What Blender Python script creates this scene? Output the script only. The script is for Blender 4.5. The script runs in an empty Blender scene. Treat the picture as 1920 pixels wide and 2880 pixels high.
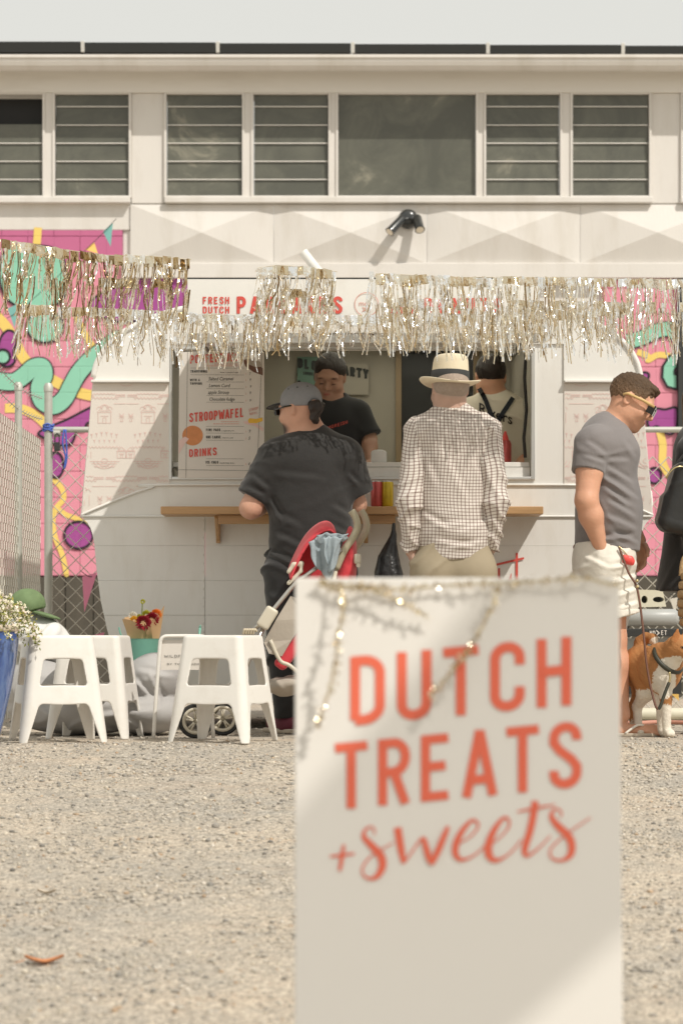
import bpy, bmesh, math, random
import numpy as np
from mathutils import Vector, Matrix
from mathutils.geometry import tessellate_polygon
RND = random.Random(11)
S = bpy.context.scene
COL = S.collection
# ---------------------------------------------------------------- camera
CAMZ, FPX = 0.44, 7200.0          # eye height above the caravan's yard, focal length in photo pixels (1920 x 2880)
cam = bpy.data.objects.new('camera', bpy.data.cameras.new('camera'))
COL.objects.link(cam)
cam.location = (0, 0, CAMZ)
cam.rotation_euler = (math.radians(90), 0, 0)
cd = cam.data
cd.sensor_fit = 'VERTICAL'; cd.sensor_height = 36.0; cd.sensor_width = 24.0
cd.lens = FPX / 2880.0 * 36.0
cd.shift_y = 360.0 / 2880.0
cd.clip_start = 0.05; cd.clip_end = 2000
cd.dof.use_dof = True; cd.dof.focus_distance = 11.4; cd.dof.aperture_fstop = 4.0
S.camera = cam
# ---------------------------------------------------------------- world, sun, exposure
TO_SUN = Vector((0.57, -0.66, 1.0)).normalized()
world = bpy.data.worlds.new('World'); S.world = world; world.use_nodes = True
wn = world.node_tree.nodes; wl = world.node_tree.links
bg = wn['Background']
sky = wn.new('ShaderNodeTexSky'); sky.sky_type = 'NISHITA'; sky.sun_disc = False
sky.sun_elevation = math.asin(TO_SUN.z)
sky.sun_rotation = math.atan2(TO_SUN.x, TO_SUN.y)
sky.air_density = 1.0; sky.dust_density = 1.5; sky.ozone_density = 1.0; sky.altitude = 0
veil = wn.new('ShaderNodeMix'); veil.data_type = 'RGBA'; veil.inputs[0].default_value = 0.86      # thin white cloud veils the whole sky
veil.inputs[7].default_value = (6.6, 6.4, 5.75, 1)
wl.new(sky.outputs[0], veil.inputs[6]); wl.new(veil.outputs[2], bg.inputs['Color'])
bg.inputs['Strength'].default_value = 0.12
sun = bpy.data.objects.new('sun', bpy.data.lights.new('sun', 'SUN')); COL.objects.link(sun)
sun.data.energy = 3.0; sun.data.angle = math.radians(0.7); sun.data.color = (1.0, 0.945, 0.86)
sun.rotation_euler = TO_SUN.to_track_quat('Z', 'Y').to_euler()
sun.location = (6, -6, 12)
vs = S.view_settings
vs.view_transform = 'Standard'; vs.look = 'None'; vs.exposure = 0.08; vs.gamma = 1.0; vs.use_curve_mapping = False

# ---------------------------------------------------------------- helpers
def W(px, py, Y):                 # a photo pixel (1920 x 2880) at a real distance Y -> metres
    return Vector(((px - 960) * Y / FPX, Y, CAMZ + (1800 - py) * Y / FPX))
def WX(px, Y): return (px - 960) * Y / FPX
def WZ(py, Y): return CAMZ + (1800 - py) * Y / FPX
def inv_z(z, Y): return 1800 - (z - CAMZ) * FPX / Y
LOC = {}
def tag(o, label=None, cat=None, group=None, kind=None):
    if label: o['label'] = label
    if cat: o['category'] = cat
    if group: o['group'] = group
    if kind: o['kind'] = kind
    return o
def thing(name, label, cat, loc, group=None):
    o = bpy.data.objects.new(name, None); COL.objects.link(o)
    o.empty_display_size = 0.1
    o.location = loc; LOC[o.name] = Vector(loc)
    return tag(o, label, cat, group)
def link_mesh(name, me, mat, parent=None, loc=None):
    o = bpy.data.objects.new(name, me); COL.objects.link(o)
    if mat is not None: me.materials.append(mat)
    if parent is not None:
        o.parent = parent; LOC[o.name] = LOC[parent.name]
    else:
        L = Vector(loc) if loc is not None else Vector((0, 0, 0))
        o.location = L; LOC[o.name] = L
    return o
def copy_tree(o, parent=None):
    c = o.copy(); COL.objects.link(c); c.parent = parent; LOC[c.name] = LOC[o.name]
    for ch in list(o.children): copy_tree(ch, c)
    return c
def catmull(pts, n=6, closed=False):
    P = [Vector(p) for p in pts]; out = []; m = len(P)
    rng = range(m) if closed else range(m - 1)
    for i in rng:
        if closed: p0, p1, p2, p3 = P[(i-1) % m], P[i], P[(i+1) % m], P[(i+2) % m]
        else: p0, p1, p2, p3 = P[max(i-1, 0)], P[i], P[i+1], P[min(i+2, m-1)]
        for k in range(n):
            t = k / n
            out.append(0.5 * ((2*p1) + (p2-p0)*t + (2*p0-5*p1+4*p2-p3)*t*t + (3*p1-p0-3*p2+p3)*t*t*t))
    if not closed: out.append(P[-1])
    return out
class MB:
    def __init__(s): s.v = []; s.f = []
    def add(s, vs, fs):
        b = len(s.v); s.v += [tuple(v) for v in vs]; s.f += [tuple(i + b for i in f) for f in fs]; return s
    def box(s, c, size, rot=None):
        x, y, z = size[0]/2, size[1]/2, size[2]/2
        vs = [Vector(p) for p in ((-x,-y,-z),(x,-y,-z),(x,y,-z),(-x,y,-z),(-x,-y,z),(x,-y,z),(x,y,z),(-x,y,z))]
        if rot is not None: vs = [rot @ v for v in vs]
        c = Vector(c)
        return s.add([v + c for v in vs], ((3,2,1,0),(4,5,6,7),(0,1,5,4),(1,2,6,5),(2,3,7,6),(3,0,4,7)))
    def box2(s, a, b):
        a, b = Vector(a), Vector(b)
        return s.box((a + b) / 2, [abs(q) for q in (b - a)])
    def pbox(s, x0, y0, x1, y1, Ya, Yb):   # a box measured on the face at Ya, running back to Yb
        a = W(x0, y0, Ya); b = W(x1, y1, Ya)
        return s.box2((a.x, Ya, b.z), (b.x, Yb, a.z))
    def tube(s, pts, r, n=8, closed=False, cap=True):
        P = [Vector(p) for p in pts]; m = len(P)
        rr = r if isinstance(r, (list, tuple)) else [r] * m
        vs = []; prev = None
        for i in range(m):
            if closed: t = P[(i+1) % m] - P[i-1]
            else: t = P[min(i+1, m-1)] - P[max(i-1, 0)]
            if t.length < 1e-9: t = Vector((0, 0, 1))
            t.normalize()
            if prev is None:
                up = Vector((0, 0, 1)) if abs(t.z) < 0.9 else Vector((0, 1, 0))
                u = t.cross(up).normalized()
            else:
                u = prev - t * prev.dot(t)
                if u.length < 1e-6: u = t.orthogonal()
                u.normalize()
            prev = u; w = t.cross(u)
            for k in range(n):
                a = 2*math.pi*k/n
                vs.append(P[i] + (u*math.cos(a) + w*math.sin(a)) * rr[i])
        fs = []
        for i in range(m if closed else m - 1):
            j = (i + 1) % m
            for k in range(n):
                l = (k + 1) % n
                fs.append((i*n+k, i*n+l, j*n+l, j*n+k))
        if cap and not closed:
            fs.append(tuple(range(n))[::-1]); fs.append(tuple(range((m-1)*n, m*n)))
        return s.add(vs, fs)
    def lathe(s, prof, c, n=24, sx=1.0, sy=1.0, rot=None, caps=True):
        c = Vector(c); vs = []; m = len(prof)
        for r, z in prof:
            for k in range(n):
                a = 2*math.pi*k/n
                v = Vector((r*math.cos(a)*sx, r*math.sin(a)*sy, z))
                vs.append((rot @ v if rot is not None else v) + c)
        fs = [(i*n+k, i*n+(k+1) % n, (i+1)*n+(k+1) % n, (i+1)*n+k) for i in range(m-1) for k in range(n)]
        if caps: fs += [tuple(range(n))[::-1], tuple(range((m-1)*n, m*n))]
        return s.add(vs, fs)
    def plate(s, loops, fmap, thick):
        """outer loop + holes in 2D; fmap(x, y, d) -> point, d from 0 (front) to thick (back)"""
        L = [[Vector((p[0], p[1], 0)) for p in l] for l in loops]
        tris = tessellate_polygon(L)
        flat = [p for l in L for p in l]; n = len(flat)
        vs = [fmap(p.x, p.y, 0) for p in flat] + [fmap(p.x, p.y, thick) for p in flat]
        fs = []
        for t in tris:
            fs.append(tuple(t)); fs.append(tuple(i + n for i in reversed(t)))
        b = 0
        for l in L:
            k = len(l)
            for i in range(k):
                j = (i + 1) % k
                fs.append((b+i, b+j, b+j+n, b+i+n))
            b += k
        return s.add(vs, fs)
    def fill(s, loop, fmap):
        L = [Vector((p[0], p[1], 0)) for p in loop]
        tris = tessellate_polygon([L])
        return s.add([fmap(p.x, p.y) for p in L], [tuple(t) for t in tris])
    def ribbon(s, pts, w, fmap, closed=False, lift=0.0, ramp=7e-5):
        """flat stroke of width w (number or list) along 2D pts"""
        P = [Vector((p[0], p[1])) for p in pts]; m = len(P)
        ww = w if isinstance(w, (list, tuple)) else [w] * m
        vs = []
        for i in range(m):
            a = P[i-1] if (closed or i > 0) else None
            b = P[(i+1) % m] if (closed or i < m-1) else None
            d1 = (P[i]-a).normalized() if a is not None and (P[i]-a).length > 1e-9 else None
            d2 = (b-P[i]).normalized() if b is not None and (b-P[i]).length > 1e-9 else None
            if d1 is None: d1 = d2
            if d2 is None: d2 = d1
            if d1 is None: d1 = d2 = Vector((1, 0))
            n1 = Vector((-d1.y, d1.x)); n2 = Vector((-d2.y, d2.x))
            nn = n1 + n2
            if nn.length < 1e-6: nn = n1
            nn.normalize(); k = max(0.45, nn.dot(n1))
            o = nn * (ww[i] / 2 / k)
            zl = Vector((0, -lift - ramp*i, 0))          # a stroke never lies in one plane with the stroke it crosses
            vs.append(Vector(fmap(*(P[i] + o))) + zl); vs.append(Vector(fmap(*(P[i] - o))) + zl)
        fs = []
        for i in range(m if closed else m - 1):
            j = (i + 1) % m
            fs.append((2*i, 2*i+1, 2*j+1, 2*j))
        return s.add(vs, fs)
    def build(s, name, mat, parent=None, loc=None, smooth=False, bevel=0, bseg=2, fix=True):
        L = LOC[parent.name] if parent is not None else (Vector(loc) if loc is not None else Vector((0, 0, 0)))
        me = bpy.data.meshes.new(name)
        me.from_pydata([(v[0]-L.x, v[1]-L.y, v[2]-L.z) for v in s.v], [], s.f)
        if fix or bevel:
            bm = bmesh.new(); bm.from_mesh(me)
            if fix: bmesh.ops.recalc_face_normals(bm, faces=bm.faces)
            if bevel:
                es = [e for e in bm.edges if len(e.link_faces) == 2 and e.calc_face_angle(0) > 0.6]
                bmesh.ops.bevel(bm, geom=es, offset=bevel, segments=bseg, affect='EDGES', profile=0.5)
            bm.to_mesh(me); bm.free()
        if smooth:
            me.polygons.foreach_set('use_smooth', [True] * len(me.polygons))
            if hasattr(me, 'set_sharp_from_angle') and smooth != 'all': me.set_sharp_from_angle(angle=0.7)
        me.update()
        return link_mesh(name, me, mat, parent, loc)
def rotz(a): return Matrix.Rotation(a, 3, 'Z')
def rotx(a): return Matrix.Rotation(a, 3, 'X')
def roty(a): return Matrix.Rotation(a, 3, 'Y')

# ---------------------------------------------------------------- materials
def base_mat(name):
    m = bpy.data.materials.new(name); m.use_nodes = True
    nt = m.node_tree; b = nt.nodes['Principled BSDF']
    return m, nt, b
def setv(b, key, v):
    if key in b.inputs: b.inputs[key].default_value = v
def pm(name, col, rough=0.6, metal=0.0, var=0.06, scale=6.0, bump=0.0, bscale=80.0, dirt=None, dscale=3.0, damt=0.5, sheen=0.0, coat=0.0, spec=0.5, stretch=(1,1,1), trans=0.0):
    m, nt, b = base_mat(name); N = nt.nodes; K = nt.links
    tc = N.new('ShaderNodeTexCoord'); mp = N.new('ShaderNodeMapping'); mp.inputs['Scale'].default_value = stretch
    K.new(tc.outputs['Object'], mp.inputs['Vector'])
    nz = N.new('ShaderNodeTexNoise'); nz.inputs['Scale'].default_value = scale; nz.inputs['Detail'].default_value = 6
    K.new(mp.outputs[0], nz.inputs['Vector'])
    mx = N.new('ShaderNodeMix'); mx.data_type = 'RGBA'
    c = Vector(col[:3])
    mx.inputs[6].default_value = (*(c * (1 - var)), 1); mx.inputs[7].default_value = (*[min(1, q * (1 + var)) for q in c], 1)
    K.new(nz.outputs['Fac'], mx.inputs[0]); out = mx.outputs[2]
    if dirt:
        n2 = N.new('ShaderNodeTexNoise'); n2.inputs['Scale'].default_value = dscale; n2.inputs['Detail'].default_value = 9; n2.inputs['Roughness'].default_value = 0.65
        K.new(mp.outputs[0], n2.inputs['Vector'])
        rp = N.new('ShaderNodeValToRGB'); rp.color_ramp.elements[0].position = 0.50; rp.color_ramp.elements[1].position = 0.75
        rp.color_ramp.elements[0].color = (0,0,0,1); rp.color_ramp.elements[1].color = (damt,)*3 + (1,)
        K.new(n2.outputs['Fac'], rp.inputs[0])
        m2 = N.new('ShaderNodeMix'); m2.data_type = 'RGBA'; m2.inputs[7].default_value = (*dirt, 1)
        K.new(rp.outputs[0], m2.inputs[0]); K.new(out, m2.inputs[6]); out = m2.outputs[2]
    K.new(out, b.inputs['Base Color'])
    setv(b, 'Roughness', rough); setv(b, 'Metallic', metal); setv(b, 'Specular IOR Level', spec)
    setv(b, 'Sheen Weight', sheen); setv(b, 'Coat Weight', coat); setv(b, 'Transmission Weight', trans)
    if bump:
        n3 = N.new('ShaderNodeTexNoise'); n3.inputs['Scale'].default_value = bscale; n3.inputs['Detail'].default_value = 4
        K.new(mp.outputs[0], n3.inputs['Vector'])
        bp = N.new('ShaderNodeBump'); bp.inputs['Strength'].default_value = bump; bp.inputs['Distance'].default_value = 0.01
        K.new(n3.outputs['Fac'], bp.inputs['Height']); K.new(bp.outputs[0], b.inputs['Normal'])
    return m
M = {}
M['paint_white'] = pm('weathered_white_paint', (0.72, 0.69, 0.65), 0.55, var=0.05, scale=2.0, bump=0.10, bscale=25, dirt=(0.50, 0.45, 0.37), dscale=1.8, damt=0.42, stretch=(2.2, 1, .55))
M['lintel'] = pm('painted_lintel', (0.80, 0.775, 0.73), 0.6, var=0.05, scale=1.5, dirt=(0.45, 0.40, 0.32), damt=0.25, stretch=(0.3,1,2))
M['van_white'] = pm('caravan_white_paint', (0.79, 0.775, 0.735), 0.35, var=0.03, scale=3, bump=0.09, bscale=7, dirt=(0.58, 0.53, 0.44), dscale=2.4, damt=0.40, spec=0.4, stretch=(2.4, 2.4, .7))
M['print_ground'] = pm('printed_panel_vinyl', (0.75, 0.695, 0.635), 0.5, var=0.03, scale=4)
M['print_line'] = pm('printed_pink_line', (0.76, 0.55, 0.51), 0.55, var=0.1, scale=30)
M['red_letter'] = pm('red_letter_vinyl', (0.66, 0.09, 0.068), 0.45, var=0.05)
M['red_sign'] = pm('red_sign_paint', (0.72, 0.135, 0.072), 0.5, var=0.04, scale=12)
M['black_print'] = pm('black_print', (0.03, 0.035, 0.032), 0.6)
M['grey_print'] = pm('grey_print', (0.25, 0.24, 0.22), 0.6)
M['pink_print'] = pm('pink_print', (0.68, 0.34, 0.28), 0.6)
M['paper'] = pm('paper_white', (0.70, 0.655, 0.60), 0.55, var=0.03)
M['teal_paper'] = pm('teal_paper', (0.14, 0.24, 0.185), 0.6, var=0.1, scale=14)
M['solar'] = pm('solar_panel_black', (0.016, 0.018, 0.018), 0.4, coat=0.2)
M['clip'] = pm('aluminium_clamp', (0.75, 0.74, 0.70), 0.35, metal=0.6)
M['roof_iron'] = pm('rusty_roof_iron', (0.22, 0.15, 0.10), 0.8, var=0.3, scale=20)
M['dark_metal'] = pm('dark_painted_metal', (0.035, 0.037, 0.036), 0.45, var=0.1)
M['black_lamp'] = pm('black_lamp_enamel', (0.03, 0.033, 0.033), 0.25, coat=0.5)
M['lamp_glass'] = pm('lamp_lens', (0.80, 0.72, 0.58), 0.2, coat=0.6)
M['galv'] = pm('galvanised_steel', (0.52, 0.52, 0.47), 0.55, metal=0.45, var=0.12, scale=25)
M['wire'] = pm('galvanised_wire', (0.58, 0.55, 0.48), 0.6, metal=0.25, var=0.12, scale=30)
M['dark_timber'] = pm('dark_weathered_boards', (0.085, 0.075, 0.058), 0.85, var=0.35, scale=3, bump=0.4, bscale=14, stretch=(4,4,0.6))
M['wood'] = pm('varnished_pine', (0.50, 0.30, 0.14), 0.45, var=0.25, scale=9, bump=0.12, bscale=30, stretch=(0.5, 5, 9), dirt=(0.28,0.15,0.07), damt=0.5, dscale=6)
M['stool'] = pm('white_moulded_plastic', (0.775, 0.75, 0.70), 0.38, var=0.025, scale=4, dirt=(0.56,0.50,0.41), dscale=9, damt=0.30, bump=.04, bscale=40)
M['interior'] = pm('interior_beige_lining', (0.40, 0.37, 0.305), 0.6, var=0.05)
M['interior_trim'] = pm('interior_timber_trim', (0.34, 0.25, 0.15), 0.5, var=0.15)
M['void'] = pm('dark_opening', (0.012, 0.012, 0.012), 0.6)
M['alu'] = pm('aluminium_trim', (0.62, 0.62, 0.60), 0.35, metal=0.7)
M['rubber'] = pm('black_rubber', (0.025, 0.025, 0.024), 0.7, var=0.2, scale=40)
M['cream_plastic'] = pm('cream_plastic', (0.60, 0.55, 0.44), 0.4)
M['handle_foam'] = pm('khaki_foam', (0.42, 0.38, 0.27), 0.7, var=0.08)
M['chrome'] = pm('satin_tube', (0.6, 0.58, 0.54), 0.28, metal=0.9)
M['red_cloth'] = pm('red_canopy_cloth', (0.62, 0.045, 0.06), 0.7, bump=0.25, bscale=35, sheen=0.2, var=0.1)
M['grey_cloth'] = pm('taupe_cloth', (0.42, 0.37, 0.31), 0.8, bump=0.3, bscale=28, var=0.1)
M['denim'] = pm('pale_denim', (0.33, 0.39, 0.425), 0.85, bump=0.3, bscale=40, var=0.18, scale=14)
M['beanbag'] = pm('grey_canvas', (0.43, 0.42, 0.41), 0.85, bump=0.18, bscale=14, var=0.06)
M['white_cloth'] = pm('white_towel_cloth', (0.75, 0.745, 0.72), 0.85, bump=0.3, bscale=30)
M['mint'] = pm('mint_enamel', (0.20, 0.46, 0.36), 0.4, var=0.04)
M['kraft'] = pm('kraft_paper', (0.56, 0.36, 0.19), 0.8, var=0.08, bump=0.25, bscale=12)
M['leaf_green'] = pm('leaf_green', (0.16, 0.20, 0.04), 0.6, var=0.4, scale=40)
M['lime'] = pm('lime_bloom', (0.52, 0.50, 0.05), 0.6, var=0.2, scale=30)
M['petal_red'] = pm('dark_red_petal', (0.30, 0.012, 0.025), 0.5, var=0.3, scale=60)
M['petal_orange'] = pm('orange_petal', (0.80, 0.22, 0.03), 0.5, var=0.2, scale=60)
M['petal_yellow'] = pm('yellow_petal', (0.80, 0.48, 0.05), 0.5, var=0.2, scale=60)
M['petal_white'] = pm('white_petal', (0.78, 0.74, 0.64), 0.6)
M['green_cap'] = pm('green_cap_cloth', (0.15, 0.22, 0.10), 0.8, var=0.3, scale=30)
M['glaze'] = pm('blue_glaze', (0.035, 0.08, 0.26), 0.12, var=0.6, scale=5, coat=0.8, dirt=(0.20, 0.30, 0.48), dscale=4, damt=0.8, stretch=(3,3,0.7), bump=0.15, bscale=20)
M['tan_rim'] = pm('bare_clay_rim', (0.55, 0.47, 0.36), 0.7)
M['tshirt_black'] = pm('faded_black_jersey', (0.021, 0.020, 0.019), 0.85, bump=0.35, bscale=22, sheen=0.25, var=0.12)
M['tshirt_navy'] = pm('black_jersey', (0.020, 0.021, 0.023), 0.85, sheen=0.15)
M['tshirt_grey'] = pm('slate_jersey', (0.205, 0.188, 0.186), 0.85, bump=0.3, bscale=24, sheen=0.2, var=0.06)
M['tshirt_cream'] = pm('cream_jersey', (0.76, 0.70, 0.58), 0.85, bump=0.2, bscale=20)
M['trousers_black'] = pm('black_trousers', (0.022, 0.022, 0.022), 0.8, bump=0.3, bscale=18, sheen=0.2)
M['khaki'] = pm('khaki_chino', (0.33, 0.275, 0.19), 0.85, bump=0.25, bscale=16)
M['shorts'] = pm('cream_denim', (0.74, 0.70, 0.62), 0.85, bump=0.45, bscale=26)
M['navy'] = pm('navy_strap', (0.02, 0.025, 0.035), 0.8)
M['hair_dark'] = pm('dark_brown_hair', (0.022, 0.014, 0.010), 0.5, var=0.5, scale=60, bump=0.5, bscale=90, stretch=(1,1,0.3))
M['hair_brown'] = pm('brown_hair', (0.115, 0.068, 0.036), 0.6, var=0.5, scale=60, bump=0.8, bscale=110, stretch=(1,1,0.5))
M['hair_grey'] = pm('short_grey_hair', (0.34, 0.27, 0.22), 0.7, var=0.25, scale=70, bump=0.5, bscale=120)
M['felt'] = pm('cream_straw_hat', (0.74, 0.65, 0.48), 0.75, var=0.05, bump=0.2, bscale=180)
M['hatband'] = pm('charcoal_hat_band', (0.035, 0.036, 0.035), 0.8)
M['cap_grey'] = pm('grey_wool_cap', (0.25, 0.255, 0.27), 0.85, var=0.1, scale=60, bump=0.2, bscale=200)
M['sunglass'] = pm('black_lens', (0.008, 0.008, 0.008), 0.15, coat=0.2)
M['bamboo'] = pm('bamboo_temple', (0.62, 0.42, 0.18), 0.5)
M['leather'] = pm('brown_leather', (0.15, 0.065, 0.04), 0.5, var=0.2, scale=30)
M['black_leather'] = pm('black_leather', (0.02, 0.02, 0.019), 0.42, var=0.3, scale=18, bump=0.3, bscale=25)
M['collar'] = pm('dark_collar_leather', (0.035, 0.035, 0.022), 0.5)
M['brass'] = pm('brass_hardware', (0.6, 0.5, 0.28), 0.3, metal=0.9)
M['red_plastic'] = pm('red_plastic_bag', (0.78, 0.08, 0.07), 0.4, bump=0.3, bscale=40)
M['straw'] = pm('woven_straw', (0.40, 0.27, 0.14), 0.85, var=0.3, scale=50, bump=0.7, bscale=60)
M['raffia'] = pm('cream_cord', (0.62, 0.54, 0.40), 0.8, var=0.15, scale=60)
M['blue_rope'] = pm('blue_rope', (0.08, 0.14, 0.50), 0.8, var=0.4, scale=80)
M['bag_black'] = pm('black_plastic_bag', (0.02, 0.02, 0.02), 0.3, bump=1.0, bscale=22, coat=0.3)
M['can_red'] = pm('red_drink_can', (0.55, 0.10, 0.09), 0.3, metal=0.3, var=0.5, scale=26)
M['can_yellow'] = pm('yellow_drink_can', (0.62, 0.45, 0.03), 0.3, metal=0.3, var=0.5, scale=26)
M['shoe_maroon'] = pm('maroon_canvas', (0.16, 0.03, 0.05), 0.8)
M['sole'] = pm('pale_sole', (0.58, 0.50, 0.40), 0.7)
M['tank'] = pm('grey_tank_paint', (0.40, 0.41, 0.40), 0.4, var=0.06)
M['cream_metal'] = pm('cream_enamel', (0.66, 0.63, 0.50), 0.5, dirt=(0.4,0.33,0.2), damt=0.4)
M['brick_red'] = pm('terracotta_board', (0.42, 0.13, 0.05), 0.7)
M['dry_leaf'] = pm('dry_leaf', (0.62, 0.25, 0.10), 0.7, var=0.2, scale=40)
M['sign_board'] = pm('sign_white_panel', (0.715, 0.69, 0.65), 0.4, var=0.015, scale=1.5, spec=0.35)
M['cord'] = pm('dark_cord', (0.05, 0.05, 0.045), 0.7)
M['hose'] = pm('pink_hose', (0.55, 0.27, 0.20), 0.6)
M['flag_teal'] = pm('teal_bunting', (0.22, 0.50, 0.47), 0.8)
M['flag_yellow'] = pm('yellow_bunting', (0.85, 0.55, 0.16), 0.8)
M['flag_pink'] = pm('pink_bunting', (0.80, 0.27, 0.42), 0.8)
M['flag_white'] = pm('white_bunting', (0.8, 0.76, 0.68), 0.8)
def tinsel_mat():
    m, nt, b = base_mat('gold_silver_foil'); N = nt.nodes; K = nt.links
    at = N.new('ShaderNodeAttribute'); at.attribute_name = 'tone'
    rp = N.new('ShaderNodeValToRGB'); e = rp.color_ramp.elements
    e[0].position = 0.0; e[0].color = (0.26, 0.17, 0.08, 1); e[1].position = 1.0; e[1].color = (0.96, 0.96, 0.95, 1)
    x = e.new(0.28); x.color = (0.60, 0.47, 0.28, 1)
    x = e.new(0.62); x.color = (0.88, 0.80, 0.64, 1)
    K.new(at.outputs['Fac'], rp.inputs[0]); K.new(rp.outputs[0], b.inputs['Base Color'])
    setv(b, 'Metallic', 1.0); setv(b, 'Roughness', 0.16)
    nz = N.new('ShaderNodeTexNoise'); nz.inputs['Scale'].default_value = 55
    tc = N.new('ShaderNodeTexCoord'); K.new(tc.outputs['Object'], nz.inputs['Vector'])
    bp = N.new('ShaderNodeBump'); bp.inputs['Strength'].default_value = 0.5; bp.inputs['Distance'].default_value = 0.01
    K.new(nz.outputs['Fac'], bp.inputs['Height']); K.new(bp.outputs[0], b.inputs['Normal'])
    return m
M['tinsel'] = tinsel_mat()
def attr_mat(name, rough=0.55, bump=0.0, bscale=60, sss=0.0, var=0.1, nscale=20, spec=0.4):
    m, nt, b = base_mat(name); N = nt.nodes; K = nt.links
    at = N.new('ShaderNodeAttribute'); at.attribute_name = 'Col'
    tc = N.new('ShaderNodeTexCoord')
    nz = N.new('ShaderNodeTexNoise'); nz.inputs['Scale'].default_value = nscale; nz.inputs['Detail'].default_value = 5
    K.new(tc.outputs['Object'], nz.inputs['Vector'])
    mr = N.new('ShaderNodeMapRange'); mr.inputs[3].default_value = 1 - var; mr.inputs[4].default_value = 1 + var
    K.new(nz.outputs['Fac'], mr.inputs[0])
    mx = N.new('ShaderNodeMix'); mx.data_type = 'RGBA'; mx.blend_type = 'MULTIPLY'; mx.inputs[0].default_value = 1
    K.new(at.outputs['Color'], mx.inputs[6]); K.new(mr.outputs[0], mx.inputs[7]); K.new(mx.outputs[2], b.inputs['Base Color'])
    setv(b, 'Roughness', rough); setv(b, 'Specular IOR Level', spec)
    if sss:
        setv(b, 'Subsurface Weight', sss); setv(b, 'Subsurface Radius', (0.012, 0.005, 0.003))
        setv(b, 'Subsurface Scale', 1.0)
    if bump:
        n3 = N.new('ShaderNodeTexNoise'); n3.inputs['Scale'].default_value = bscale
        K.new(tc.outputs['Object'], n3.inputs['Vector'])
        bp = N.new('ShaderNodeBump'); bp.inputs['Strength'].default_value = bump; bp.inputs['Distance'].default_value = 0.005
        K.new(n3.outputs['Fac'], bp.inputs['Height']); K.new(bp.outputs[0], b.inputs['Normal'])
    return m
M['skin'] = attr_mat('skin', 0.5, 0.25, 90, 0.12, 0.13, 26)
M['hair_fade'] = attr_mat('cropped_hair', 0.65, 1.0, 130, 0, 0.45, 90, 0.3)
M['fur'] = attr_mat('short_dog_fur', 0.7, 0.5, 160, 0, 0.14, 25, 0.2)
M['petals'] = attr_mat('flower_petals', 0.6, 0, 1, 0, 0.1, 60)
M['glossy_spots'] = attr_mat('mixed_pebbles', 0.85, 0.4, 90, 0, 0.15, 70, 0.3)
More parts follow.
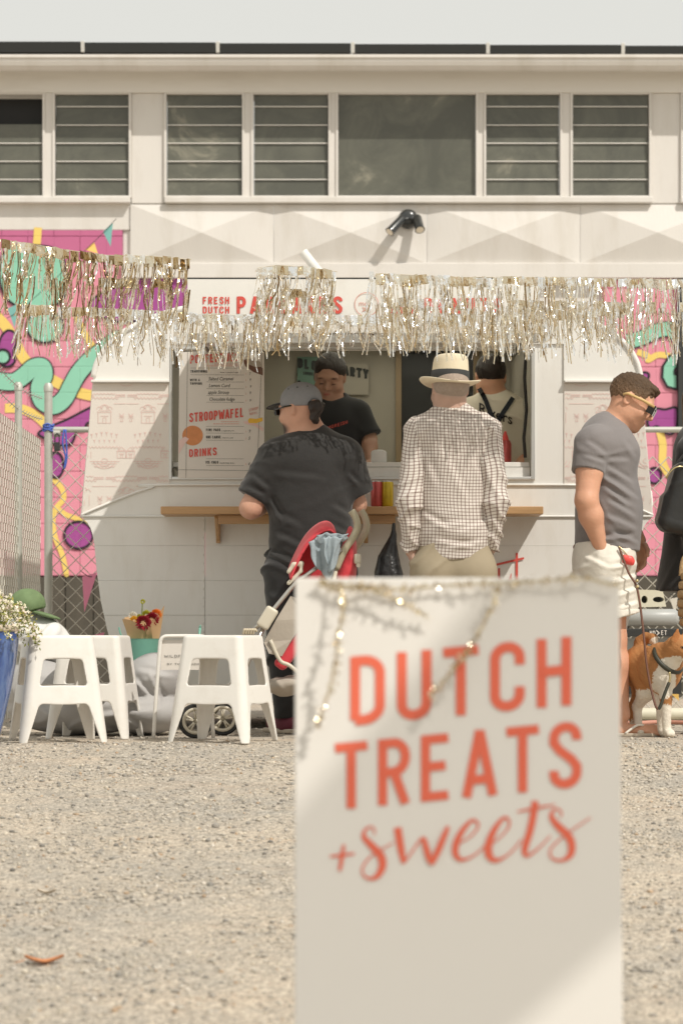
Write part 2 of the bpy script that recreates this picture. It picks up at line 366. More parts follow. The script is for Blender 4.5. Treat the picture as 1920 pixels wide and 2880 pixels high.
def ground_mat():
    m, nt, b = base_mat('dusty_gravel_ground'); N = nt.nodes; K = nt.links
    tc = N.new('ShaderNodeTexCoord')
    def noise(s, d=6, r=0.6):
        n = N.new('ShaderNodeTexNoise'); n.inputs['Scale'].default_value = s; n.inputs['Detail'].default_value = d; n.inputs['Roughness'].default_value = r
        K.new(tc.outputs['Object'], n.inputs['Vector']); return n
    big = noise(1.1, 5); mid = noise(7, 6, 0.7); fine = noise(75, 4, 0.7)
    vo = N.new('ShaderNodeTexVoronoi'); vo.inputs['Scale'].default_value = 95; K.new(tc.outputs['Object'], vo.inputs['Vector'])
    r1 = N.new('ShaderNodeValToRGB'); e = r1.color_ramp.elements
    e[0].position = 0.36; e[0].color = (0.37, 0.345, 0.305, 1); e[1].position = 0.62; e[1].color = (0.57, 0.495, 0.405, 1)
    K.new(mid.outputs['Fac'], r1.inputs[0])
    r2 = N.new('ShaderNodeValToRGB'); e = r2.color_ramp.elements
    e[0].position = 0.40; e[0].color = (0.41, 0.385, 0.345, 1); e[1].position = 0.62; e[1].color = (0.59, 0.508, 0.41, 1)
    K.new(big.outputs['Fac'], r2.inputs[0])
    mx = N.new('ShaderNodeMix'); mx.data_type = 'RGBA'; mx.inputs[0].default_value = 0.5
    K.new(r1.outputs[0], mx.inputs[6]); K.new(r2.outputs[0], mx.inputs[7])
    r3 = N.new('ShaderNodeValToRGB'); e = r3.color_ramp.elements
    e[0].position = 0.30; e[0].color = (0.55, 0.54, 0.53, 1); e[1].position = 0.66; e[1].color = (1.18, 1.16, 1.12, 1)
    K.new(fine.outputs['Fac'], r3.inputs[0])
    m2 = N.new('ShaderNodeMix'); m2.data_type = 'RGBA'; m2.blend_type = 'MULTIPLY'; m2.inputs[0].default_value = 0.8
    K.new(mx.outputs[2], m2.inputs[6]); K.new(r3.outputs[0], m2.inputs[7])
    m3 = N.new('ShaderNodeMix'); m3.data_type = 'RGBA'; m3.blend_type = 'OVERLAY'; m3.inputs[0].default_value = 0.35
    bw = N.new('ShaderNodeRGBToBW'); K.new(vo.outputs['Color'], bw.inputs[0]); K.new(m2.outputs[2], m3.inputs[6]); K.new(bw.outputs[0], m3.inputs[7])
    hs = N.new('ShaderNodeHueSaturation'); hs.inputs['Saturation'].default_value = 1.0; hs.inputs['Value'].default_value = 1.12; K.new(m3.outputs[2], hs.inputs['Color'])
    mp2 = N.new('ShaderNodeMapping'); mp2.inputs['Scale'].default_value = (.7, 2.2, 1); K.new(tc.outputs['Object'], mp2.inputs['Vector'])
    n5 = N.new('ShaderNodeTexNoise'); n5.inputs['Scale'].default_value = 1.0; n5.inputs['Detail'].default_value = 8; n5.inputs['Roughness'].default_value = .7; K.new(mp2.outputs[0], n5.inputs['Vector'])
    r5 = N.new('ShaderNodeValToRGB'); r5.color_ramp.elements[0].position = .56; r5.color_ramp.elements[1].position = .78; r5.color_ramp.elements[1].color = (.6, .6, .6, 1); K.new(n5.outputs['Fac'], r5.inputs[0])
    m5 = N.new('ShaderNodeMix'); m5.data_type = 'RGBA'; m5.inputs[7].default_value = (.52, .375, .26, 1); K.new(r5.outputs[0], m5.inputs[0]); K.new(hs.outputs[0], m5.inputs[6])
    K.new(m5.outputs[2], b.inputs['Base Color']); setv(b, 'Roughness', 0.95); setv(b, 'Specular IOR Level', 0.15)
    ad = N.new('ShaderNodeMath'); ad.operation = 'SUBTRACT'
    K.new(fine.outputs['Fac'], ad.inputs[0]); K.new(vo.outputs['Distance'], ad.inputs[1])
    bp = N.new('ShaderNodeBump'); bp.inputs['Strength'].default_value = 0.7; bp.inputs['Distance'].default_value = 0.012
    K.new(ad.outputs[0], bp.inputs['Height']); K.new(bp.outputs[0], b.inputs['Normal'])
    return m
M['ground'] = ground_mat()
def mural_mat(name, col):
    """masonry paint; the joints of the block courses press through it"""
    m, nt, b = base_mat(name); N = nt.nodes; K = nt.links
    geo = N.new('ShaderNodeNewGeometry'); sp = N.new('ShaderNodeSeparateXYZ'); K.new(geo.outputs['Position'], sp.inputs[0])
    cb = N.new('ShaderNodeCombineXYZ'); K.new(sp.outputs['X'], cb.inputs[0])
    sub = N.new('ShaderNodeMath'); sub.operation = 'SUBTRACT'; sub.inputs[1].default_value = 0.93
    K.new(sp.outputs['Z'], sub.inputs[0]); K.new(sub.outputs[0], cb.inputs[1])
    br = N.new('ShaderNodeTexBrick'); br.offset = 0.5; br.inputs['Scale'].default_value = 1.0
    br.inputs['Brick Width'].default_value = 0.4; br.inputs['Row Height'].default_value = 0.2; br.inputs['Mortar Size'].default_value = 0.006
    br.inputs['Mortar Smooth'].default_value = 0.3
    K.new(cb.outputs[0], br.inputs['Vector'])
    nz = N.new('ShaderNodeTexNoise'); nz.inputs['Scale'].default_value = 5; nz.inputs['Detail'].default_value = 7; K.new(geo.outputs['Position'], nz.inputs['Vector'])
    mx = N.new('ShaderNodeMix'); mx.data_type = 'RGBA'; c = Vector(col)
    mx.inputs[6].default_value = (*(c * 0.93), 1); mx.inputs[7].default_value = (*[min(1, q * 1.06) for q in c], 1)
    K.new(nz.outputs['Fac'], mx.inputs[0]); K.new(mx.outputs[2], b.inputs['Base Color']); setv(b, 'Roughness', 0.75); setv(b, 'Specular IOR Level', 0.25)
    iv = N.new('ShaderNodeMath'); iv.operation = 'SUBTRACT'; iv.inputs[0].default_value = 1.0; K.new(br.outputs['Fac'], iv.inputs[1])
    bp = N.new('ShaderNodeBump'); bp.inputs['Strength'].default_value = 0.6; bp.inputs['Distance'].default_value = 0.006
    K.new(iv.outputs[0], bp.inputs['Height']); K.new(bp.outputs[0], b.inputs['Normal'])
    return m
M['mu_pink'] = mural_mat('mural_pink', (0.74, 0.29, 0.375)); M['mu_mint'] = mural_mat('mural_mint', (0.28, 0.60, 0.45))
M['mu_yellow'] = mural_mat('mural_yellow', (0.84, 0.62, 0.18)); M['mu_purple'] = mural_mat('mural_purple', (0.37, 0.085, 0.30))
M['mu_black'] = mural_mat('mural_black', (0.035, 0.028, 0.035)); M['mu_rose'] = mural_mat('mural_rose', (0.55, 0.16, 0.30))
def glass_mat():
    m, nt, b = base_mat('dusty_louvre_glass'); N = nt.nodes; K = nt.links
    tc = N.new('ShaderNodeTexCoord')
    n1 = N.new('ShaderNodeTexNoise'); n1.inputs['Scale'].default_value = 2.2; n1.inputs['Detail'].default_value = 10; n1.inputs['Roughness'].default_value = 0.7; n1.inputs['Distortion'].default_value = 0.8
    K.new(tc.outputs['Object'], n1.inputs['Vector'])
    rp = N.new('ShaderNodeValToRGB'); e = rp.color_ramp.elements
    e[0].position = 0.40; e[0].color = (0.092, 0.094, 0.076, 1); e[1].position = 0.76; e[1].color = (0.34, 0.32, 0.25, 1)
    x = e.new(0.60); x.color = (0.135, 0.136, 0.108, 1)
    K.new(n1.outputs['Fac'], rp.inputs[0]); K.new(rp.outputs[0], b.inputs['Base Color'])
    setv(b, 'Roughness', 0.35); setv(b, 'Specular IOR Level', 0.5)
    return m
M['glass'] = glass_mat()
def added_skylight_mat():
    m, nt, b = base_mat('added_skylight_acrylic'); N = nt.nodes
    t = N.new('ShaderNodeBsdfTranslucent'); t.inputs[0].default_value = (.85, .84, .78, 1)
    nt.links.new(t.outputs[0], N['Material Output'].inputs['Surface']); return m
M['added_skylight'] = added_skylight_mat()
def shade_cloth_mat():
    m, nt, b = base_mat('open_weave_shade_cloth'); N = nt.nodes; setv(b, 'Base Color', (.75, .73, .68, 1)); setv(b, 'Roughness', .9)
    t = N.new('ShaderNodeBsdfTransparent'); x = N.new('ShaderNodeMixShader'); x.inputs[0].default_value = .42
    nt.links.new(t.outputs[0], x.inputs[1]); nt.links.new(b.outputs[0], x.inputs[2]); nt.links.new(x.outputs[0], N['Material Output'].inputs['Surface']); return m
M['shade_cloth'] = shade_cloth_mat()
def check_mat():
    m, nt, b = base_mat('brown_check_cotton'); N = nt.nodes; K = nt.links
    at = N.new('ShaderNodeAttribute'); at.attribute_name = 'weave'
    sp = N.new('ShaderNodeSeparateXYZ'); K.new(at.outputs['Vector'], sp.inputs[0])
    fac = None
    for ax in ('X', 'Y'):
        mu = N.new('ShaderNodeMath'); mu.operation = 'MULTIPLY'; mu.inputs[1].default_value = 1/0.0145; K.new(sp.outputs[ax], mu.inputs[0])
        fr = N.new('ShaderNodeMath'); fr.operation = 'FRACT'; K.new(mu.outputs[0], fr.inputs[0])
        lt = N.new('ShaderNodeMath'); lt.operation = 'LESS_THAN'; lt.inputs[1].default_value = 0.27; K.new(fr.outputs[0], lt.inputs[0])
        if fac is None: fac = lt
        else:
            ad = N.new('ShaderNodeMath'); ad.operation = 'ADD'; K.new(fac.outputs[0], ad.inputs[0]); K.new(lt.outputs[0], ad.inputs[1]); fac = ad
    rp = N.new('ShaderNodeValToRGB'); e = rp.color_ramp.elements
    e[0].position = 0.0; e[0].color = (0.66, 0.615, 0.56, 1); e[1].position = 1.0; e[1].color = (0.17, 0.125, 0.115, 1)
    x = e.new(0.5); x.color = (0.34, 0.27, 0.24, 1)
    hf = N.new('ShaderNodeMath'); hf.operation = 'MULTIPLY'; hf.inputs[1].default_value = 0.5; K.new(fac.outputs[0], hf.inputs[0])
    K.new(hf.outputs[0], rp.inputs[0]); K.new(rp.outputs[0], b.inputs['Base Color']); setv(b, 'Roughness', 0.85); setv(b, 'Specular IOR Level', 0.2)
    return m
M['check'] = check_mat()

# ---------------------------------------------------------------- lettering: a condensed stroke alphabet
def A_(cx, cy, rx, ry, a0, a1, n=9):
    return [(cx + rx*math.cos(math.radians(a0+(a1-a0)*i/n)), cy + ry*math.sin(math.radians(a0+(a1-a0)*i/n))) for i in range(n+1)]
def glyph(ch, w, t):
    l, r, b, T = t/2, w-t/2, t/2, 1-t/2
    c = w/2; rx = (r-l)/2; ry = min(rx, .2); m = .52
    top = A_(c, T-ry, rx, ry, 180, 0); bot = A_(c, b+ry, rx, ry, 0, -180)
    G = {
     'A': [[(l*.6,0),(c,1)],[(c,1),(w-l*.6,0)],[(w*.22,.26),(w*.78,.26)]],
     'B': [[(l,0),(l,1)],[(l,T),(c,T)]+A_(c,T-.21,r-c,.21,90,-90)+[(l,m+.04)],[(c,m+.02)]+A_(c,b+.225,r-c,.225,90,-90)+[(l,b)]],
     'C': [[(r,.66)]+A_(c,T-ry,rx,ry,0,180)+A_(c,b+ry,rx,ry,180,360)+[(r,.34)]],
     'D': [[(l,b),(l,T),(l+(r-l)*.35,T)]+A_(l+(r-l)*.35,T-.2,(r-l)*.65,.2,80,0)+A_(l+(r-l)*.35,b+.2,(r-l)*.65,.2,0,-80)+[(l+(r-l)*.35,b),(l,b)]],
     'E': [[(r,T),(l,T),(l,b),(r,b)],[(l,m),(r*.9,m)]], 'F': [[(r,T),(l,T),(l,0)],[(l,m),(r*.9,m)]],
     'G': [[(r,.68)]+A_(c,T-ry,rx,ry,0,180)+A_(c,b+ry,rx,ry,180,360)+[(r,.46),(c,.46)]],
     'H': [[(l,0),(l,1)],[(r,0),(r,1)],[(l,m),(r,m)]], 'I': [[(c,0),(c,1)]],
     'J': [[(r,1),(r,b+ry)]+A_(c,b+ry,rx,ry,0,-180)], 'K': [[(l,0),(l,1)],[(r,1),(l+t*.3,.42)],[(l+w*.22,.58),(r,0)]],
     'L': [[(l,1),(l,b),(r,b)]], 'M': [[(l,0),(l,1)],[(l,1),(c,.35)],[(c,.35),(r,1)],[(r,1),(r,0)]],
     'N': [[(l,0),(l,1)],[(l,1-t*.3),(r,t*.3)],[(r,0),(r,1)]],
     'O': [A_(c,T-ry,rx,ry,180,0)+A_(c,b+ry,rx,ry,0,-180)+[(l,T-ry)]],
     'P': [[(l,0),(l,1)],[(l,T),(c,T)]+A_(c,T-.23,r-c,.23,90,-90)+[(l,T-.46)]],
     'R': [[(l,0),(l,1)],[(l,T),(c,T)]+A_(c,T-.22,r-c,.22,90,-90)+[(l,T-.44)],[(c,T-.44),(r,0)]],
     'S': [[(r,.72)]+A_(c,T-ry,rx,ry,0,180)+[(l,.70),(l+rx*.5,.58),(c+rx*.5,.44),(r,.32)]+A_(c,b+ry,rx,ry,0,-180)+[(l,.28)]],
     'T': [[(0,T),(w,T)],[(c,T),(c,0)]], 'U': [[(l,1)]+A_(c,b+ry,rx,ry,180,360)+[(r,1)]],
     'V': [[(l*.6,1),(c,0)],[(c,0),(w-l*.6,1)]], 'W': [[(l*.5,1),(w*.27,0)],[(w*.27,0),(c,.8)],[(c,.8),(w*.73,0)],[(w*.73,0),(w-l*.5,1)]],
     'X': [[(l,0),(r,1)],[(l,1),(r,0)]], 'Y': [[(l*.6,1),(c,.45)],[(w-l*.6,1),(c,.45)],[(c,.5),(c,0)]],
     'Z': [[(l,T),(r,T),(l,b),(r,b)]], '>': [[(l,.9),(r,.5),(l,.1)]], '+': [[(c,.15),(c,.75)],[(0,.45),(w,.45)]], ' ': []}
    return G.get(ch, [])
def word_strokes(text, w=.46, t=.14, gap=.13):
    x = 0; out = []
    for ch in text:
        cw = {'I': t, 'W': w*1.45, 'M': w*1.25, ' ': w*.55}.get(ch, w)
        for pl in glyph(ch, cw, t): out.append([(p[0]+x, p[1]) for p in pl])
        x += cw + gap
    return out, x - gap
def put_word(mb, text, x0, y0, x1, h, fmap, slope=0.0, t=.14, w=.46, gap=.13):
    """lettering from x0 to x1 (px), baseline y0 (px, downwards), cap height h, baseline rising by slope"""
    st, tw = word_strokes(text, w, t, gap)
    sx = (x1 - x0) / tw
    for i, pl in enumerate(st):
        P = [(x0 + p[0]*sx, y0 - p[1]*h - p[0]*sx*slope) for p in pl]
        mb.ribbon(P, t * (h*.5 + sx*.5), fmap, lift=.0005*(i % 5))
def font_text(mb, text, x0, y0, h, fmap, shear=0.0, sx=1.0, bold=0.0):
    """small print with Blender's own built-in font"""
    cu = bpy.data.curves.new('txt', 'FONT'); cu.body = text; cu.size = 1.0; cu.shear = shear; cu.offset = bold; cu.resolution_u = 2
    ob = bpy.data.objects.new('txt', cu); COL.objects.link(ob)
    me = bpy.data.meshes.new_from_object(ob.evaluated_get(bpy.context.evaluated_depsgraph_get()))
    k = h / 0.72
    mb.add([fmap(x0 + v.co.x*k*sx, y0 - v.co.y*k) for v in me.vertices], [tuple(p.vertices) for p in me.polygons])
    bpy.data.objects.remove(ob); bpy.data.curves.remove(cu); bpy.data.meshes.remove(me)

from mathutils.bvhtree import BVHTree
def stick(obs, off=.003):
    """lay print on real surfaces: follows the cloth or metal under it"""
    trees = []
    for o in obs:
        L = LOC[o.name]; me = o.data
        trees.append(BVHTree.FromPolygons([v.co + L for v in me.vertices], [tuple(p.vertices) for p in me.polygons]))
    org = Vector((0, 0, CAMZ))
    def f(x, y):
        d = (W(x, y, 10.0) - org).normalized(); best = None
        for t in trees:
            h = t.ray_cast(org, d)
            if h[0] is not None and (best is None or h[3] < best): best = h[3]
        return tuple(org + d*((best if best is not None else 12.0) - off))
    return f
def words(L, fmap, mat, parent, name='lettering'):
    for (txt, xa, y, xb, h, kw) in L:
        mb = MB(); put_word(mb, txt, xa, y, xb, h, fmap, **kw); mb.build(name, mat, parent, fix=False)
# ---------------------------------------------------------------- soft solids: smooth union of shaped pieces, skinned as ONE surface
def nrm(v): v = np.asarray(v, float); return v / (np.linalg.norm(v) + 1e-12)
def frame(fwd, up):
    f = nrm(fwd); s_ = nrm(np.cross(f, nrm(up))); u = np.cross(s_, f)
    return np.array([s_, f, u])          # rows: side (right hand), forward, up
class SDF:
    def __init__(s, h): s.h = h; s.p = []
    def rc(s, p1, p2, r1, r2, k=.02, flat=None, op='u', cap=False):
        p1 = np.array(p1, float); p2 = np.array(p2, float); R = max(r1, r2)
        s.p.append(('rc', np.minimum(p1, p2) - R, np.maximum(p1, p2) + R, k, op, (p1, p2, r1, r2, flat, cap))); return s
    def chain(s, pts, rs, k=.02, flat=None):
        for i in range(len(pts) - 1): s.rc(pts[i], pts[i+1], rs[i], rs[i+1], k, flat)
        return s
    def ell(s, c, r, ax=None, k=.02, op='u'):
        c = np.array(c, float); r = np.array(r, float); ax = np.eye(3) if ax is None else np.asarray(ax, float)
        e = np.sqrt(((ax * r[:, None]) ** 2).sum(0))
        s.p.append(('el', c - e, c + e, k, op, (c, r, ax))); return s
    def box(s, c, hs, ax=None, rnd=.005, k=.005, op='u'):
        c = np.array(c, float); hs = np.array(hs, float); ax = np.eye(3) if ax is None else np.asarray(ax, float)
        e = np.abs(ax * hs[:, None]).sum(0)
        s.p.append(('bx', c - e, c + e, k, op, (c, hs, ax, rnd))); return s
    def cut(s, pt, n, lo=None, hi=None, k=0.0):
        s.p.append(('pl', lo, hi, k, 'c', (np.array(pt, float), nrm(n)))); return s
    def field(s):
        h = s.h
        U = [q for q in s.p if q[4] == 'u']
        lo = np.min([q[1] for q in U], 0) - 4*h - .012; hi = np.max([q[2] for q in U], 0) + 4*h + .012
        n = np.ceil((hi - lo) / h).astype(int) + 1
        g = [lo[i] + h*np.arange(n[i]) for i in range(3)]
        D = np.full(n, .25, np.float32)
        for typ, a, b, k, op, q in s.p:
            if a is None: a, b = lo, hi
            m = k + 4*h
            i0 = np.clip(((np.asarray(a) - m - lo) / h).astype(int), 0, n); i1 = np.clip(((np.asarray(b) + m - lo) / h).astype(int) + 2, 0, n)
            if (i1 <= i0).any(): continue
            sl = tuple(slice(i0[i], i1[i]) for i in range(3))
            X = g[0][sl[0]][:, None, None].astype(np.float32); Y = g[1][sl[1]][None, :, None].astype(np.float32); Z = g[2][sl[2]][None, None, :].astype(np.float32)
            if typ == 'rc':
                p1, p2, r1, r2, flat, cap = q
                dx, dy, dz = X - p1[0], Y - p1[1], Z - p1[2]
                e = p2 - p1
                if flat is not None:
                    fn, fk = nrm(flat[0]), flat[1]
                    dn = (dx*fn[0] + dy*fn[1] + dz*fn[2]) * (1/fk - 1)
                    dx = dx + dn*fn[0]; dy = dy + dn*fn[1]; dz = dz + dn*fn[2]
                    e = e + fn * (e @ fn) * (1/fk - 1)
                ee = e @ e + 1e-12
                t = np.clip((dx*e[0] + dy*e[1] + dz*e[2]) / ee, 0, 1)
                d = np.sqrt((dx - t*e[0])**2 + (dy - t*e[1])**2 + (dz - t*e[2])**2) - (r1 + (r2 - r1)*t)
                if cap:
                    ce = nrm(p2 - p1); d = np.maximum(d, (X - p2[0])*ce[0] + (Y - p2[1])*ce[1] + (Z - p2[2])*ce[2])
            elif typ == 'el':
                c, r, ax = q
                dx, dy, dz = X - c[0], Y - c[1], Z - c[2]
                k0 = 0; k1 = 0
                for i in range(3):
                    l = dx*ax[i, 0] + dy*ax[i, 1] + dz*ax[i, 2]
                    k0 = k0 + (l/r[i])**2; k1 = k1 + (l/r[i]**2)**2
                k0 = np.sqrt(k0); d = k0*(k0 - 1) / (np.sqrt(k1) + 1e-9)
                d = np.where(k0 < 1e-3, -float(r.min()), d)
            elif typ == 'bx':
                c, hs, ax, rnd = q
                dx, dy, dz = X - c[0], Y - c[1], Z - c[2]; o = 0; ins = None
                for i in range(3):
                    l = np.abs(dx*ax[i, 0] + dy*ax[i, 1] + dz*ax[i, 2]) - (hs[i] - rnd)
                    o = o + np.maximum(l, 0)**2; ins = l if ins is None else np.maximum(ins, l)
                d = np.sqrt(o) + np.minimum(ins, 0) - rnd
            else:
                pt, nn = q
                d = (X - pt[0])*nn[0] + (Y - pt[1])*nn[1] + (Z - pt[2])*nn[2]
            A = D[sl]
            if op == 'u':
                if k > 0:
                    hh = np.maximum(k - np.abs(A - d), 0) / k; D[sl] = np.minimum(A, d) - hh*hh*k*.25
                else: D[sl] = np.minimum(A, d)
            else:
                dd = -d if op == 's' else d
                if k > 0:
                    hh = np.maximum(k - np.abs(A - dd), 0) / k; D[sl] = np.maximum(A, dd) + hh*hh*k*.25
                else: D[sl] = np.maximum(A, dd)
        return lo, n, g, D
    def mesh(s, disp=None):
        h = s.h; lo, n, g, D = s.field()
        if disp is not None:
            mk = np.abs(D) < .03; I = np.nonzero(mk)
            D[mk] += disp(g[0][I[0]], g[1][I[1]], g[2][I[2]]).astype(np.float32)
        return surface_nets(D, lo, h)
    def build(s, name, mat, parent=None, loc=None, disp=None, colf=None, attrf=None):
        V, Fq = s.mesh(disp)
        L = LOC[parent.name] if parent is not None else Vector(loc)
        me = bpy.data.meshes.new(name)
        me.vertices.add(len(V)); me.vertices.foreach_set('co', (V - np.array(L)).astype(np.float32).ravel())
        me.loops.add(4*len(Fq)); me.loops.foreach_set('vertex_index', Fq.astype(np.int32).ravel())
        me.polygons.add(len(Fq)); me.polygons.foreach_set('loop_start', np.arange(0, 4*len(Fq), 4, dtype=np.int32))
        me.polygons.foreach_set('use_smooth', np.ones(len(Fq), bool))
        me.update(calc_edges=True)
        if colf is not None: set_col(me, colf(V))
        if attrf is not None:
            for an, arr in attrf(V).items():
                at = me.attributes.new(an, 'FLOAT_VECTOR', 'POINT'); at.data.foreach_set('vector', arr.astype(np.float32).ravel())
        return link_mesh(name, me, mat, parent, loc)
def set_col(me, C):
    at = me.attributes.new('Col', 'FLOAT_COLOR', 'POINT')
    C4 = np.ones((len(C), 4), np.float32); C4[:, :3] = C
    at.data.foreach_set('color', C4.ravel())
def surface_nets(D, lo, h):
    nx, ny, nz = D.shape
    ins = D < 0
    c = np.zeros((nx-1, ny-1, nz-1), np.int8)
    for i in (0, 1):
        for j in (0, 1):
            for k in (0, 1): c += ins[i:nx-1+i, j:ny-1+j, k:nz-1+k]
    act = (c > 0) & (c < 8)
    I = np.argwhere(act); m = len(I)
    idx = np.full(act.shape, -1, np.int64); idx[act] = np.arange(m)
    acc = np.zeros((m, 3)); cnt = np.zeros(m)
    corners = [(0,0,0),(1,0,0),(0,1,0),(1,1,0),(0,0,1),(1,0,1),(0,1,1),(1,1,1)]
    vals = [D[I[:,0]+a, I[:,1]+b, I[:,2]+cc] for a, b, cc in corners]
    for e0, e1 in ((0,1),(2,3),(4,5),(6,7),(0,2),(1,3),(4,6),(5,7),(0,4),(1,5),(2,6),(3,7)):
        a, b = vals[e0], vals[e1]; x = (a < 0) != (b < 0)
        t = np.where(x, a / np.where(x, a - b, 1), 0)
        p0 = np.array(corners[e0], float); p1 = np.array(corners[e1], float)
        acc += np.where(x[:, None], p0 + t[:, None]*(p1 - p0), 0); cnt += x
    V = lo + h*(I + acc / cnt[:, None])
    faces = []
    for ax in range(3):
        sl0 = [slice(None)]*3; sl1 = [slice(None)]*3
        sl0[ax] = slice(0, -1); sl1[ax] = slice(1, None)
        ch = ins[tuple(sl0)] != ins[tuple(sl1)]
        E = np.argwhere(ch)
        o = [a for a in range(3) if a != ax]
        sh = act.shape
        ok = (E[:, o[0]] > 0) & (E[:, o[1]] > 0) & (E[:, o[0]] < sh[o[0]]) & (E[:, o[1]] < sh[o[1]])
        E = E[ok]
        def cell(d0, d1):
            Q = E.copy(); Q[:, o[0]] += d0; Q[:, o[1]] += d1
            return idx[Q[:,0], Q[:,1], Q[:,2]]
        q = np.stack([cell(-1,-1), cell(0,-1), cell(0,0), cell(-1,0)], 1)
        flip = ins[E[:,0], E[:,1], E[:,2]] == (ax == 1)
        q[flip] = q[flip][:, ::-1]
        faces.append(q)
    return V, np.concatenate(faces)
_rs = np.random.RandomState(3)
def folds(amp, fx, fy, fz, seed=0, n=5, warp=1.0):
    """cloth folds: a few warped waves; fx, fy, fz set how close the folds lie along each axis"""
    r = np.random.RandomState(seed + 17)
    K = [(r.uniform(.6, 1.5)*fx*r.choice([-1, 1]), r.uniform(.6, 1.5)*fy*r.choice([-1, 1]), r.uniform(.6, 1.5)*fz, r.uniform(0, 6.28)) for _ in range(n)]
    def f(X, Y, Z):
        w = warp*np.sin(X*9 + Z*7 + seed) + warp*np.sin(Z*13 - X*11 + Y*8 + 2*seed)
        o = 0
        for a, b, c, p in K: o = o + np.sin(a*X + b*Y + c*Z + p + w)
        o = o / n
        w2 = np.sin(X*5.3 - Z*4.1 + seed*1.7) * np.sin(Z*6.7 + Y*5 + seed)
        return -1.5*amp * (np.exp(-(o/.16)**2) * (.75 + .6*w2) - .33 + .22*o)
    return f
def creases(L, Yd_, front=None, base=None):
    """drawn-out pulls in cloth: each a ridge with its valley, along a segment on the near side (px, px, height, width in px)"""
    segs = []
    for (xa, ya, xb, yb, amp, w) in L:
        a = np.array((WX(xa, Yd_), WZ(ya, Yd_))); b_ = np.array((WX(xb, Yd_), WZ(yb, Yd_))); segs.append((a, b_, amp, w*Yd_/FPX))
    def f(X, Y, Z):
        o = base(X, Y, Z) if base is not None else np.zeros_like(X)
        m = np.ones_like(X) if front is None else np.clip((front - Y)/.04, 0, 1)
        for a, b_, amp, w in segs:
            e = b_ - a; L2 = e @ e; dx, dz = X - a[0], Z - a[1]; t = (dx*e[0] + dz*e[1])/L2
            u = (dx*-e[1] + dz*e[0])/math.sqrt(L2)/w; env = np.clip(t*4, 0, 1)*np.clip((1 - t)*4, 0, 1)
            o = o + m*env*amp*1.65*u*np.exp(-u*u)
        return o
    return f
# ---------------------------------------------------------------- anatomy
def add_head(s, c, f, u, sc=1.0, ears=True):
    ax = frame(f, u); c = np.array(c, float)
    def q(a, b, d): return c + sc*(a*ax[0] + b*ax[1] + d*ax[2])
    E = lambda p, r, k=.015, op='u': s.ell(q(*p), np.array(r)*sc, ax, k*sc, op)
    E((0, -.004, .034), (.075, .096, .082)); E((0, .028, -.02), (.066, .068, .085), .03)
    E((0, .050, -.070), (.046, .043, .036), .03); E((0, .070, -.098), (.021, .020, .016), .022)
    E((.046, .01, -.055), (.022, .04, .03), .03); E((-.046, .01, -.055), (.022, .04, .03), .03)
    E((0, .086, .024), (.052, .014, .012), .016)
    for sg in (1, -1):
        E((sg*.031, .104, .002), (.017, .015, .011), .012, 's')
        E((sg*.031, .083, .001), (.0135, .0125, .0115), .003)
        E((sg*.044, .066, -.03), (.022, .025, .02), .025)
        if ears:
            E((sg*.077, -.008, -.002), (.008, .018, .030), .006); E((sg*.081, -.002, -.004), (.005, .009, .016), .004, 's')
    s.rc(q(0, .092, .010), q(0, .113, -.026), .007*sc, .0115*sc, .010*sc)
    for sg in (1, -1): E((sg*.011, .101, -.030), (.008, .010, .007), .006)
    E((0, .094, -.056), (.023, .010, .0055), .004); E((0, .092, -.067), (.020, .010, .006), .004)
    return q, ax
def add_hand(s, wrist, d, n, side=1, curl=0.5, sc=1.0, k=.004):
    """palm + four fingers + thumb; d = direction of the hand, n = back of the hand"""
    w = np.array(wrist, float); d = nrm(d); n = nrm(np.array(n, float) - d*np.dot(n, d)); t = np.cross(d, n) * side
    s.rc(w, w + d*.035*sc, .024*sc, .028*sc, .012, (n, .6))
    s.ell(w + d*.055*sc, np.array((.042, .050, .015))*sc, np.array([t, d, n]), .010)
    for i, (o, L) in enumerate(((-.031, .058), (-.011, .072), (.010, .078), (.030, .070))):
        b = w + d*.088*sc + t*o*sc
        d1 = nrm(d*math.cos(curl*.7) - n*math.sin(curl*.7)); d2 = nrm(d*math.cos(curl*1.9) - n*math.sin(curl*1.9))
        m = b + d1*L*.5*sc; e = m + d2*L*.5*sc
        s.rc(b - d*.02*sc, m, .0095*sc, .0085*sc, k); s.rc(m, e, .0085*sc, .0068*sc, .002)
    b = w + d*.028*sc + t*.034*sc; m = b + nrm(d*.7 + t*.7 - n*.25)*.04*sc; e = m + nrm(d*.9 + t*.25 - n*.35)*.032*sc
    s.rc(b, m, .0135*sc, .0105*sc, .008); s.rc(m, e, .0105*sc, .008*sc, .002)
def arm(s, a, b, c, r=(.052, .043, .036, .026), flat=None, k=.02):
    a, b, c = [np.array(q, float) for q in (a, b, c)]
    mid = a*.5 + b*.5
    s.rc(a, mid, r[0], (r[0]+r[1])/2, k); s.rc(mid, b, (r[0]+r[1])/2, r[1]*.95, k)
    m2 = b*.68 + c*.32
    s.rc(b, m2, r[1]*.93, r[2]*1.08, k); s.rc(m2, c, r[2]*1.08, r[3], k)
def leg(s, a, b, c, r=(.085, .058, .052, .036), k=.03):
    a, b, c = [np.array(q, float) for q in (a, b, c)]
    s.rc(a, b, r[0], r[1], k); m = b*.66 + c*.34
    s.rc(b, m, r[1]*.95, r[2]*1.05, k); s.rc(m, c, r[2]*1.05, r[3], k)
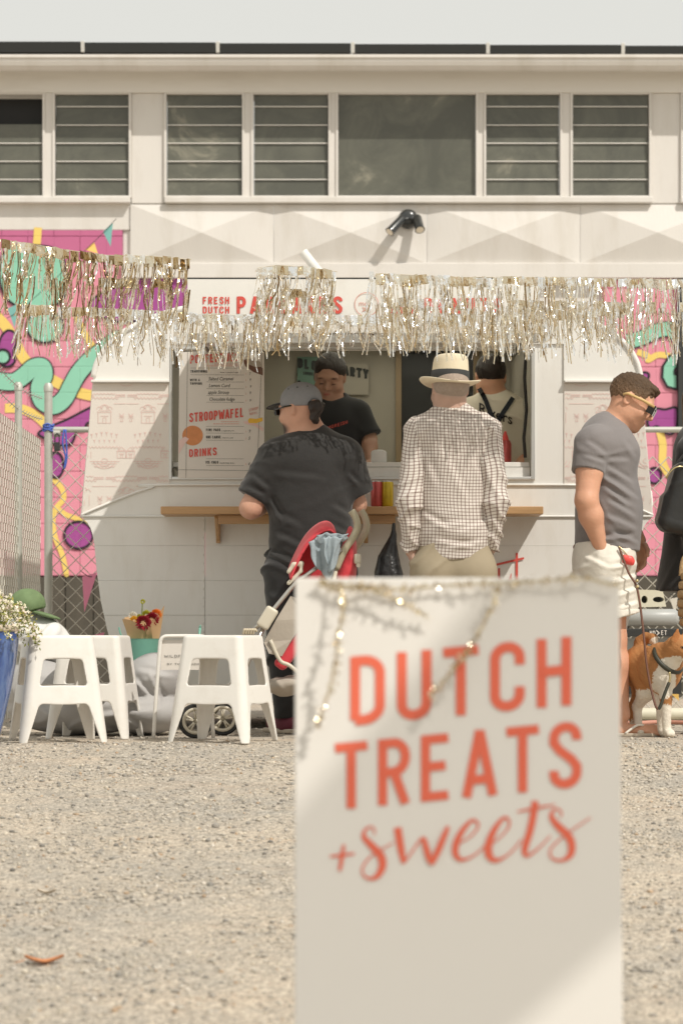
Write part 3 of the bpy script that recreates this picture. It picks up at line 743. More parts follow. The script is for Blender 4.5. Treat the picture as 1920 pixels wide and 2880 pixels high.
def foot(s, ank, d, L=.25, sc=1.0):
    a = np.array(ank, float); d = nrm((d[0], d[1], 0)); g = np.array((a[0], a[1], .03))
    s.rc(a, g - d*.03, .038, .034, .02); s.rc(g - d*.035, g + d*(L - .10), .032, .030, .02, ((0, 0, 1), .85))
    t = np.array((-d[1], d[0], 0))
    for i, o in enumerate((-.030, -.014, .002, .016, .030)):
        s.rc(g + d*(L-.13) + t*o*.8 + np.array((0, 0, -.006)), g + d*(L - .055 - abs(i-1)*.012) + t*o + np.array((0, 0, -.016)), .014, .0115, .006)
def skin_col(base, spots=()):
    base = np.array(base)
    def f(V):
        C = np.tile(base, (len(V), 1))
        for pt, rad, col, soft in spots:
            d = np.linalg.norm((V - np.array(pt)) / np.array(rad), axis=1)
            a = np.clip((1 - d) / soft, 0, 1)[:, None]
            C = C*(1 - a) + np.array(col)*a
        return C
    return f
# ================================================================ ground
def ground_z(x, y):
    """level yard round the caravan, a bank falling towards the street"""
    t = 10.72 - y
    z = np.where(t > 0, -0.095*t, 0.0)
    sm = np.clip(1 - np.abs(t)/.35, 0, 1)
    z = z - .006*sm*sm
    return z + np.where(t > -.1, .006*np.sin(x*3.1 + y*2.2) + .004*np.sin(x*7.7 - y*5.3 + 1), 0)
def build_ground():
    xs = np.concatenate([[-600, -60, -12], np.linspace(-4, 4, 70), [12, 60, 600]])
    ys = np.concatenate([[-400, -30, -4], np.linspace(0, 10.2, 70), np.linspace(10.3, 11.2, 22), np.linspace(11.5, 16, 12), [22, 60, 900]])
    X, Y = np.meshgrid(xs, ys, indexing='ij')
    Z = ground_z(X, np.maximum(Y, -4.0))
    V = np.stack([X, Y, Z], -1).reshape(-1, 3); ny = len(ys)
    F = [(i*ny+j, (i+1)*ny+j, (i+1)*ny+j+1, i*ny+j+1) for i in range(len(xs)-1) for j in range(ny-1)]
    mb = MB(); mb.v = [tuple(v) for v in V]; mb.f = F
    g = mb.build('ground', M['ground'], smooth='all')
    tag(g, 'pale dusty gravel yard with a low bank falling to the street', 'ground', kind='structure')
build_ground()
def build_gravel():
    r = np.random.RandomState(5)
    n = 36000
    # density follows what the lens spreads out: even over the picture rather than over the yard
    q = r.uniform(0, 1, n)
    Y = 5.5 + (10.95 - 5.5) * q**0.85
    ext = r.uniform(0, 1, n) < .10; Y[ext] = r.uniform(10.8, 14.5, ext.sum())
    X = r.uniform(-1, 1, n) * (Y * 0.145 + .12)
    cl = np.sin(X*6.1 + np.sin(Y*4.7)*1.5) + np.sin(Y*7.3 - X*3.9 + 1.3)
    keep = r.uniform(-2.2, 2.0, n) < cl + .3; X, Y = X[keep], Y[keep]; n = len(X)
    sz = .0032 + .0075 * r.uniform(0, 1, n)**2.6; sz[r.uniform(0, 1, n) < .006] *= 1.7
    ico = np.array([(0,0,1),(.9,0,.35),(.28,.85,.35),(-.73,.53,.35),(-.73,-.53,.35),(.28,-.85,.35),(.5,.5,-.5),(-.6,.1,-.6),(.3,-.6,-.6)])
    fc = np.array([(0,1,2),(0,2,3),(0,3,4),(0,4,5),(0,5,1),(1,6,2),(2,6,3),(3,6,7),(3,7,4),(4,7,5),(5,7,8),(5,8,1),(1,8,6)])
    a = r.uniform(0, 6.28, n); ca, sa = np.cos(a), np.sin(a)
    st = np.stack([r.uniform(.7, 1.5, n), r.uniform(.7, 1.2, n), r.uniform(.45, .9, n)], 1)
    P = ico[None] * st[:, None] * (1 + .35*r.uniform(-1, 1, (n, 9, 1))) * sz[:, None, None]
    Q = np.stack([P[..., 0]*ca[:, None] - P[..., 1]*sa[:, None], P[..., 0]*sa[:, None] + P[..., 1]*ca[:, None], P[..., 2]], -1)
    Z = ground_z(X, Y) + sz*.15
    V = Q + np.stack([X, Y, Z], -1)[:, None]
    F = (fc[None] + 9*np.arange(n)[:, None, None]).reshape(-1, 3)
    me = bpy.data.meshes.new('gravel'); V = V.reshape(-1, 3)
    me.vertices.add(len(V)); me.vertices.foreach_set('co', V.astype(np.float32).ravel())
    me.loops.add(3*len(F)); me.loops.foreach_set('vertex_index', F.astype(np.int32).ravel())
    me.polygons.add(len(F)); me.polygons.foreach_set('loop_start', np.arange(0, 3*len(F), 3, dtype=np.int32))
    me.update(calc_edges=True)
    t = r.uniform(0, 1, n)
    pal = np.array([(.46,.42,.36),(.37,.34,.30),(.53,.475,.39),(.25,.235,.21),(.58,.53,.46),(.46,.34,.235)])
    pick = r.choice(6, n, p=[.33,.24,.24,.08,.07,.04])
    set_col(me, np.repeat(pal[pick]*r.uniform(.8, 1.2, (n, 1)), 9, 0))
    o = link_mesh('gravel', me, M['glossy_spots'])
    tag(o, 'loose grey and tan stones scattered over the dusty yard', 'gravel', kind='stuff')
build_gravel()
def leaf_on_ground(px, py, L, rz, label, mat):
    Y = 6.4
    for _ in range(30):                              # find where the sight line meets the bank
        z = float(ground_z(np.array(WX(px, Y)), np.array(Y))); Y2 = (CAMZ - z) * FPX / (py - 1800); Y += .5*(Y2 - Y)
    x = WX(px, Y); z = float(ground_z(np.array(x), np.array(Y)))
    mb = MB(); n = 9; vs = []
    for i in range(n):
        t = i/(n-1); w = .19*L*math.sin(math.pi*min(1, t*1.02))**.8 + .002
        zc = z + .004 + .016*abs(2*t-1)**1.5*L/.1
        for k, sg in ((0, -1), (1, 0), (2, 1)):
            v = rotz(rz) @ Vector(((t-.5)*L, sg*w, 0)); vs.append((x+v.x, Y+v.y, zc + (.008 if sg else .0)))
    fs = [(3*i+k, 3*i+3+k, 3*i+4+k, 3*i+1+k) for i in range(n-1) for k in (0, 1)]
    mb.add(vs, fs)
    mb.tube([rotz(rz) @ Vector(((-.5)*L, 0, .014)) + Vector((x, Y, z)), rotz(rz) @ Vector((-.75*L, .01, .006)) + Vector((x, Y, z))], .0012, 4)
    o = mb.build('fallen_leaf', mat, loc=(x, Y, z), smooth='all', fix=False); tag(o, label, 'leaf')
leaf_on_ground(125, 2714, .10, .15, 'curled orange dry leaf lying on the bare gravel bank', M['dry_leaf'])
leaf_on_ground(132, 2518, .055, -.1, 'small pale dry leaf lying on the gravel bank', M['sole'])

# ================================================================ building behind
BY = 19.6
bld = thing('workshop_building', 'long white building with louvre windows, cross-folded cladding panels and a pink mural', 'building', (0, BY, 0))
def bpx(mb, x0, y0, x1, y1, out=0.0, depth=.2):
    return mb.pbox(x0, y0, x1, y1, BY - out, BY + depth) if False else mb.box2((WX(x0, BY), BY - out, WZ(y1, BY)), (WX(x1, BY), BY + depth, WZ(y0, BY)))
mb = MB()
bpx(mb, -700, 572, 365, 647, 0, .3)                # white band over the painted blockwork
bpx(mb, 345, 647, 2700, 786, -.02, .3)
bpx(mb, 345, 786, 2700, 1625, -.05, .3)
bpx(mb, 370, 262, 462, 572, 0, .3); bpx(mb, 1830, 262, 1912, 572, 0, .3); bpx(mb, 2700, 262, 2800, 572, 0, .3); bpx(mb, -800, 262, -700, 572, 0, .3)
mb.build('wall', M['paint_white'], bld, bevel=.006)
mb = MB(); bpx(mb, -760, 194, 2760, 262, .03, .3); mb.build('lintel', M['lintel'], bld, bevel=.004)
mb = MB(); bpx(mb, -760, 557, 368, 574, .07, .1); mb.build('window_sill', M['paint_white'], bld, bevel=.006)
mb = MB(); bpx(mb, 464, 557, 1832, 574, .07, .1); mb.build('window_sill', M['paint_white'], bld, bevel=.006)
mb = MB(); bpx(mb, 1910, 557, 2698, 574, .07, .1); mb.build('window_sill', M['paint_white'], bld, bevel=.006)
# eave: soffit, gutter, corrugated roof edge
ov = .235
mb = MB(); mb.box2((-5.5, BY - ov, WZ(193, BY) + .005), (6, BY + .3, WZ(193, BY) + .03)); mb.build('soffit', M['lintel'], bld)
mb = MB()
gx0, gx1 = -5.5, 6.0; zt, zb = WZ(153, BY - ov - .1), WZ(193, BY - ov - .1)
prof = [(0, zb), (-.035, zb + .004), (-.075, zb + .03), (-.09, zb + .06), (-.09, zt - .03), (-.105, zt - .022), (-.105, zt), (-.085, zt), (0, zt - .02)]
n = len(prof)
mb.add([(x, BY - ov + p[0], p[1]) for x in (gx0, gx1) for p in prof], [(i, (i+1) % n, n + (i+1) % n, n + i) for i in range(n)] + [tuple(range(n)), tuple(range(n, 2*n))])
mb.build('gutter', M['paint_white'], bld)
mb = MB(); vs = []; nn = 420
for k, (yy, zz) in enumerate(((BY - ov - .03, zt + .006), (BY + 3.2, zt + .45))):
    for i in range(nn): vs.append((-5.5 + 11.5*i/(nn-1), yy, zz + .013*math.sin(i*2*math.pi/6.2)))
mb.add(vs, [(i, i+1, nn+i+1, nn+i) for i in range(nn-1)]); mb.build('corrugated_roof', M['roof_iron'], bld, smooth='all', fix=False)
# painted plinth boards below the mural
for i in range(26):
    x0 = -2.75 + i*.215
    mb = MB(); mb.box2((x0, BY - .02 - .006*(i % 3), 0), (x0 + .207, BY + .1, .92)); mb.build('plinth_board', M['dark_timber'], bld)
# cross-folded cladding panels
for k in range(-1, 5):
    x0, x1 = 770 + (k-1)*430, 770 + k*430
    x0 = max(x0, 367)
    if x1 <= x0 + 20: continue
    a, b = W(x0, 576, BY), W(x1, 741, BY)
    mb = MB(); y0 = BY - .012; g = .0012
    P = [(a.x+g, y0, a.z), (b.x-g, y0, a.z), (b.x-g, y0, b.z), (a.x+g, y0, b.z), ((a.x+b.x)/2, y0 - .062, (a.z+b.z)/2)]
    Q = [(p[0], BY + .02, p[2]) for p in P[:4]]
    mb.add(P + Q, [(0,1,4),(1,2,4),(2,3,4),(3,0,4)] + [(i, (i+1) % 4, 5+(i+1) % 4, 5+i) for i in range(4)])
    mb.build('cladding_panel', M['paint_white'], bld)
mb = MB(); bpx(mb, 345, 742, 2700, 784, .045, .1); mb.build('ledge', M['paint_white'], bld, bevel=.005)
# windows: frame is the part, blades are its pieces
def window(x0, x1, kind, missing=0):
    mb = MB(); fw = 7
    bpx(mb, x0, 262, x0 + fw, 557, .025, .06); bpx(mb, x1 - fw, 262, x1, 557, .025, .06)
    bpx(mb, x0 + fw, 262, x1 - fw, 266, .02, .06); bpx(mb, x0 + fw, 551, x1 - fw, 557, .02, .06)
    w = mb.build('window_frame', M['paint_white'], bld, bevel=.003)
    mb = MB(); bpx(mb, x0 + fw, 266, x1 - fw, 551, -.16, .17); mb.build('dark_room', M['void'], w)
    if kind == 'fixed':
        mb = MB(); bpx(mb, x0 + fw + 1, 267, x1 - fw - 1, 550, -.015, .02); mb.build('pane', M['glass'], w)
    else:
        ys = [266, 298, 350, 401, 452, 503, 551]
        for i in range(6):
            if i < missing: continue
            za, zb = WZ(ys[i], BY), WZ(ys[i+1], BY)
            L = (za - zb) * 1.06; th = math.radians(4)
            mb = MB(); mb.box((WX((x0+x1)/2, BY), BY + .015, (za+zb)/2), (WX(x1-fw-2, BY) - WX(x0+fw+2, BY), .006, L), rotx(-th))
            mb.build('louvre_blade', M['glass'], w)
            mb = MB(); mb.box((WX((x0+x1)/2, BY), BY + .007, zb - .004), (WX(x1-fw-2, BY) - WX(x0+fw+2, BY), .010, .0065)); mb.build('lit_edge_strip', M['lintel'], w)  # pale strip coloured to stand in for the lit glass edge
    return w
mullions = [(122, 155), (680, 713), (925, 950), (1338, 1365), (1572, 1610)]
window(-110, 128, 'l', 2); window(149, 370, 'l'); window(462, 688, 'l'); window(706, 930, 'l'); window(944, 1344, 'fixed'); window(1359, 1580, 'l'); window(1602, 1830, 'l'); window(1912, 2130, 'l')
for a, b in ((128, 149), (688, 706), (930, 944), (1344, 1359), (1580, 1602)):
    mb = MB(); bpx(mb, a, 262, b, 557, .012, .06); mb.build('mullion', M['paint_white'], bld, bevel=.002)
# mural: painted block wall
zb0 = .93
def blocks(xa, xb, z_top):
    n0 = math.floor(xa/.4) - 1; row = 0; z = zb0
    while z < z_top - .01:
        z1 = min(z + .2, z_top)
        off = .2 if row % 2 else 0
        for i in range(n0, int(xb/.4) + 3):
            x0, x1 = max(i*.4 + off, xa), min(i*.4 + off + .4, xb)
            if x1 - x0 < .03: continue
            mb = MB(); mb.box2((x0 + .0012, BY - .0, z + .0012), (x1 - .0012, BY + .09, z1 - .0012)); mb.build('block', M['mu_rose' if z > WZ(745, BY) else 'mu_pink'], bld, bevel=.0025, bseg=1)
        z += .2; row += 1
xl = WX(-60, BY); xm = WX(345, BY); xr = WX(600, BY)
blocks(xl, xm, WZ(647, BY)); 
def blocks_right(xa, xb, zt): blocks(xa, xb, zt)
blocks(xm + .002, xr, WZ(786, BY) - .002); blocks(WX(1690, BY), WX(1904, BY), WZ(786, BY) - .002)
mb = MB(); bpx(mb, -60, 647, 344, 1625, -.085, .2); mb.build('mortar_backing', M['mu_pink'], bld)
mb = MB(); bpx(mb, 1904, 790, 1932, 1640, .05, .1); mb.build('steel_column', M['dark_metal'], bld)
def mp(layer): return lambda x, y: (WX(x, BY), BY - .0025 - .0022*layer, WZ(y, BY))
def mural_ribbon(pts, w, col, layer, outline=True, taper=None):
    C = catmull([(p[0], p[1], 0) for p in pts], 7)
    ww = [w]*len(C)
    if outline:
        mb = MB(); mb.ribbon(C, [q + 7 for q in ww], mp(layer)); e0, e1 = C[0], C[-1]
        mb.fill(A_(e1.x, e1.y, w/2+3.5, w/2+3.5, 0, 360, 20)[:-1], mp(layer+.2)); mb.build('mural_shape', M['mu_black'], bld, fix=False)
    mb = MB(); mb.ribbon(C, ww, mp(layer + 1)); e1 = C[-1]
    mb.fill(A_(e1.x, e1.y, w/2, w/2, 0, 360, 20)[:-1], mp(layer + 1.2)); mb.build('mural_shape', M[col], bld, fix=False)
def mural_blob(pts, col, layer, smooth=True, ol=6.5):
    C = [(p.x, p.y) for p in catmull([(p[0], p[1], 0) for p in pts], 6, True)] if smooth else pts
    mb = MB(); mb.ribbon(C, ol, mp(layer + 1.3), closed=True); mb.build('mural_shape', M['mu_black'], bld, fix=False)
    mb = MB(); mb.fill(C, mp(layer + 1)); mb.build('mural_shape', M[col], bld, fix=False)
def circ(cx, cy, rx, ry=None, n=12): return A_(cx, cy, rx, ry or rx, 0, 360, n)[:-1]
mural_ribbon([(-40, 860), (15, 915), (45, 965), (70, 1010), (110, 1045), (165, 1078), (225, 1105), (300, 1120)], 30, 'mu_yellow', 0, False)
mural_ribbon([(15, 1148), (60, 1150), (100, 1168), (135, 1200), (160, 1230)], 26, 'mu_yellow', 0, False)
mural_ribbon([(108, 640), (104, 690), (96, 740)], 22, 'mu_yellow', 0, False)
mural_ribbon([(215, 890), (240, 940), (262, 975)], 18, 'mu_yellow', 0, False)
mural_blob([(20, 700), (90, 690), (165, 705), (185, 760), (180, 840), (110, 870), (30, 850), (0, 780)], 'mu_mint', 2)
mural_blob(circ(128, 918, 52, 46), 'mu_mint', 2)
mural_blob([(250, 860), (330, 800), (420, 780), (530, 770), (560, 800), (540, 850), (440, 890), (330, 905)], 'mu_purple', 2)
mural_blob([(4, 950), (24, 930), (46, 940), (48, 965), (40, 990), (44, 1015), (30, 1030), (8, 1028), (-4, 990)], 'mu_purple', 4)
mural_blob(circ(10, 1004, 20), 'mu_mint', 6)
mural_ribbon([(-40, 1062), (0, 1072), (40, 1074), (70, 1056), (95, 1034), (120, 1032), (126, 1056), (112, 1090), (120, 1128), (152, 1142), (182, 1122), (202, 1085), (222, 1050), (250, 1018), (285, 990), (330, 955)], 46, 'mu_mint', 4)
mural_blob([(112, 1215), (190, 1180), (268, 1142), (300, 1150), (290, 1185), (248, 1190), (240, 1208), (222, 1206), (214, 1222), (200, 1250), (165, 1252), (130, 1235)], 'mu_purple', 4)
mural_blob(circ(158, 1308, 22, 36), 'mu_purple', 2)
mural_ribbon([(140, 1338), (172, 1370), (180, 1402), (160, 1428), (150, 1460), (156, 1510), (176, 1560), (188, 1615)], 15, 'mu_yellow', 0, False)
mural_ribbon([(160, 1428), (188, 1448), (215, 1458), (250, 1476)], 14, 'mu_yellow', 0, False)
mural_blob(circ(222, 1505, 40, 38), 'mu_purple', 2)
mural_ribbon([(1790, 990), (1818, 1000), (1822, 1012), (1850, 998), (1895, 1004)], 17, 'mu_yellow', 0, False)
mural_ribbon([(1762, 962), (1800, 952), (1842, 932), (1880, 926), (1900, 940)], 38, 'mu_mint', 4)
mural_blob([(1902, 992), (1880, 1002), (1862, 1030), (1860, 1062), (1874, 1088), (1902, 1096)], 'mu_mint', 4, False)
mural_blob([(1902, 1032), (1895, 1042), (1896, 1052), (1902, 1055)], 'mu_pink', 7, False, 7)
mural_blob([(1796, 1062), (1808, 1048), (1822, 1052), (1820, 1066), (1806, 1078)], 'mu_purple', 2)
mural_blob([(1826, 1170), (1842, 1150), (1868, 1152), (1900, 1148), (1902, 1190), (1896, 1212), (1880, 1222), (1862, 1212), (1846, 1200), (1826, 1204), (1818, 1188)], 'mu_purple', 4)
mural_ribbon([(1850, 1200), (1862, 1250), (1862, 1300), (1880, 1335), (1900, 1352)], 22, 'mu_yellow', 0, False)
mural_blob(circ(1838, 1338, 19, 22), 'mu_purple', 2)
# spot lamp on the cladding
sp = W(1140, 622, BY - .075)
lamp = thing('wall_spotlight', 'black twin-headed spotlight fixed to the white cladding above the caravan', 'spotlight', (sp.x, BY - .075, sp.z))
mb = MB(); mb.lathe([(.075, 0), (.075, .03), (.06, .05), (.03, .06)], (sp.x + .02, BY - .03, sp.z + .02), 20, rot=rotx(math.radians(90))); mb.build('mounting_plate', M['black_lamp'], lamp, smooth=True)
for (dx, dz, dy, pos) in ((-.10, -.115, -.07, (-.02, .02)), (.02, -.11, -.08, (.085, .03))):
    a = Vector((sp.x + pos[0], BY - .10, sp.z + pos[1])); b = a + Vector((dx, dy, dz)); d = (b-a).normalized()
    mb = MB(); mb.tube([a, a + d*.02, b, b + d*.004], [.028, .034, .036, .04], 16); head = mb.build('lamp_head', M['black_lamp'], lamp, smooth=True)
    mb = MB(); mb.tube([b + d*.0045, b + d*.007], [.031, .031], 16); mb.build('lens', M['lamp_glass'], head, smooth=True)
    mb = MB(); mb.tube([Vector((sp.x + .02, BY - .08, sp.z + .02)), a + d*.03], .014, 8); mb.build('swivel_arm', M['black_lamp'], lamp, smooth=True)
# solar panels along the roof edge, seen edge-on
for i in range(-1, 6):
    xa = 229 + (i-1)*380 + 4; xb = xa + 373; Yp = BY - .25
    a, b = W(xa, 120 + (xa-229)*.006, Yp), W(xb, 151 + (xa-229)*.002, Yp)
    root = thing('solar_panel', 'black framed solar panel lying along the roof edge', 'solar panel', ((a.x+b.x)/2, Yp, b.z), 'solar panels in a row on the roof')
    mb = MB(); R_ = rotx(math.radians(8)); mb.box(((a.x+b.x)/2, Yp + .85, (a.z+b.z)/2 + .125), (b.x - a.x, 1.65, a.z - b.z), R_); mb.build('panel_body', M['solar'], root, bevel=.006)
    mb = MB(); mb.box((b.x + .016, Yp + .05, (a.z+b.z)/2 + .018), (.028, .05, .085), R_); mb.build('end_clamp', M['clip'], root, bevel=.003)
# ================================================================ caravan
CY = 12.6; CB = 14.5
van = thing('food_caravan', 'white vintage caravan with printed panels, serving hatch and red lettering', 'caravan', (WX(1031, CY), CY + .9, 0))
def cx(px): return WX(px, CY)
def cz(py): return WZ(py, CY)
def mir(L): return [(2063 - x, y) for x, y in reversed(L)]
low_l = [(420, 1970), (372, 1930), (335, 1860), (305, 1785), (284, 1690), (272, 1600), (266, 1530), (258, 1490), (244, 1466), (228, 1452)]
up_l = [(228, 1450), (232, 1400), (240, 1310), (250, 1200), (258, 1100), (263, 1062), (272, 1025), (287, 995), (306, 970), (332, 946), (366, 924), (420, 898), (500, 872), (600, 856), (760, 849)]
low = low_l + mir(low_l)
up = up_l + mir(up_l)
def face(Y): return lambda x, y, d: (cx(x), Y + d, cz(y))
hole = [(480, 985), (480, 1346), (1500, 1346), (1500, 985)]
mb = MB(); mb.plate([up, hole], face(CY), .03); mb.build('front_skin', M['van_white'], van)
# lower skin: horizontal ribs run along it as real steps
rows = [1454, 1535, 1633, 1730, 1830, 1972]
def low_edge(y):
    for (xa, ya), (xb, yb) in zip(low_l, low_l[1:]):
        if yb <= y <= ya: return xa + (xb - xa)*(y - ya)/(yb - ya)
    return low_l[0][0] if y > 1970 else 228
seams = [577, 1000, 1382]
for i in range(len(rows) - 1):
    y0, y1 = rows[i] + (0 if i == 0 else .3), rows[i+1] - .3
    for k, (sa, sb) in enumerate(zip([None] + seams, seams + [None])):
        L = []
        ys = [y0 + (y1 - y0)*j/5 for j in range(6)]
        left = [(low_edge(y) if sa is None else sa + .7, y) for y in reversed(ys)]
        right = [(2063 - low_edge(y) if sb is None else sb - .7, y) for y in ys]
        mb = MB(); mb.plate([left + right], face(CY - .0016*((i*7 + k*3) % 3)), .025); mb.build('lower_skin_panel', M['van_white'], van)
# rivets along the seam
for sx in seams:
    mb = MB()
    for y in range(1465, 1960, 24): mb.lathe([(.0045, 0), (.003, .003)], (cx(sx - 5), CY - .0045, cz(y)), 6, rot=rotx(math.radians(90)))
    mb.build('rivet_row', M['van_white'], van, smooth=True)['kind'] = 'stuff'
# shell: roof, ends, floor
def shell(outline, name, th, y0, y1, mat, closed=False):
    P = [Vector((cx(x), 0, cz(y))) for x, y in outline]; c = Vector((cx(1031), 0, cz(1350)))
    vs = []; n = len(P)
    for p in P:
        d = (c - p).normalized()
        for (yy, o) in ((y0, 0), (y1, 0), (y1, th), (y0, th)): vs.append((p.x + d.x*o, yy, p.z + d.z*o))
    fs = [(4*i+k, 4*i+(k+1) % 4, 4*i+4+(k+1) % 4, 4*i+4+k) for i in range(n-1) for k in range(4)] + [(0,1,2,3), (4*n-4, 4*n-3, 4*n-2, 4*n-1)]
    mb = MB(); mb.add(vs, fs); return mb.build(name, mat, van, smooth=True)
ia = len(up)//2
lh = [p for p in up if p[0] <= 1000]; rh = [p for p in up if p[0] >= 1063]
shell([p for p in lh if p[0] < 790] + [(800, 848)], 'roof_shell', .03, CY + .031, CB, M['van_white']); shell([(1440, 854)] + [p for p in rh if p[0] > 1450], 'roof_shell', .03, CY + .031, CB, M['van_white'])
mb = MB(); mb.box2((cx(800), CY + .031, cz(847) - .03), (cx(1440), CY + .22, cz(847))); mb.box2((cx(800), CB - .2, cz(847) - .03), (cx(1440), CB, cz(847))); mb.build('roof_strip', M['van_white'], van)
mb = MB(); mb.box2((cx(795), CY + .21, cz(847) + .004), (cx(1445), CB - .19, cz(847) + .012)); mb.build('added_skylight', M['added_skylight'], van); shell(low, 'body_shell', .03, CY + .026, CB, M['van_white'])  # milky roof pane is added, out of view, to brighten the interior
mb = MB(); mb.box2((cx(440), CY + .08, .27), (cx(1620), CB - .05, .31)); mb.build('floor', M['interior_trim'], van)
# interior lining: back wall with a window, side liners, ceiling
bw = CB - .04
def bx_(px): return WX(px, bw)
def bz_(py): return WZ(py, bw)
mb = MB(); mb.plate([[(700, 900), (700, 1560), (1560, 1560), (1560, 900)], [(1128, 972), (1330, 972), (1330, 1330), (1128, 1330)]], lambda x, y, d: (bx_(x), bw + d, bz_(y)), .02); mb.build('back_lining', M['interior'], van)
mb = MB(); mb.plate([[(1112, 955), (1112, 1346), (1346, 1346), (1346, 955)], [(1128, 972), (1330, 972), (1330, 1330), (1128, 1330)]], lambda x, y, d: (bx_(x), bw - .02 + d, bz_(y)), .018); mb.build('back_window_trim', M['interior_trim'], van)
mb = MB(); mb.box2((bx_(1128), bw + .022, bz_(1330)), (bx_(1330), bw + .028, bz_(972))); mb.build('back_window_pane', M['solar'], van)
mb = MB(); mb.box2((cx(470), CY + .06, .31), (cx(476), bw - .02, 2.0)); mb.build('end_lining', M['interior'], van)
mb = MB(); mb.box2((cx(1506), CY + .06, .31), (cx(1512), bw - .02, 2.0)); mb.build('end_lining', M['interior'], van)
# hatch frame
for (a, b, c_, d) in ((476, 976, 484, 1350), (1492, 976, 1503, 1350), (484, 1341, 1492, 1350), (484, 976, 1492, 984)):
    mb = MB(); mb.box2((cx(a), CY - .012, cz(d)), (cx(c_), CY + .04, cz(b))); mb.build('hatch_frame', M['alu'], van, bevel=.003)
mb = MB(); mb.tube([(cx(1480), CY + .05, cz(990)), (cx(1476), CY + .05, cz(1060)), (cx(1482), CY + .055, cz(1150)), (cx(1474), CY + .05, cz(1230)), (cx(1478), CY + .05, cz(1285))], .008, 8); mb.build('gas_strut', M['rubber'], van, smooth='all')
# inner counter
mb = MB(); mb.box2((cx(484), CY + .045, cz(1312)), (cx(1490), CY + .42, cz(1298))); mb.build('inner_counter', M['van_white'], van, bevel=.004)
mb = MB(); mb.box2((cx(745), CY + .034, cz(1341)), (cx(1490), CY + .044, cz(1313))); mb.build('counter_front', M['van_white'], van)
# printed panels either side of the hatch
wl_ = [(228, 1449), (262, 1434), (300, 1418), (345, 1400), (395, 1381), (435, 1370), (478, 1364)]
pl = [(x, y) for x, y in up_l if y >= 1062]
pl = [(p[0] + 2, p[1]) for p in pl if p[1] > 1080]
left = [(232, 1446)] + wl_[1:] + [(478, 1078), (261, 1078)] + pl[::-1][:-1]
mb = MB(); mb.plate([left], face(CY - .006), .0055); pL = mb.build('printed_panel', M['print_ground'], van)
mb = MB(); mb.plate([mir(left)], face(CY - .006), .0055); pR = mb.build('printed_panel', M['print_ground'], van)
def inside(poly, x, y):
    c = False; n = len(poly)
    for i in range(n):
        (xa, ya), (xb, yb) = poly[i], poly[i-1]
        if (ya > y) != (yb > y) and x < (xb - xa)*(y - ya)/(yb - ya) + xa: c = not c
    return c
def motif_lines():
    """one repeat of the printed folk pattern: houses, mills, tulips, rows of chevrons (units: px)"""
    L = []
    def zig(x0, x1, y, a, n): L.append([(x0 + (x1-x0)*i/n, y + (a if i % 2 else -a)) for i in range(n+1)])
    def rect(x, y, w, h): L.append([(x, y), (x+w, y), (x+w, y+h), (x, y+h), (x, y)])
    def house(x, y, w, h):
        rect(x, y, w, h); L.append([(x - w*.08, y), (x + w/2, y - h*.7), (x + w*1.08, y)]); L.append([(x + w*.2, y + h*.35), (x + w*.8, y + h*.35)])
        rect(x + w*.38, y + h*.5, w*.24, h*.5); L.append([(x + w*.15, y - h*.15), (x + w*.85, y - h*.15)])
    def mill(x, y, s): L.append([(x - s, y - s), (x + s, y + s)]); L.append([(x - s, y + s), (x + s, y - s)]); L.append([(x - s*.5, y + s*2.2), (x, y), (x + s*.5, y + s*2.2), (x - s*.5, y + s*2.2)]); L.append([(x - s, y), (x + s, y)])
    def tulip(x, y, s): L.append([(x, y), (x, y + s)]); L.append([(x - s*.35, y - s*.5), (x - s*.15, y), (x + s*.15, y), (x + s*.35, y - s*.5), (x, y - s*.2), (x - s*.35, y - s*.5)])
    house(42, 70, 36, 30); zig(20, 100, 30, 3, 16); zig(30, 90, 18, 2, 12)
    for i in range(6): tulip(24 + i*14, 128 + abs(i-2.5)*2.5, 8)
    for i in range(5): tulip(32 + i*14, 150, 6)
    mill(12, 80, 7); mill(108, 80, 7)
    zig(16, 104, 168, 3, 18); L.append(A_(60, 206, 30, 22, 0, 180, 10)); L.append(A_(60, 206, 20, 14, 0, 180, 8)); L.append(A_(60, 206, 9, 7, 0, 360, 8))
    L.append([(18, 208), (102, 208)]); L.append([(24, 214), (96, 214)]); zig(30, 90, 222, 3, 12)
    L.append([(0, 46), (34, 46)]); L.append([(86, 46), (120, 46)]); house(96, 180, 24, 18); house(0, 180, 22, 18)
    for i in range(4): rect(4 + i*7, 20, 4, 6); rect(92 + i*7, 20, 4, 6)
    L.append(A_(60, 58, 12, 10, 180, 360, 6)); L.append(A_(46, 62, 8, 8, 180, 360, 5)); L.append(A_(74, 62, 8, 8, 180, 360, 5))
    return L
ML = motif_lines()
def print_pattern(poly, parent, ox):
    mb = MB(); f = lambda x, y: (cx(x), CY - .0078, cz(y))
    for i in range(-1, 4):
        for j in range(-1, 3):
            for l in ML:
                P = [(ox + i*122 + x + (61 if j % 2 else 0), 1090 + j*232 + y) for x, y in l]
                run = []
                for p in P:
                    if inside(poly, *p): run.append(p)
                    else:
                        if len(run) > 1: mb.ribbon(run, 1.25, f)
                        run = []
                if len(run) > 1: mb.ribbon(run, 1.25, f)
    mb.build('printed_motif', M['print_line'], parent, fix=False)['kind'] = 'stuff'
print_pattern(left, pL, 235); print_pattern(mir(left), pR, 1512)
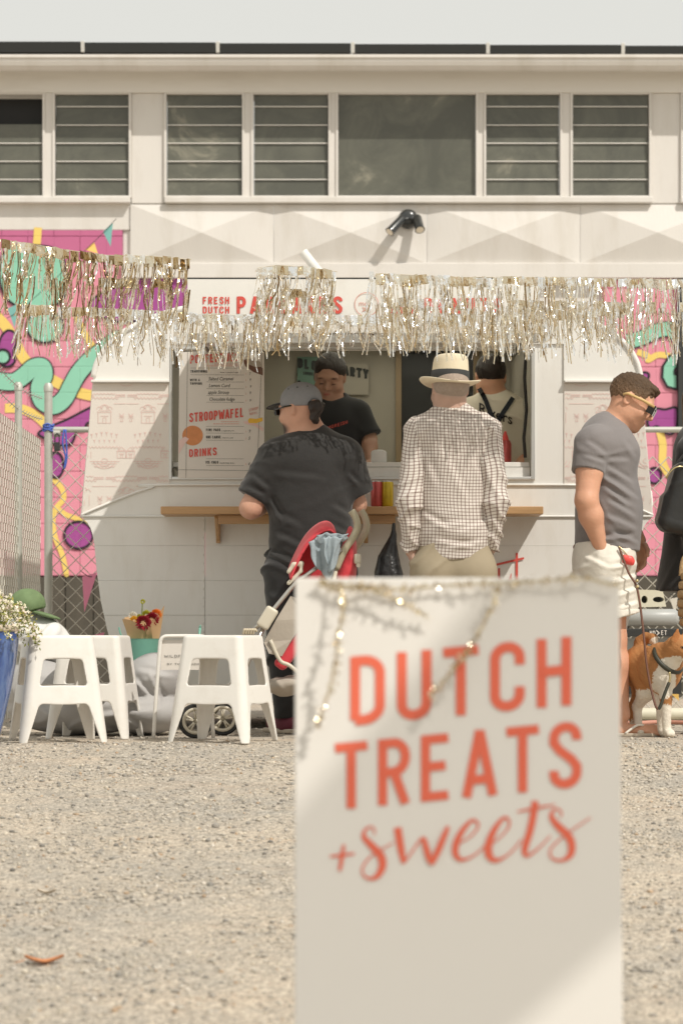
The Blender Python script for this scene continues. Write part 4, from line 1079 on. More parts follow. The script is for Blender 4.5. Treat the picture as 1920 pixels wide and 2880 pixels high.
# roof cap panels with a drip lip
capl = [(261, 1072)] + [(x, y) for x, y in up_l if y < 1062] + [(760, 968), (478, 968), (478, 1072)]
mb = MB(); mb.plate([[(x + 1, y) for x, y in capl]], face(CY - .012), .0115); mb.build('roof_cap', M['van_white'], van, smooth=False)
mb = MB(); mb.plate([mir([(x + 1, y) for x, y in capl])], face(CY - .012), .0115); mb.build('roof_cap', M['van_white'], van)
mb = MB(); mb.box2((cx(258), CY - .035, cz(1077)), (cx(478), CY - .001, cz(1070))); mb.build('drip_lip', M['van_white'], van, bevel=.003)
mb = MB(); mb.box2((cx(1585), CY - .035, cz(1077)), (cx(1806), CY - .001, cz(1070))); mb.build('drip_lip', M['van_white'], van, bevel=.003)
edge = [Vector((cx(x), CY - .012, cz(y))) for x, y in catmull([(x, y, 0) for x, y in up_l if y < 1064], 3) and [(p.x, p.y) for p in catmull([(x, y, 0) for x, y in up_l if y < 1064], 3)]]
mb = MB(); mb.tube(edge, .014, 8); mb.build('roof_moulding', M['van_white'], van, smooth='all')
mb = MB(); mb.tube([Vector((2*cx(1031.5) - p.x, p.y, p.z)) for p in edge], .014, 8); mb.build('roof_moulding', M['van_white'], van, smooth='all')
waist = [(p.x, p.y) for p in catmull([(x, y, 0) for x, y in wl_ + [(1585, 1364)] + mir(wl_)[1:]], 4)]
mb = MB(); mb.tube([(cx(x), CY - .006, cz(y)) for x, y in waist], .0065, 6); mb.build('waist_moulding', M['van_white'], van, smooth='all')
mb = MB(); mb.tube([(cx(228), CY - .006, cz(1452)), (cx(1835), CY - .006, cz(1452))], .0055, 6); mb.build('waist_moulding', M['van_white'], van, smooth='all')
mb = MB(); mb.tube([Vector((cx(x), CY + .25, cz(y))) for x, y in ((1812, 1362), (1830, 1362), (1843, 1376), (1846, 1410), (1842, 1432), (1828, 1440), (1822, 1440))], .012, 8); mb.build('grab_handle', M['van_white'], van, smooth='all')
mb = MB(); mb.box2((cx(262), CY + .3, cz(1632)), (cx(276), CY + .34, cz(1578))); mb.build('side_marker', M['brick_red'], van, bevel=.004)
# wheels and chassis
for yy in (CY + .12, CB - .32):
    mb = MB(); mb.lathe([(.10, -.07), (.235, -.075), (.265, -.05), (.265, .05), (.235, .075), (.10, .07)], (cx(1060), yy + .1, .265), 28, rot=rotx(math.radians(90))); w = mb.build('wheel', M['rubber'], van, smooth=True)
    mb = MB(); mb.lathe([(.02, -.078), (.09, -.07), (.13, -.05), (.13, .05), (.09, .07), (.02, .078)], (cx(1060), yy + .1, .265), 20, rot=rotx(math.radians(90))); mb.build('wheel_rim', M['cream_metal'], w, smooth=True)
mb = MB(); mb.box2((cx(440), CY + .2, .17), (cx(1930), CY + .26, .25)); mb.box2((cx(440), CB - .3, .17), (cx(1930), CB - .24, .25)); mb.box2((cx(1040), CY + .26, .2), (cx(1070), CB - .3, .25)); mb.build('chassis', M['dark_metal'], van)
for px_ in (430, 1640):
    mb = MB(); mb.tube([(cx(px_), CY + .2, .2), (cx(px_) - .02, CY + .16, .02)], .02, 8); mb.box((cx(px_) - .02, CY + .16, .008), (.14, .14, .016)); mb.build('corner_leg', M['galv'], van)
# shelf of pine with an apron board and brackets
SY = CY - .27
def sx(px): return WX(px, SY)
def sz_(py): return WZ(py, SY)
mb = MB(); mb.box2((sx(452), SY, sz_(1446)), (sx(1527), CY - .004, sz_(1424))); shelf = mb.build('shelf', M['wood'], van, bevel=.004)
mb = MB(); mb.box2((sx(612), SY + .05, sz_(1472)), (sx(1112), SY + .075, sz_(1447))); mb.build('apron_board', M['wood'], shelf, bevel=.003)
for p in (607, 1030, 1330):
    mb = MB(); mb.box2((sx(p) - .010, CY - .035, sz_(1522)), (sx(p) + .010, CY - .006, sz_(1447))); mb.tube([(sx(p), SY + .06, sz_(1452)), (sx(p), CY - .02, sz_(1515))], .010, 6); mb.build('bracket', M['wood'], shelf)
# red script along the lower skin
f = lambda x, y: (cx(x), CY - .008, cz(y))
mb = MB(); mb.ribbon([(1320, 1604), (1362, 1596), (1472, 1570)], 6, f); mb.ribbon([(1452, 1555), (1452, 1625), (1458, 1660), (1476, 1668)], 6.5, f); mb.build('red_script_letter', M['red_letter'], van, fix=False)
mb = MB(); mb.ribbon([(1402, 1665), (1402, 1598)], 6, f); mb.ribbon(A_(1419, 1618, 17, 20, 180, 0, 8) + [(1436, 1665)], 6, f); mb.build('red_script_letter', M['red_letter'], van, fix=False)
mb = MB(); mb.ribbon(A_(1364, 1632, 22, 24, 0, 360, 14), 6, f); mb.build('red_script_letter', M['red_letter'], van, fix=False)
# raised hatch: a flap held out over the counter, its sign board along the front edge
FY = CY - .90
zf, zh = WZ(944, FY), cz(978)
x0, x1 = WX(528, FY), WX(1512, FY)
mb = MB(); mb.add([(x0, FY, zf), (x1, FY, zf), (x1, CY - .02, zh), (x0, CY - .02, zh), (x0, FY, zf + .03), (x1, FY, zf + .03), (x1, CY - .02, zh + .03), (x0, CY - .02, zh + .03)], ((3,2,1,0),(4,5,6,7),(0,1,5,4),(1,2,6,5),(2,3,7,6),(3,0,4,7)))
flap = mb.build('hatch_flap', M['van_white'], van, bevel=.004)
mb = MB(); mb.box2((x0, FY - .022, WZ(940, FY)), (x1, FY - .004, WZ(786, FY))); board = mb.build('sign_board', M['van_white'], flap, bevel=.002)
mb = MB(); mb.box2((x0 - .004, FY - .024, WZ(785.5, FY)), (x1 + .004, FY, WZ(783, FY))); mb.build('board_edge', M['dark_metal'], flap)
mb = MB(); mb.box2((x0 - .002, FY - .026, WZ(966, FY)), (x1 + .002, FY - .004, WZ(942, FY))); mb.build('lower_rail', M['alu'], flap, bevel=.002)
for s_ in (x0 + .05, x1 - .05):
    mb = MB(); mb.tube([(s_, FY + .15, zf), (s_, CY - .02, cz(1090) if False else zh - .02)], .007, 6); mb.build('stay', M['dark_metal'], flap)
fb = lambda x, y: (WX(x, FY), FY - .0245, WZ(y, FY))
words([('FRESH', 571, 857, 646, 20, dict(t=.16)), ('DUTCH', 571, 884, 646, 20, dict(t=.16)), ('PANCAKES', 666, 884, 963, 48, dict(t=.17, gap=.20)),
       ('DONUTS', 1192, 884, 1412, 44, dict(t=.17, gap=.28)), ('DUTCH', 1090, 884, 1168, 18, dict(t=.16))], fb, M['red_letter'], flap)
mb = MB(); mb.ribbon(A_(1030, 858, 33, 33, 0, 360, 36), 2, fb); font_text(mb, 'mo', 1008, 862, 15, fb); mb.ribbon(A_(1030, 872, 8, 5, 0, 360, 8), 2, fb); mb.ribbon([(1018, 866), (1042, 878)], 2, fb); mb.ribbon([(1018, 878), (1042, 866)], 2, fb); mb.build('round_emblem', M['pink_print'], flap, fix=False)
# white vent pipe on the roof
a, b = W(852, 708, CY + .5), W(905, 775, CY + .5)
mb = MB(); mb.tube([a, b, b + Vector((.05, 0, -.25))], .024, 12); mb.build('vent_pipe', M['van_white'], van, smooth=True)
# drawbar gear seen beyond the right-hand end
GY = 13.45
mb = MB(); mb.plate([[(1782, 1658), (1862, 1660), (1872, 1706), (1782, 1708)], circ(1811, 1686, 9, 11), circ(1850, 1686, 16, 8)], lambda x, y, d: (WX(x, GY), GY + d, WZ(y, GY)), .05); mb.build('gas_bracket', M['cream_metal'], van)
mb = MB(); mb.box2((WX(1790, GY), GY + .06, WZ(1704, GY)), (WX(1868, GY), GY + .09, WZ(1664, GY))); mb.build('bracket_back', M['dark_metal'], van)
mb = MB(); mb.tube([(WX(1752, GY), GY, WZ(1737, GY)), (WX(1762, GY), GY, WZ(1737, GY)), (WX(1895, GY), GY, WZ(1737, GY)), (WX(1906, GY), GY, WZ(1737, GY))], [.03, .046, .046, .03], 18); mb.build('gas_tank', M['tank'], van, smooth='all')
mb = MB(); mb.box2((WX(1750, GY), GY - .02, WZ(1790, GY)), (WX(1930, GY), GY + .03, WZ(1768, GY))); bar = mb.build('drawbar', M['dark_metal'], van, bevel=.003)
mb = MB(); fg = lambda x, y: (WX(x, GY), GY - .0225, WZ(y, GY)); put_word(mb, 'ND', 1824, 1788, 1840, 14, fg); put_word(mb, '>', 1841, 1789, 1852, 18, fg); put_word(mb, 'ET', 1856, 1786, 1872, 13, fg); mb.build('drawbar_marking', M['paper'], bar, fix=False)
mb = MB(); mb.box2((WX(1752, GY), GY + .05, WZ(1860, GY)), (WX(1925, GY), GY + .10, WZ(1795, GY))); mb.build('drawbar_plate', M['tank'], van)

# ---------------------------------------------------------------- things in and on the caravan
my = CY - .02
def mf(d): return lambda x, y: (WX(x, my), my - d, WZ(y, my))
bl = W(503, 1345, my)
menu = thing('menu_board', 'tall white printed menu board standing at the end of the hatch', 'menu board', (WX(622, my), my, bl.z))
mb = MB(); mb.plate([[(505, 990), (743, 990), (743, 1344), (501, 1344)]], lambda x, y, d: (WX(x, my), my + d, WZ(y, my)), .008); mb.build('board', M['paper'], menu)
words([('POFFERTJES', 535, 1023, 672, 24, dict(slope=.055, t=.17)), ('STROOPWAFEL', 533, 1188, 686, 26, dict(slope=.10, t=.17)), ('DRINKS', 532, 1286, 610, 22, dict(slope=.075, t=.17))], mf(.002), M['red_letter'], menu, 'red_heading')
mb = MB()
for y, xa in ((1035, 536), (1054, 536), (1074, 581), (1093, 581), (1112, 581), (1131, 581), (1199, 580), (1218, 580), (1238, 580), (1290, 580), (1309, 580)): mb.ribbon([(xa, y), (686, y + .6)], .9, mf(.0015))
mb.ribbon([(528, 990), (523, 1344)], 1.2, mf(.0015)); mb.ribbon([(737, 990), (724, 1300), (722, 1344)], 1.2, mf(.0015)); mb.ribbon([(502, 1321), (743, 1324)], 1.2, mf(.0015)); mb.build('rule_lines', M['grey_print'], menu, fix=False)
mb = MB()
for txt, x, y, x1_, h in (('TRADITIONAL', 536, 1048, 584, 7), ('WITH A', 535, 1072, 562, 6.5), ('TOPPING', 535, 1082, 568, 6.5), ('FIVE PACK', 580, 1213, 620, 7.5), ('ONE LARGE', 580, 1233, 621, 7.5), ('ICE COLD', 579, 1304, 614, 7.5)): put_word(mb, txt, x, y, x1_, h, mf(.002), t=.2, gap=.2)
for txt, x, y, h in (('Salted Caramel', 586, 1070, 10), ('Lemon Curd', 587, 1089, 10), ('apple Stroop', 585, 1108, 10), ('Chocolate fudge', 588, 1127, 9.5), ('7', 700, 1055, 8), ('9', 701, 1072, 8), ('9', 702, 1091, 8), ('9', 701, 1109, 8), ('9', 701, 1130, 8), ('9', 699, 1217, 9), ('5', 698, 1237, 9), ('4', 697, 1309, 9)): font_text(mb, txt, x, y, h, mf(.002), .25, .82)
for txt, x, y in (('butter + powdered sugar', 619, 1049), ('a single favourite', 624, 1213), ('fresh on a stick', 625, 1233), ('assorted fizzy drinks', 618, 1304)): font_text(mb, txt, x, y, 4, mf(.002), .3, .9)
mb.build('black_writing', M['black_print'], menu, fix=False)['kind'] = 'stuff'
mb = MB()
for xa, xb, y in ((603, 672, 1024), (577, 672, 1029), (622, 672, 1186), (600, 672, 1192)):
    x = xa
    while x < xb: w = RND.uniform(3, 8); mb.ribbon([(x, y), (min(x+w, xb), y)], 2.0, mf(.0015)); x += w + 1.6
for y in (1053, 1071, 1090, 1109, 1128, 1215, 1235, 1307): mb.ribbon([(692, y-4), (692, y+1)], 1, mf(.0015))
put_word(mb, 'STROOP', 700, 1158, 726, 8, mf(.0015), slope=.25); put_word(mb, 'WAFEL', 702, 1168, 724, 7, mf(.0015), slope=.2); mb.build('pink_small_print', M['pink_print'], menu, fix=False)['kind'] = 'stuff'
mb = MB(); mb.fill(A_(542, 1225, 29, 28, 0, 360, 28)[:-1], mf(.001)); mb.build('waffle_picture', M['dry_leaf'], menu, fix=False)
mb = MB(); mb.fill([(503, 1240), (520, 1228), (532, 1234), (520, 1248), (512, 1262), (503, 1278)], mf(.0016)); mb.fill([(683, 1186), (700, 1184), (725, 1194), (740, 1204), (740, 1214), (716, 1198), (690, 1192)], mf(.0012)); mb.build('hand_picture', M['print_line'], menu, fix=False)
mb = MB(); mb.fill([(697, 1182), (702, 1176), (720, 1178), (738, 1174), (739, 1184), (722, 1190), (700, 1190)], mf(.0016)); mb.build('waffle_stack_picture', M['petal_yellow'], menu, fix=False)
mb = MB(); mb.fill([(684, 1012), (700, 1010), (722, 1022), (739, 1036), (739, 1056), (712, 1046), (690, 1030)], mf(.0012)); mb.build('plate_picture', M['leather'], menu, fix=False)
mb = MB(); mb.fill([(692, 1012), (712, 1008), (732, 1018), (737, 1032), (716, 1032), (698, 1024)], mf(.0018)); mb.build('pancake_picture', M['grey_cloth'], menu, fix=False)
# poster on the back wall
pY = bw - .022
poster = thing('party_poster', 'green and grey poster with bold black words on the inner wall', 'poster', (WX(940, pY), pY, WZ(1100, pY)))
mb = MB(); mb.box2((WX(836, pY), pY - .004, WZ(1104, pY)), (WX(905, pY), pY, WZ(1004, pY))); mb.build('green_sheet', M['teal_paper'], poster)
mb = MB(); mb.box2((WX(905.5, pY), pY - .004, WZ(1110, pY)), (WX(1036, pY), pY, WZ(1022, pY))); mb.build('grey_sheet', M['interior'], poster)
pf = lambda x, y: (WX(x, pY), pY - .006, WZ(y, pY))
words([('BLOCK', 836, 1034, 930, 27, dict(slope=-.165, t=.24, gap=.08)), ('PARTY', 946, 1052, 1036, 27, dict(slope=-.165, t=.24, gap=.08)), ('SUMMER', 852, 1054, 886, 9, dict(slope=-.1, t=.24))], pf, M['black_print'], poster)
# white paper roll, cans, bottle
kY = CY + .10
c = W(1065, 1297.5, kY)
mb = MB(); mb.lathe([(.036, 0), (.0385, .004), (.0385, .052), (.034, .060), (.02, .0645), (.004, .066)], (c.x, kY, cz(1298)), 24); tag(mb.build('paper_tub', M['white_cloth'], loc=(c.x, kY, cz(1298)), smooth=True), 'squat white tub standing on the serving counter', 'tub')
for px_, m_, lb in ((1059, 'can_red', 'red patterned drink can on the pine shelf'), (1089, 'can_yellow', 'yellow patterned drink can on the pine shelf')):
    cyy = CY - .12; x = WX(px_, cyy); z0 = sz_(1424) + .0005
    root = thing('drink_can', lb, 'can', (x, cyy, z0), 'drink cans on the shelf')
    mb = MB(); mb.lathe([(.021, 0), (.0265, .006), (.029, .012), (.029, .118), (.0265, .126)], (x, cyy, z0), 20); mb.build('can_body', M[m_], root, smooth=True)
    mb = MB(); mb.lathe([(.0262, .1262), (.0262, .130), (.023, .131)], (x, cyy, z0), 20); mb.build('can_rim', M['alu'], root, smooth=True)
bx0 = W(1420, 1270, CY + .2)
root = thing('sauce_bottle', 'red squeeze bottle standing on the counter by the man inside', 'bottle', (bx0.x, CY + .2, cz(1298)))
mb = MB(); mb.lathe([(.028, 0), (.031, .01), (.031, .10), (.024, .118)], (bx0.x, CY + .2, cz(1298) + .0005), 16); mb.build('bottle_body', M['can_red'], root, smooth=True)
mb = MB(); mb.lathe([(.018, .1185), (.016, .13), (.005, .165)], (bx0.x, CY + .2, cz(1298)), 12); mb.build('nozzle', M['red_plastic'], root, smooth=True)
# ================================================================ people
SK_FAIR = (.60, .34, .24); SK_TAN = (.64, .345, .225); SK_PALE = (.48, .31, .24)
def shoe(s, ank, d, L=.27):
    a = np.array(ank, float); d = nrm((d[0], d[1], 0)); g = np.array((a[0], a[1], .045))
    s.rc(g - d*.05, g + d*(L-.13), .043, .040, .03, ((0, 0, 1), .95)); s.rc((a[0], a[1], .11), g, .042, .045, .03)
    s.cut((0, 0, .012), (0, 0, -1))
def person(label, loc): return thing('person', label, 'person', loc)

# ---- man in a black T-shirt and grey cap, leaning on the shelf, seen from behind
Y0 = 12.02
def P(x, y, d=0.0): return np.array(W(x, y, Y0 + d))
def G(x, d=0.0, z=0.0): return np.array((WX(x, Y0), Y0 + d, z))
pr = person('person in black T-shirt and grey cap with hair bun leaning at the serving shelf', (P(860, 1600)[0], Y0, 0))
b = SDF(.0065)
f = (-.80, .58, -.12); u = (-.05, .02, 1)
q, ax = add_head(b, P(846, 1152), f, u, 1.02)
b.rc(P(876, 1225, .01), P(858, 1168, -.01), .066, .060, .03)
b.rc(P(872, 1300), P(872, 1560), .17, .18, .05, ((0, 1, 0), .7)); b.rc(P(790, 1285), P(955, 1285), .055, .055, .04)
arm(b, P(768, 1300), P(706, 1428, -.02), P(752, 1405, .27), (.062, .055, .050, .032)); add_hand(b, P(752, 1405, .27), (.5, .7, -.1), (0, -.2, 1), 1, .5)
arm(b, P(968, 1300), P(1000, 1418, .06), P(930, 1400, .28), (.060, .052, .046, .031)); add_hand(b, P(930, 1400, .28), (-.6, .6, -.05), (0, -.2, 1), -1, .5)
leg(b, G(810, 0, .80), G(800, 0, .45), G(812, .02, .09)); leg(b, G(925, 0, .80), G(930, 0, .45), G(925, .04, .09))
beard = (.035, .022, .016); hd = P(846, 1152)
bd = b.build('body', M['skin'], pr, colf=skin_col(SK_FAIR, [(q(0, .055, -.085), (.080, .075, .060), beard, .25), (q(0, .095, .026), (.06, .02, .006), beard, .3)]))
s = SDF(.0075)
s.rc(P(872, 1310), P(876, 1570), .190, .203, .06, ((0, 1, 0), .74)); s.rc(P(788, 1288), P(958, 1284), .078, .076, .06); s.rc(P(874, 1240), P(872, 1300), .072, .14, .06, ((0, 1, 0), .8))
s.rc(P(774, 1292), P(710, 1402, -.01), .090, .080, .05, cap=True); s.rc(P(968, 1288), P(1006, 1392, .04), .094, .080, .05, cap=True)
s.ell(P(870, 1206), (.062, .075, .045), k=.012, op='s'); s.cut(P(872, 1625), (0, 0, -1))
fd = folds(.003, 10, 5, 26, 1); s.build('tshirt', M['tshirt_black'], pr, disp=creases([(760, 1330, 930, 1352, .007, 12), (770, 1500, 900, 1560, .012, 11), (750, 1545, 860, 1600, .013, 10), (880, 1590, 1000, 1540, .013, 11), (770, 1440, 860, 1490, .010, 12), (930, 1420, 1000, 1460, .012, 11), (760, 1400, 800, 1480, .012, 10), (700, 1330, 760, 1380, .010, 9), (690, 1370, 750, 1400, .010, 8), (820, 1580, 960, 1610, .010, 9), (905, 1470, 990, 1510, .010, 10), (975, 1330, 1015, 1370, .010, 8)], Y0, Y0, fd))
s = SDF(.008); s.rc(P(820, 1600), P(925, 1600), .135, .135, .05, ((0, 1, 0), .85))
s.rc(P(815, 1615), P(806, 1830), .118, .095, .04); s.rc(P(806, 1830), G(815, .02, .07), .095, .075, .03, cap=True); s.rc(P(925, 1615), P(930, 1830), .118, .095, .04); s.rc(P(930, 1830), G(925, .04, .07), .095, .075, .03, cap=True)
fd2 = folds(.012, 9, 6, 20, 4); s.build('trousers', M['trousers_black'], pr, disp=fd2)
for a_, d_ in ((G(812, .02, .09), (-.5, .85)), (G(925, .04, .09), (.2, 1))):
    s = SDF(.006); shoe(s, a_, d_); sh = s.build('shoe', M['shoe_maroon'], pr)
    mb = MB(); dd = Vector((*d_, 0)).normalized(); mb.box(Vector((a_[0], a_[1], .013)) + dd*.045, (.085, .28, .022), rotz(math.atan2(dd.y, dd.x) - math.pi/2)); mb.build('sole', M['sole'], sh, bevel=.008)
s = SDF(.006); s.ell(q(0, -.006, .040), (.086, .106, .088), ax, 0); s.cut(q(0, 0, .012), -ax[2] + .12*ax[1]); s.ell(q(-.03, -.11, .0), (.042, .03, .036), ax, .004, 's')
cap = s.build('cap', M['cap_grey'], pr)
s = SDF(.005); s.ell(q(0, .112, .022), (.072, .082, .03), ax, 0); s.ell(q(0, .108, .012), (.085, .10, .03), ax, .003, 's'); s.build('cap_bill', M['trousers_black'], cap)
mb = MB()
for k in range(5):
    a_ = math.radians(-150 + k*38); pt = q(.083*math.sin(a_)*.8, .10*math.cos(a_)*.75 - .01, .092); mb.lathe([(.005, 0), (.003, .004)], pt, 6)
mb.lathe([(.008, 0), (.006, .008), (.002, .01)], q(0, -.006, .126), 8); mb.build('cap_eyelet', M['trousers_black'], cap, smooth='all')
s = SDF(.005); s.ell(q(-.03, -.108, -.012), (.040, .036, .038), ax, .01); s.ell(q(-.035, -.098, -.055), (.026, .02, .034), ax, .02); s.rc(q(-.04, -.086, .01), q(.05, -.086, .01), .016, .016, .012); s.build('hair_bun', M['hair_dark'], pr, disp=folds(.005, 60, 50, 20, 2))
mb = MB()
for sg in (1, -1): mb.box(q(sg*.034, .104, .006), (.05, .012, .036), Matrix(np.array([ax[0], ax[1], ax[2]]).T.tolist()))
for sg in (1, -1): mb.tube([q(sg*.062, .102, .012), q(sg*.082, .03, .014), q(sg*.084, -.01, .012)], .004, 6)
mb.build('sunglasses', M['sunglass'], pr)

# ---- older man in straw hat and checked shirt, from behind
Y0 = 11.3
pr = person('person in cream straw hat and brown checked shirt, hands in khaki pockets', (P(1270, 1600)[0], Y0, 0))
b = SDF(.0065); f = (-.22, .97, -.12); u = (0, .05, 1)
q, ax = add_head(b, P(1264, 1092), f, u, 1.0); b.rc(P(1268, 1160, -.01), P(1265, 1110, -.02), .062, .06, .03)
b.rc(P(1272, 1240), P(1275, 1540), .14, .15, .05, ((0, 1, 0), .65)); b.rc(P(1195, 1205), P(1355, 1205), .045, .045, .04)
armsL = (P(1178, 1215), P(1150, 1410, -.06), P(1156, 1552, .0)); armsR = (P(1368, 1218), P(1394, 1412, -.06), P(1376, 1546, .0))
arm(b, *armsL, (.05, .043, .036, .026)); arm(b, *armsR, (.05, .043, .036, .026))
add_hand(b, armsL[2], (.25, .15, -.95), (-1, 0, -.2), 1, .25); add_hand(b, armsR[2], (-.25, .15, -.95), (1, 0, -.2), -1, .25)
leg(b, G(1225, 0, .82), G(1215, 0, .45), G(1210, 0, .09), (.07, .05, .048, .034)); leg(b, G(1320, 0, .82), G(1328, 0, .45), G(1332, 0, .09), (.07, .05, .048, .034))
b.build('body', M['skin'], pr, colf=skin_col(SK_PALE, [(q(0, -.07, -.015), (.1, .09, .05), (.40, .30, .245), .4)]))
s = SDF(.005); s.ell(q(0, -.022, .010), (.081, .092, .075), ax, 0); s.cut(q(0, 0, -.052), -ax[2]); s.cut(q(0, .030, 0), ax[1]); s.build('hair', M['hair_grey'], pr)
def wv(cx0, r, yc, sx_=1.0):
    def f(V):
        a = np.arcsin(np.clip((V[:, 0] - cx0)/(r*1.25), -1, 1))*r*1.15
        wob = .004*np.sin(V[:, 2]*19) + .003*np.sin(V[:, 0]*31 + V[:, 2]*11)
        return {'weave': np.stack([a + wob, V[:, 2] + .006*np.sin(V[:, 0]*14) + .003*np.sin(V[:, 2]*23), V[:, 1]], 1)}
    return f
s = SDF(.007)
s.rc(P(1272, 1245), P(1277, 1500), .172, .163, .06, ((0, 1, 0), .68)); s.rc(P(1277, 1500), P(1280, 1575), .160, .150, .03, ((0, 1, 0), .74)); s.rc(P(1186, 1213), P(1364, 1213), .068, .068, .06); s.rc(P(1268, 1165), P(1270, 1225), .07, .12, .06, ((0, 1, 0), .75))
s.ell(P(1200, 1640), (.10, .5, .115), None, .02, 's'); s.ell(P(1375, 1655), (.085, .5, .125), None, .02, 's'); s.cut(P(1280, 1574), (0.03, 0, -1))
fd = folds(.004, 8, 4, 17, 8); sh = s.build('shirt', M['check'], pr, disp=creases([(1215, 1215, 1330, 1440, .008, 13), (1300, 1220, 1372, 1400, .008, 12), (1180, 1440, 1265, 1492, .011, 10), (1200, 1480, 1330, 1470, .010, 10), (1215, 1520, 1340, 1540, .012, 9), (1280, 1500, 1375, 1460, .009, 10), (1190, 1260, 1230, 1380, .008, 12), (1240, 1545, 1365, 1520, .009, 9)], Y0, Y0, fd), attrf=wv(P(1275, 1300)[0], .185, Y0))
s = SDF(.005); s.ell(P(1267, 1150, -.005), (.078, .078, .034), np.array([[1, 0, 0], [0, 1, .25], [0, -.25, 1]]) / 1.0, 0); s.cut(P(1267, 1128), (0, .35, 1)); s.build('collar', M['check'], pr, attrf=wv(P(1275, 1300)[0], .09, Y0))
def sleeve_w(a, b_, c_):
    a, b_, c_ = [np.array(t) for t in (a, b_, c_)]
    def f(V):
        ax1 = nrm(c_ - a); v = (V - a) @ ax1; side = nrm(np.cross(ax1, (0, 1, 0))); ua = (V - a) @ side; ub = V[:, 1] - a[1]
        ang = np.arctan2(ua, -ub)*.058
        return {'weave': np.stack([ang + .004*np.sin(v*26), v + .005*np.sin(ang*60) + .004*np.sin(v*31), V[:, 1]], 1)}
    return f
for A3, sd in ((armsL, 3), (armsR, 6)):
    s = SDF(.0065); s.rc(A3[0] + np.array((0, 0, .0)), A3[1], .070, .056, .03); s.rc(A3[1], A3[2]*.97 + A3[1]*.03, .056, .042, .03, cap=True)
    fd = folds(.0085, 20, 12, 28, sd); s.build('sleeve', M['check'], pr, disp=fd, attrf=sleeve_w(*A3))
s = SDF(.008); s.rc(P(1235, 1590), P(1318, 1590), .115, .115, .04, ((0, 1, 0), .95)); s.rc(P(1250, 1535), P(1305, 1535), .115, .115, .04, ((0, 1, 0), .85))
for xh, xk, xa in ((1222, 1214, 1208), (1325, 1332, 1336)): s.rc(P(xh, 1615), G(xk, 0, .45), .115, .088, .03); s.rc(G(xk, 0, .45), G(xa, .01, .05), .088, .078, .03, cap=True)
fd = folds(.011, 9, 5, 16, 12); s.build('trousers', M['khaki'], pr, disp=fd)
for xa in (1209, 1334):
    s = SDF(.006); shoe(s, G(xa, 0, .09), (0, 1)); s.build('shoe', M['leather'], pr)
hc = q(0, -.004, .018); HA = frame((-.22, .97, -.02), (0.02, .10, 1)); HR = Matrix(HA.T.tolist())
mb = MB()
prof = [(.0, -.004), (.085, -.004), (.115, -.001), (.138, .004), (.145, .010), (.143, .0125), (.115, .006), (.090, .008), (.089, .02), (.086, .06), (.083, .095), (.080, .112), (.072, .121), (.055, .122), (.030, .112), (.001, .108)]
n_ = 40; vs = []
for r_, z_ in prof:
    for k in range(n_):
        a_ = 2*math.pi*k/n_; x_, y_ = r_*math.cos(a_)*.93, r_*math.sin(a_)*1.08; zz = z_
        if r_ > .1: zz += .013*math.cos(2*a_)*(r_-.1)/.045 - .002
        if z_ > .09: zz -= .006*(y_/.08); x_ *= 1 - .16*max(0, y_/.08)*(z_-.09)/.03
        vs.append(HR @ Vector((x_, y_, zz)) + Vector(hc))
mb.add(vs, [(i*n_+k, i*n_+(k+1) % n_, (i+1)*n_+(k+1) % n_, (i+1)*n_+k) for i in range(len(prof)-1) for k in range(n_)])
hat = mb.build('hat', M['felt'], pr, smooth='all')
mb = MB(); vs = []
for r_, z_ in ((.0905, .010), (.0900, .030), (.0885, .056), (.0855, .056)):
    for k in range(n_): a_ = 2*math.pi*k/n_; vs.append(HR @ Vector((r_*math.cos(a_)*.935, r_*math.sin(a_)*1.085, z_)) + Vector(hc))
mb.add(vs, [(i*n_+k, i*n_+(k+1) % n_, (i+1)*n_+(k+1) % n_, (i+1)*n_+k) for i in range(3) for k in range(n_)]); mb.build('hat_band', M['hatband'], hat, smooth='all', fix=False)

# ---- man in grey T-shirt and cream shorts, in profile, looking down at the dog
Y0 = 11.8
pr = person('person in slate grey T-shirt, cream shorts and sunglasses looking down, hand in pocket', (P(1700, 1600)[0], Y0, 0))
b = SDF(.006); th = math.radians(28)
f = (math.cos(th), -.16, -math.sin(th)); u = (math.sin(th), 0, math.cos(th))
q, ax = add_head(b, P(1770, 1130), f, u, 1.07); b.rc(P(1716, 1222), P(1748, 1150), .068, .060, .03); b.rc(P(1735, 1200), P(1770, 1168), .045, .04, .03)
b.rc(P(1700, 1270), P(1706, 1520), .16, .165, .05, ((1, 0, 0), .65)); b.rc(P(1672, 1240, -.14), P(1690, 1240, .14), .05, .05, .04)
E_ = P(1648, 1408, -.235); Wn = P(1688, 1540, -.185)
arm(b, P(1664, 1248, -.175), E_, Wn, (.064, .054, .050, .030)); add_hand(b, Wn, (.42, .22, -.88), (-.35, -.9, 0), -1, .35)
arm(b, P(1700, 1245, .175), P(1730, 1400, .23), P(1798, 1520, .16), (.058, .048, .042, .029)); add_hand(b, P(1798, 1520, .16), (.1, -.1, -1), (.8, .5, 0), 1, .5)
leg(b, G(1705, -.1, .80), P(1722, 1795, -.10), G(1738, -.10, .10), (.085, .060, .058, .037)); foot(b, G(1738, -.10, .10), (1, -.12), .25)
leg(b, G(1695, .1, .80), P(1690, 1795, .10), G(1672, .12, .10), (.085, .060, .058, .037)); foot(b, G(1672, .12, .10), (1, .1), .25)
br = (.10, .06, .035)
b.build('body', M['skin'], pr, colf=skin_col(SK_TAN, [(q(0, .095, .026), (.06, .02, .0065), br, .3), (q(0, .096, -.061), (.022, .014, .009), (.44, .17, .13), .4), (q(-.03, .05, -.075), (.06, .06, .045), (.38, .235, .165), .7)]))
s = SDF(.005)
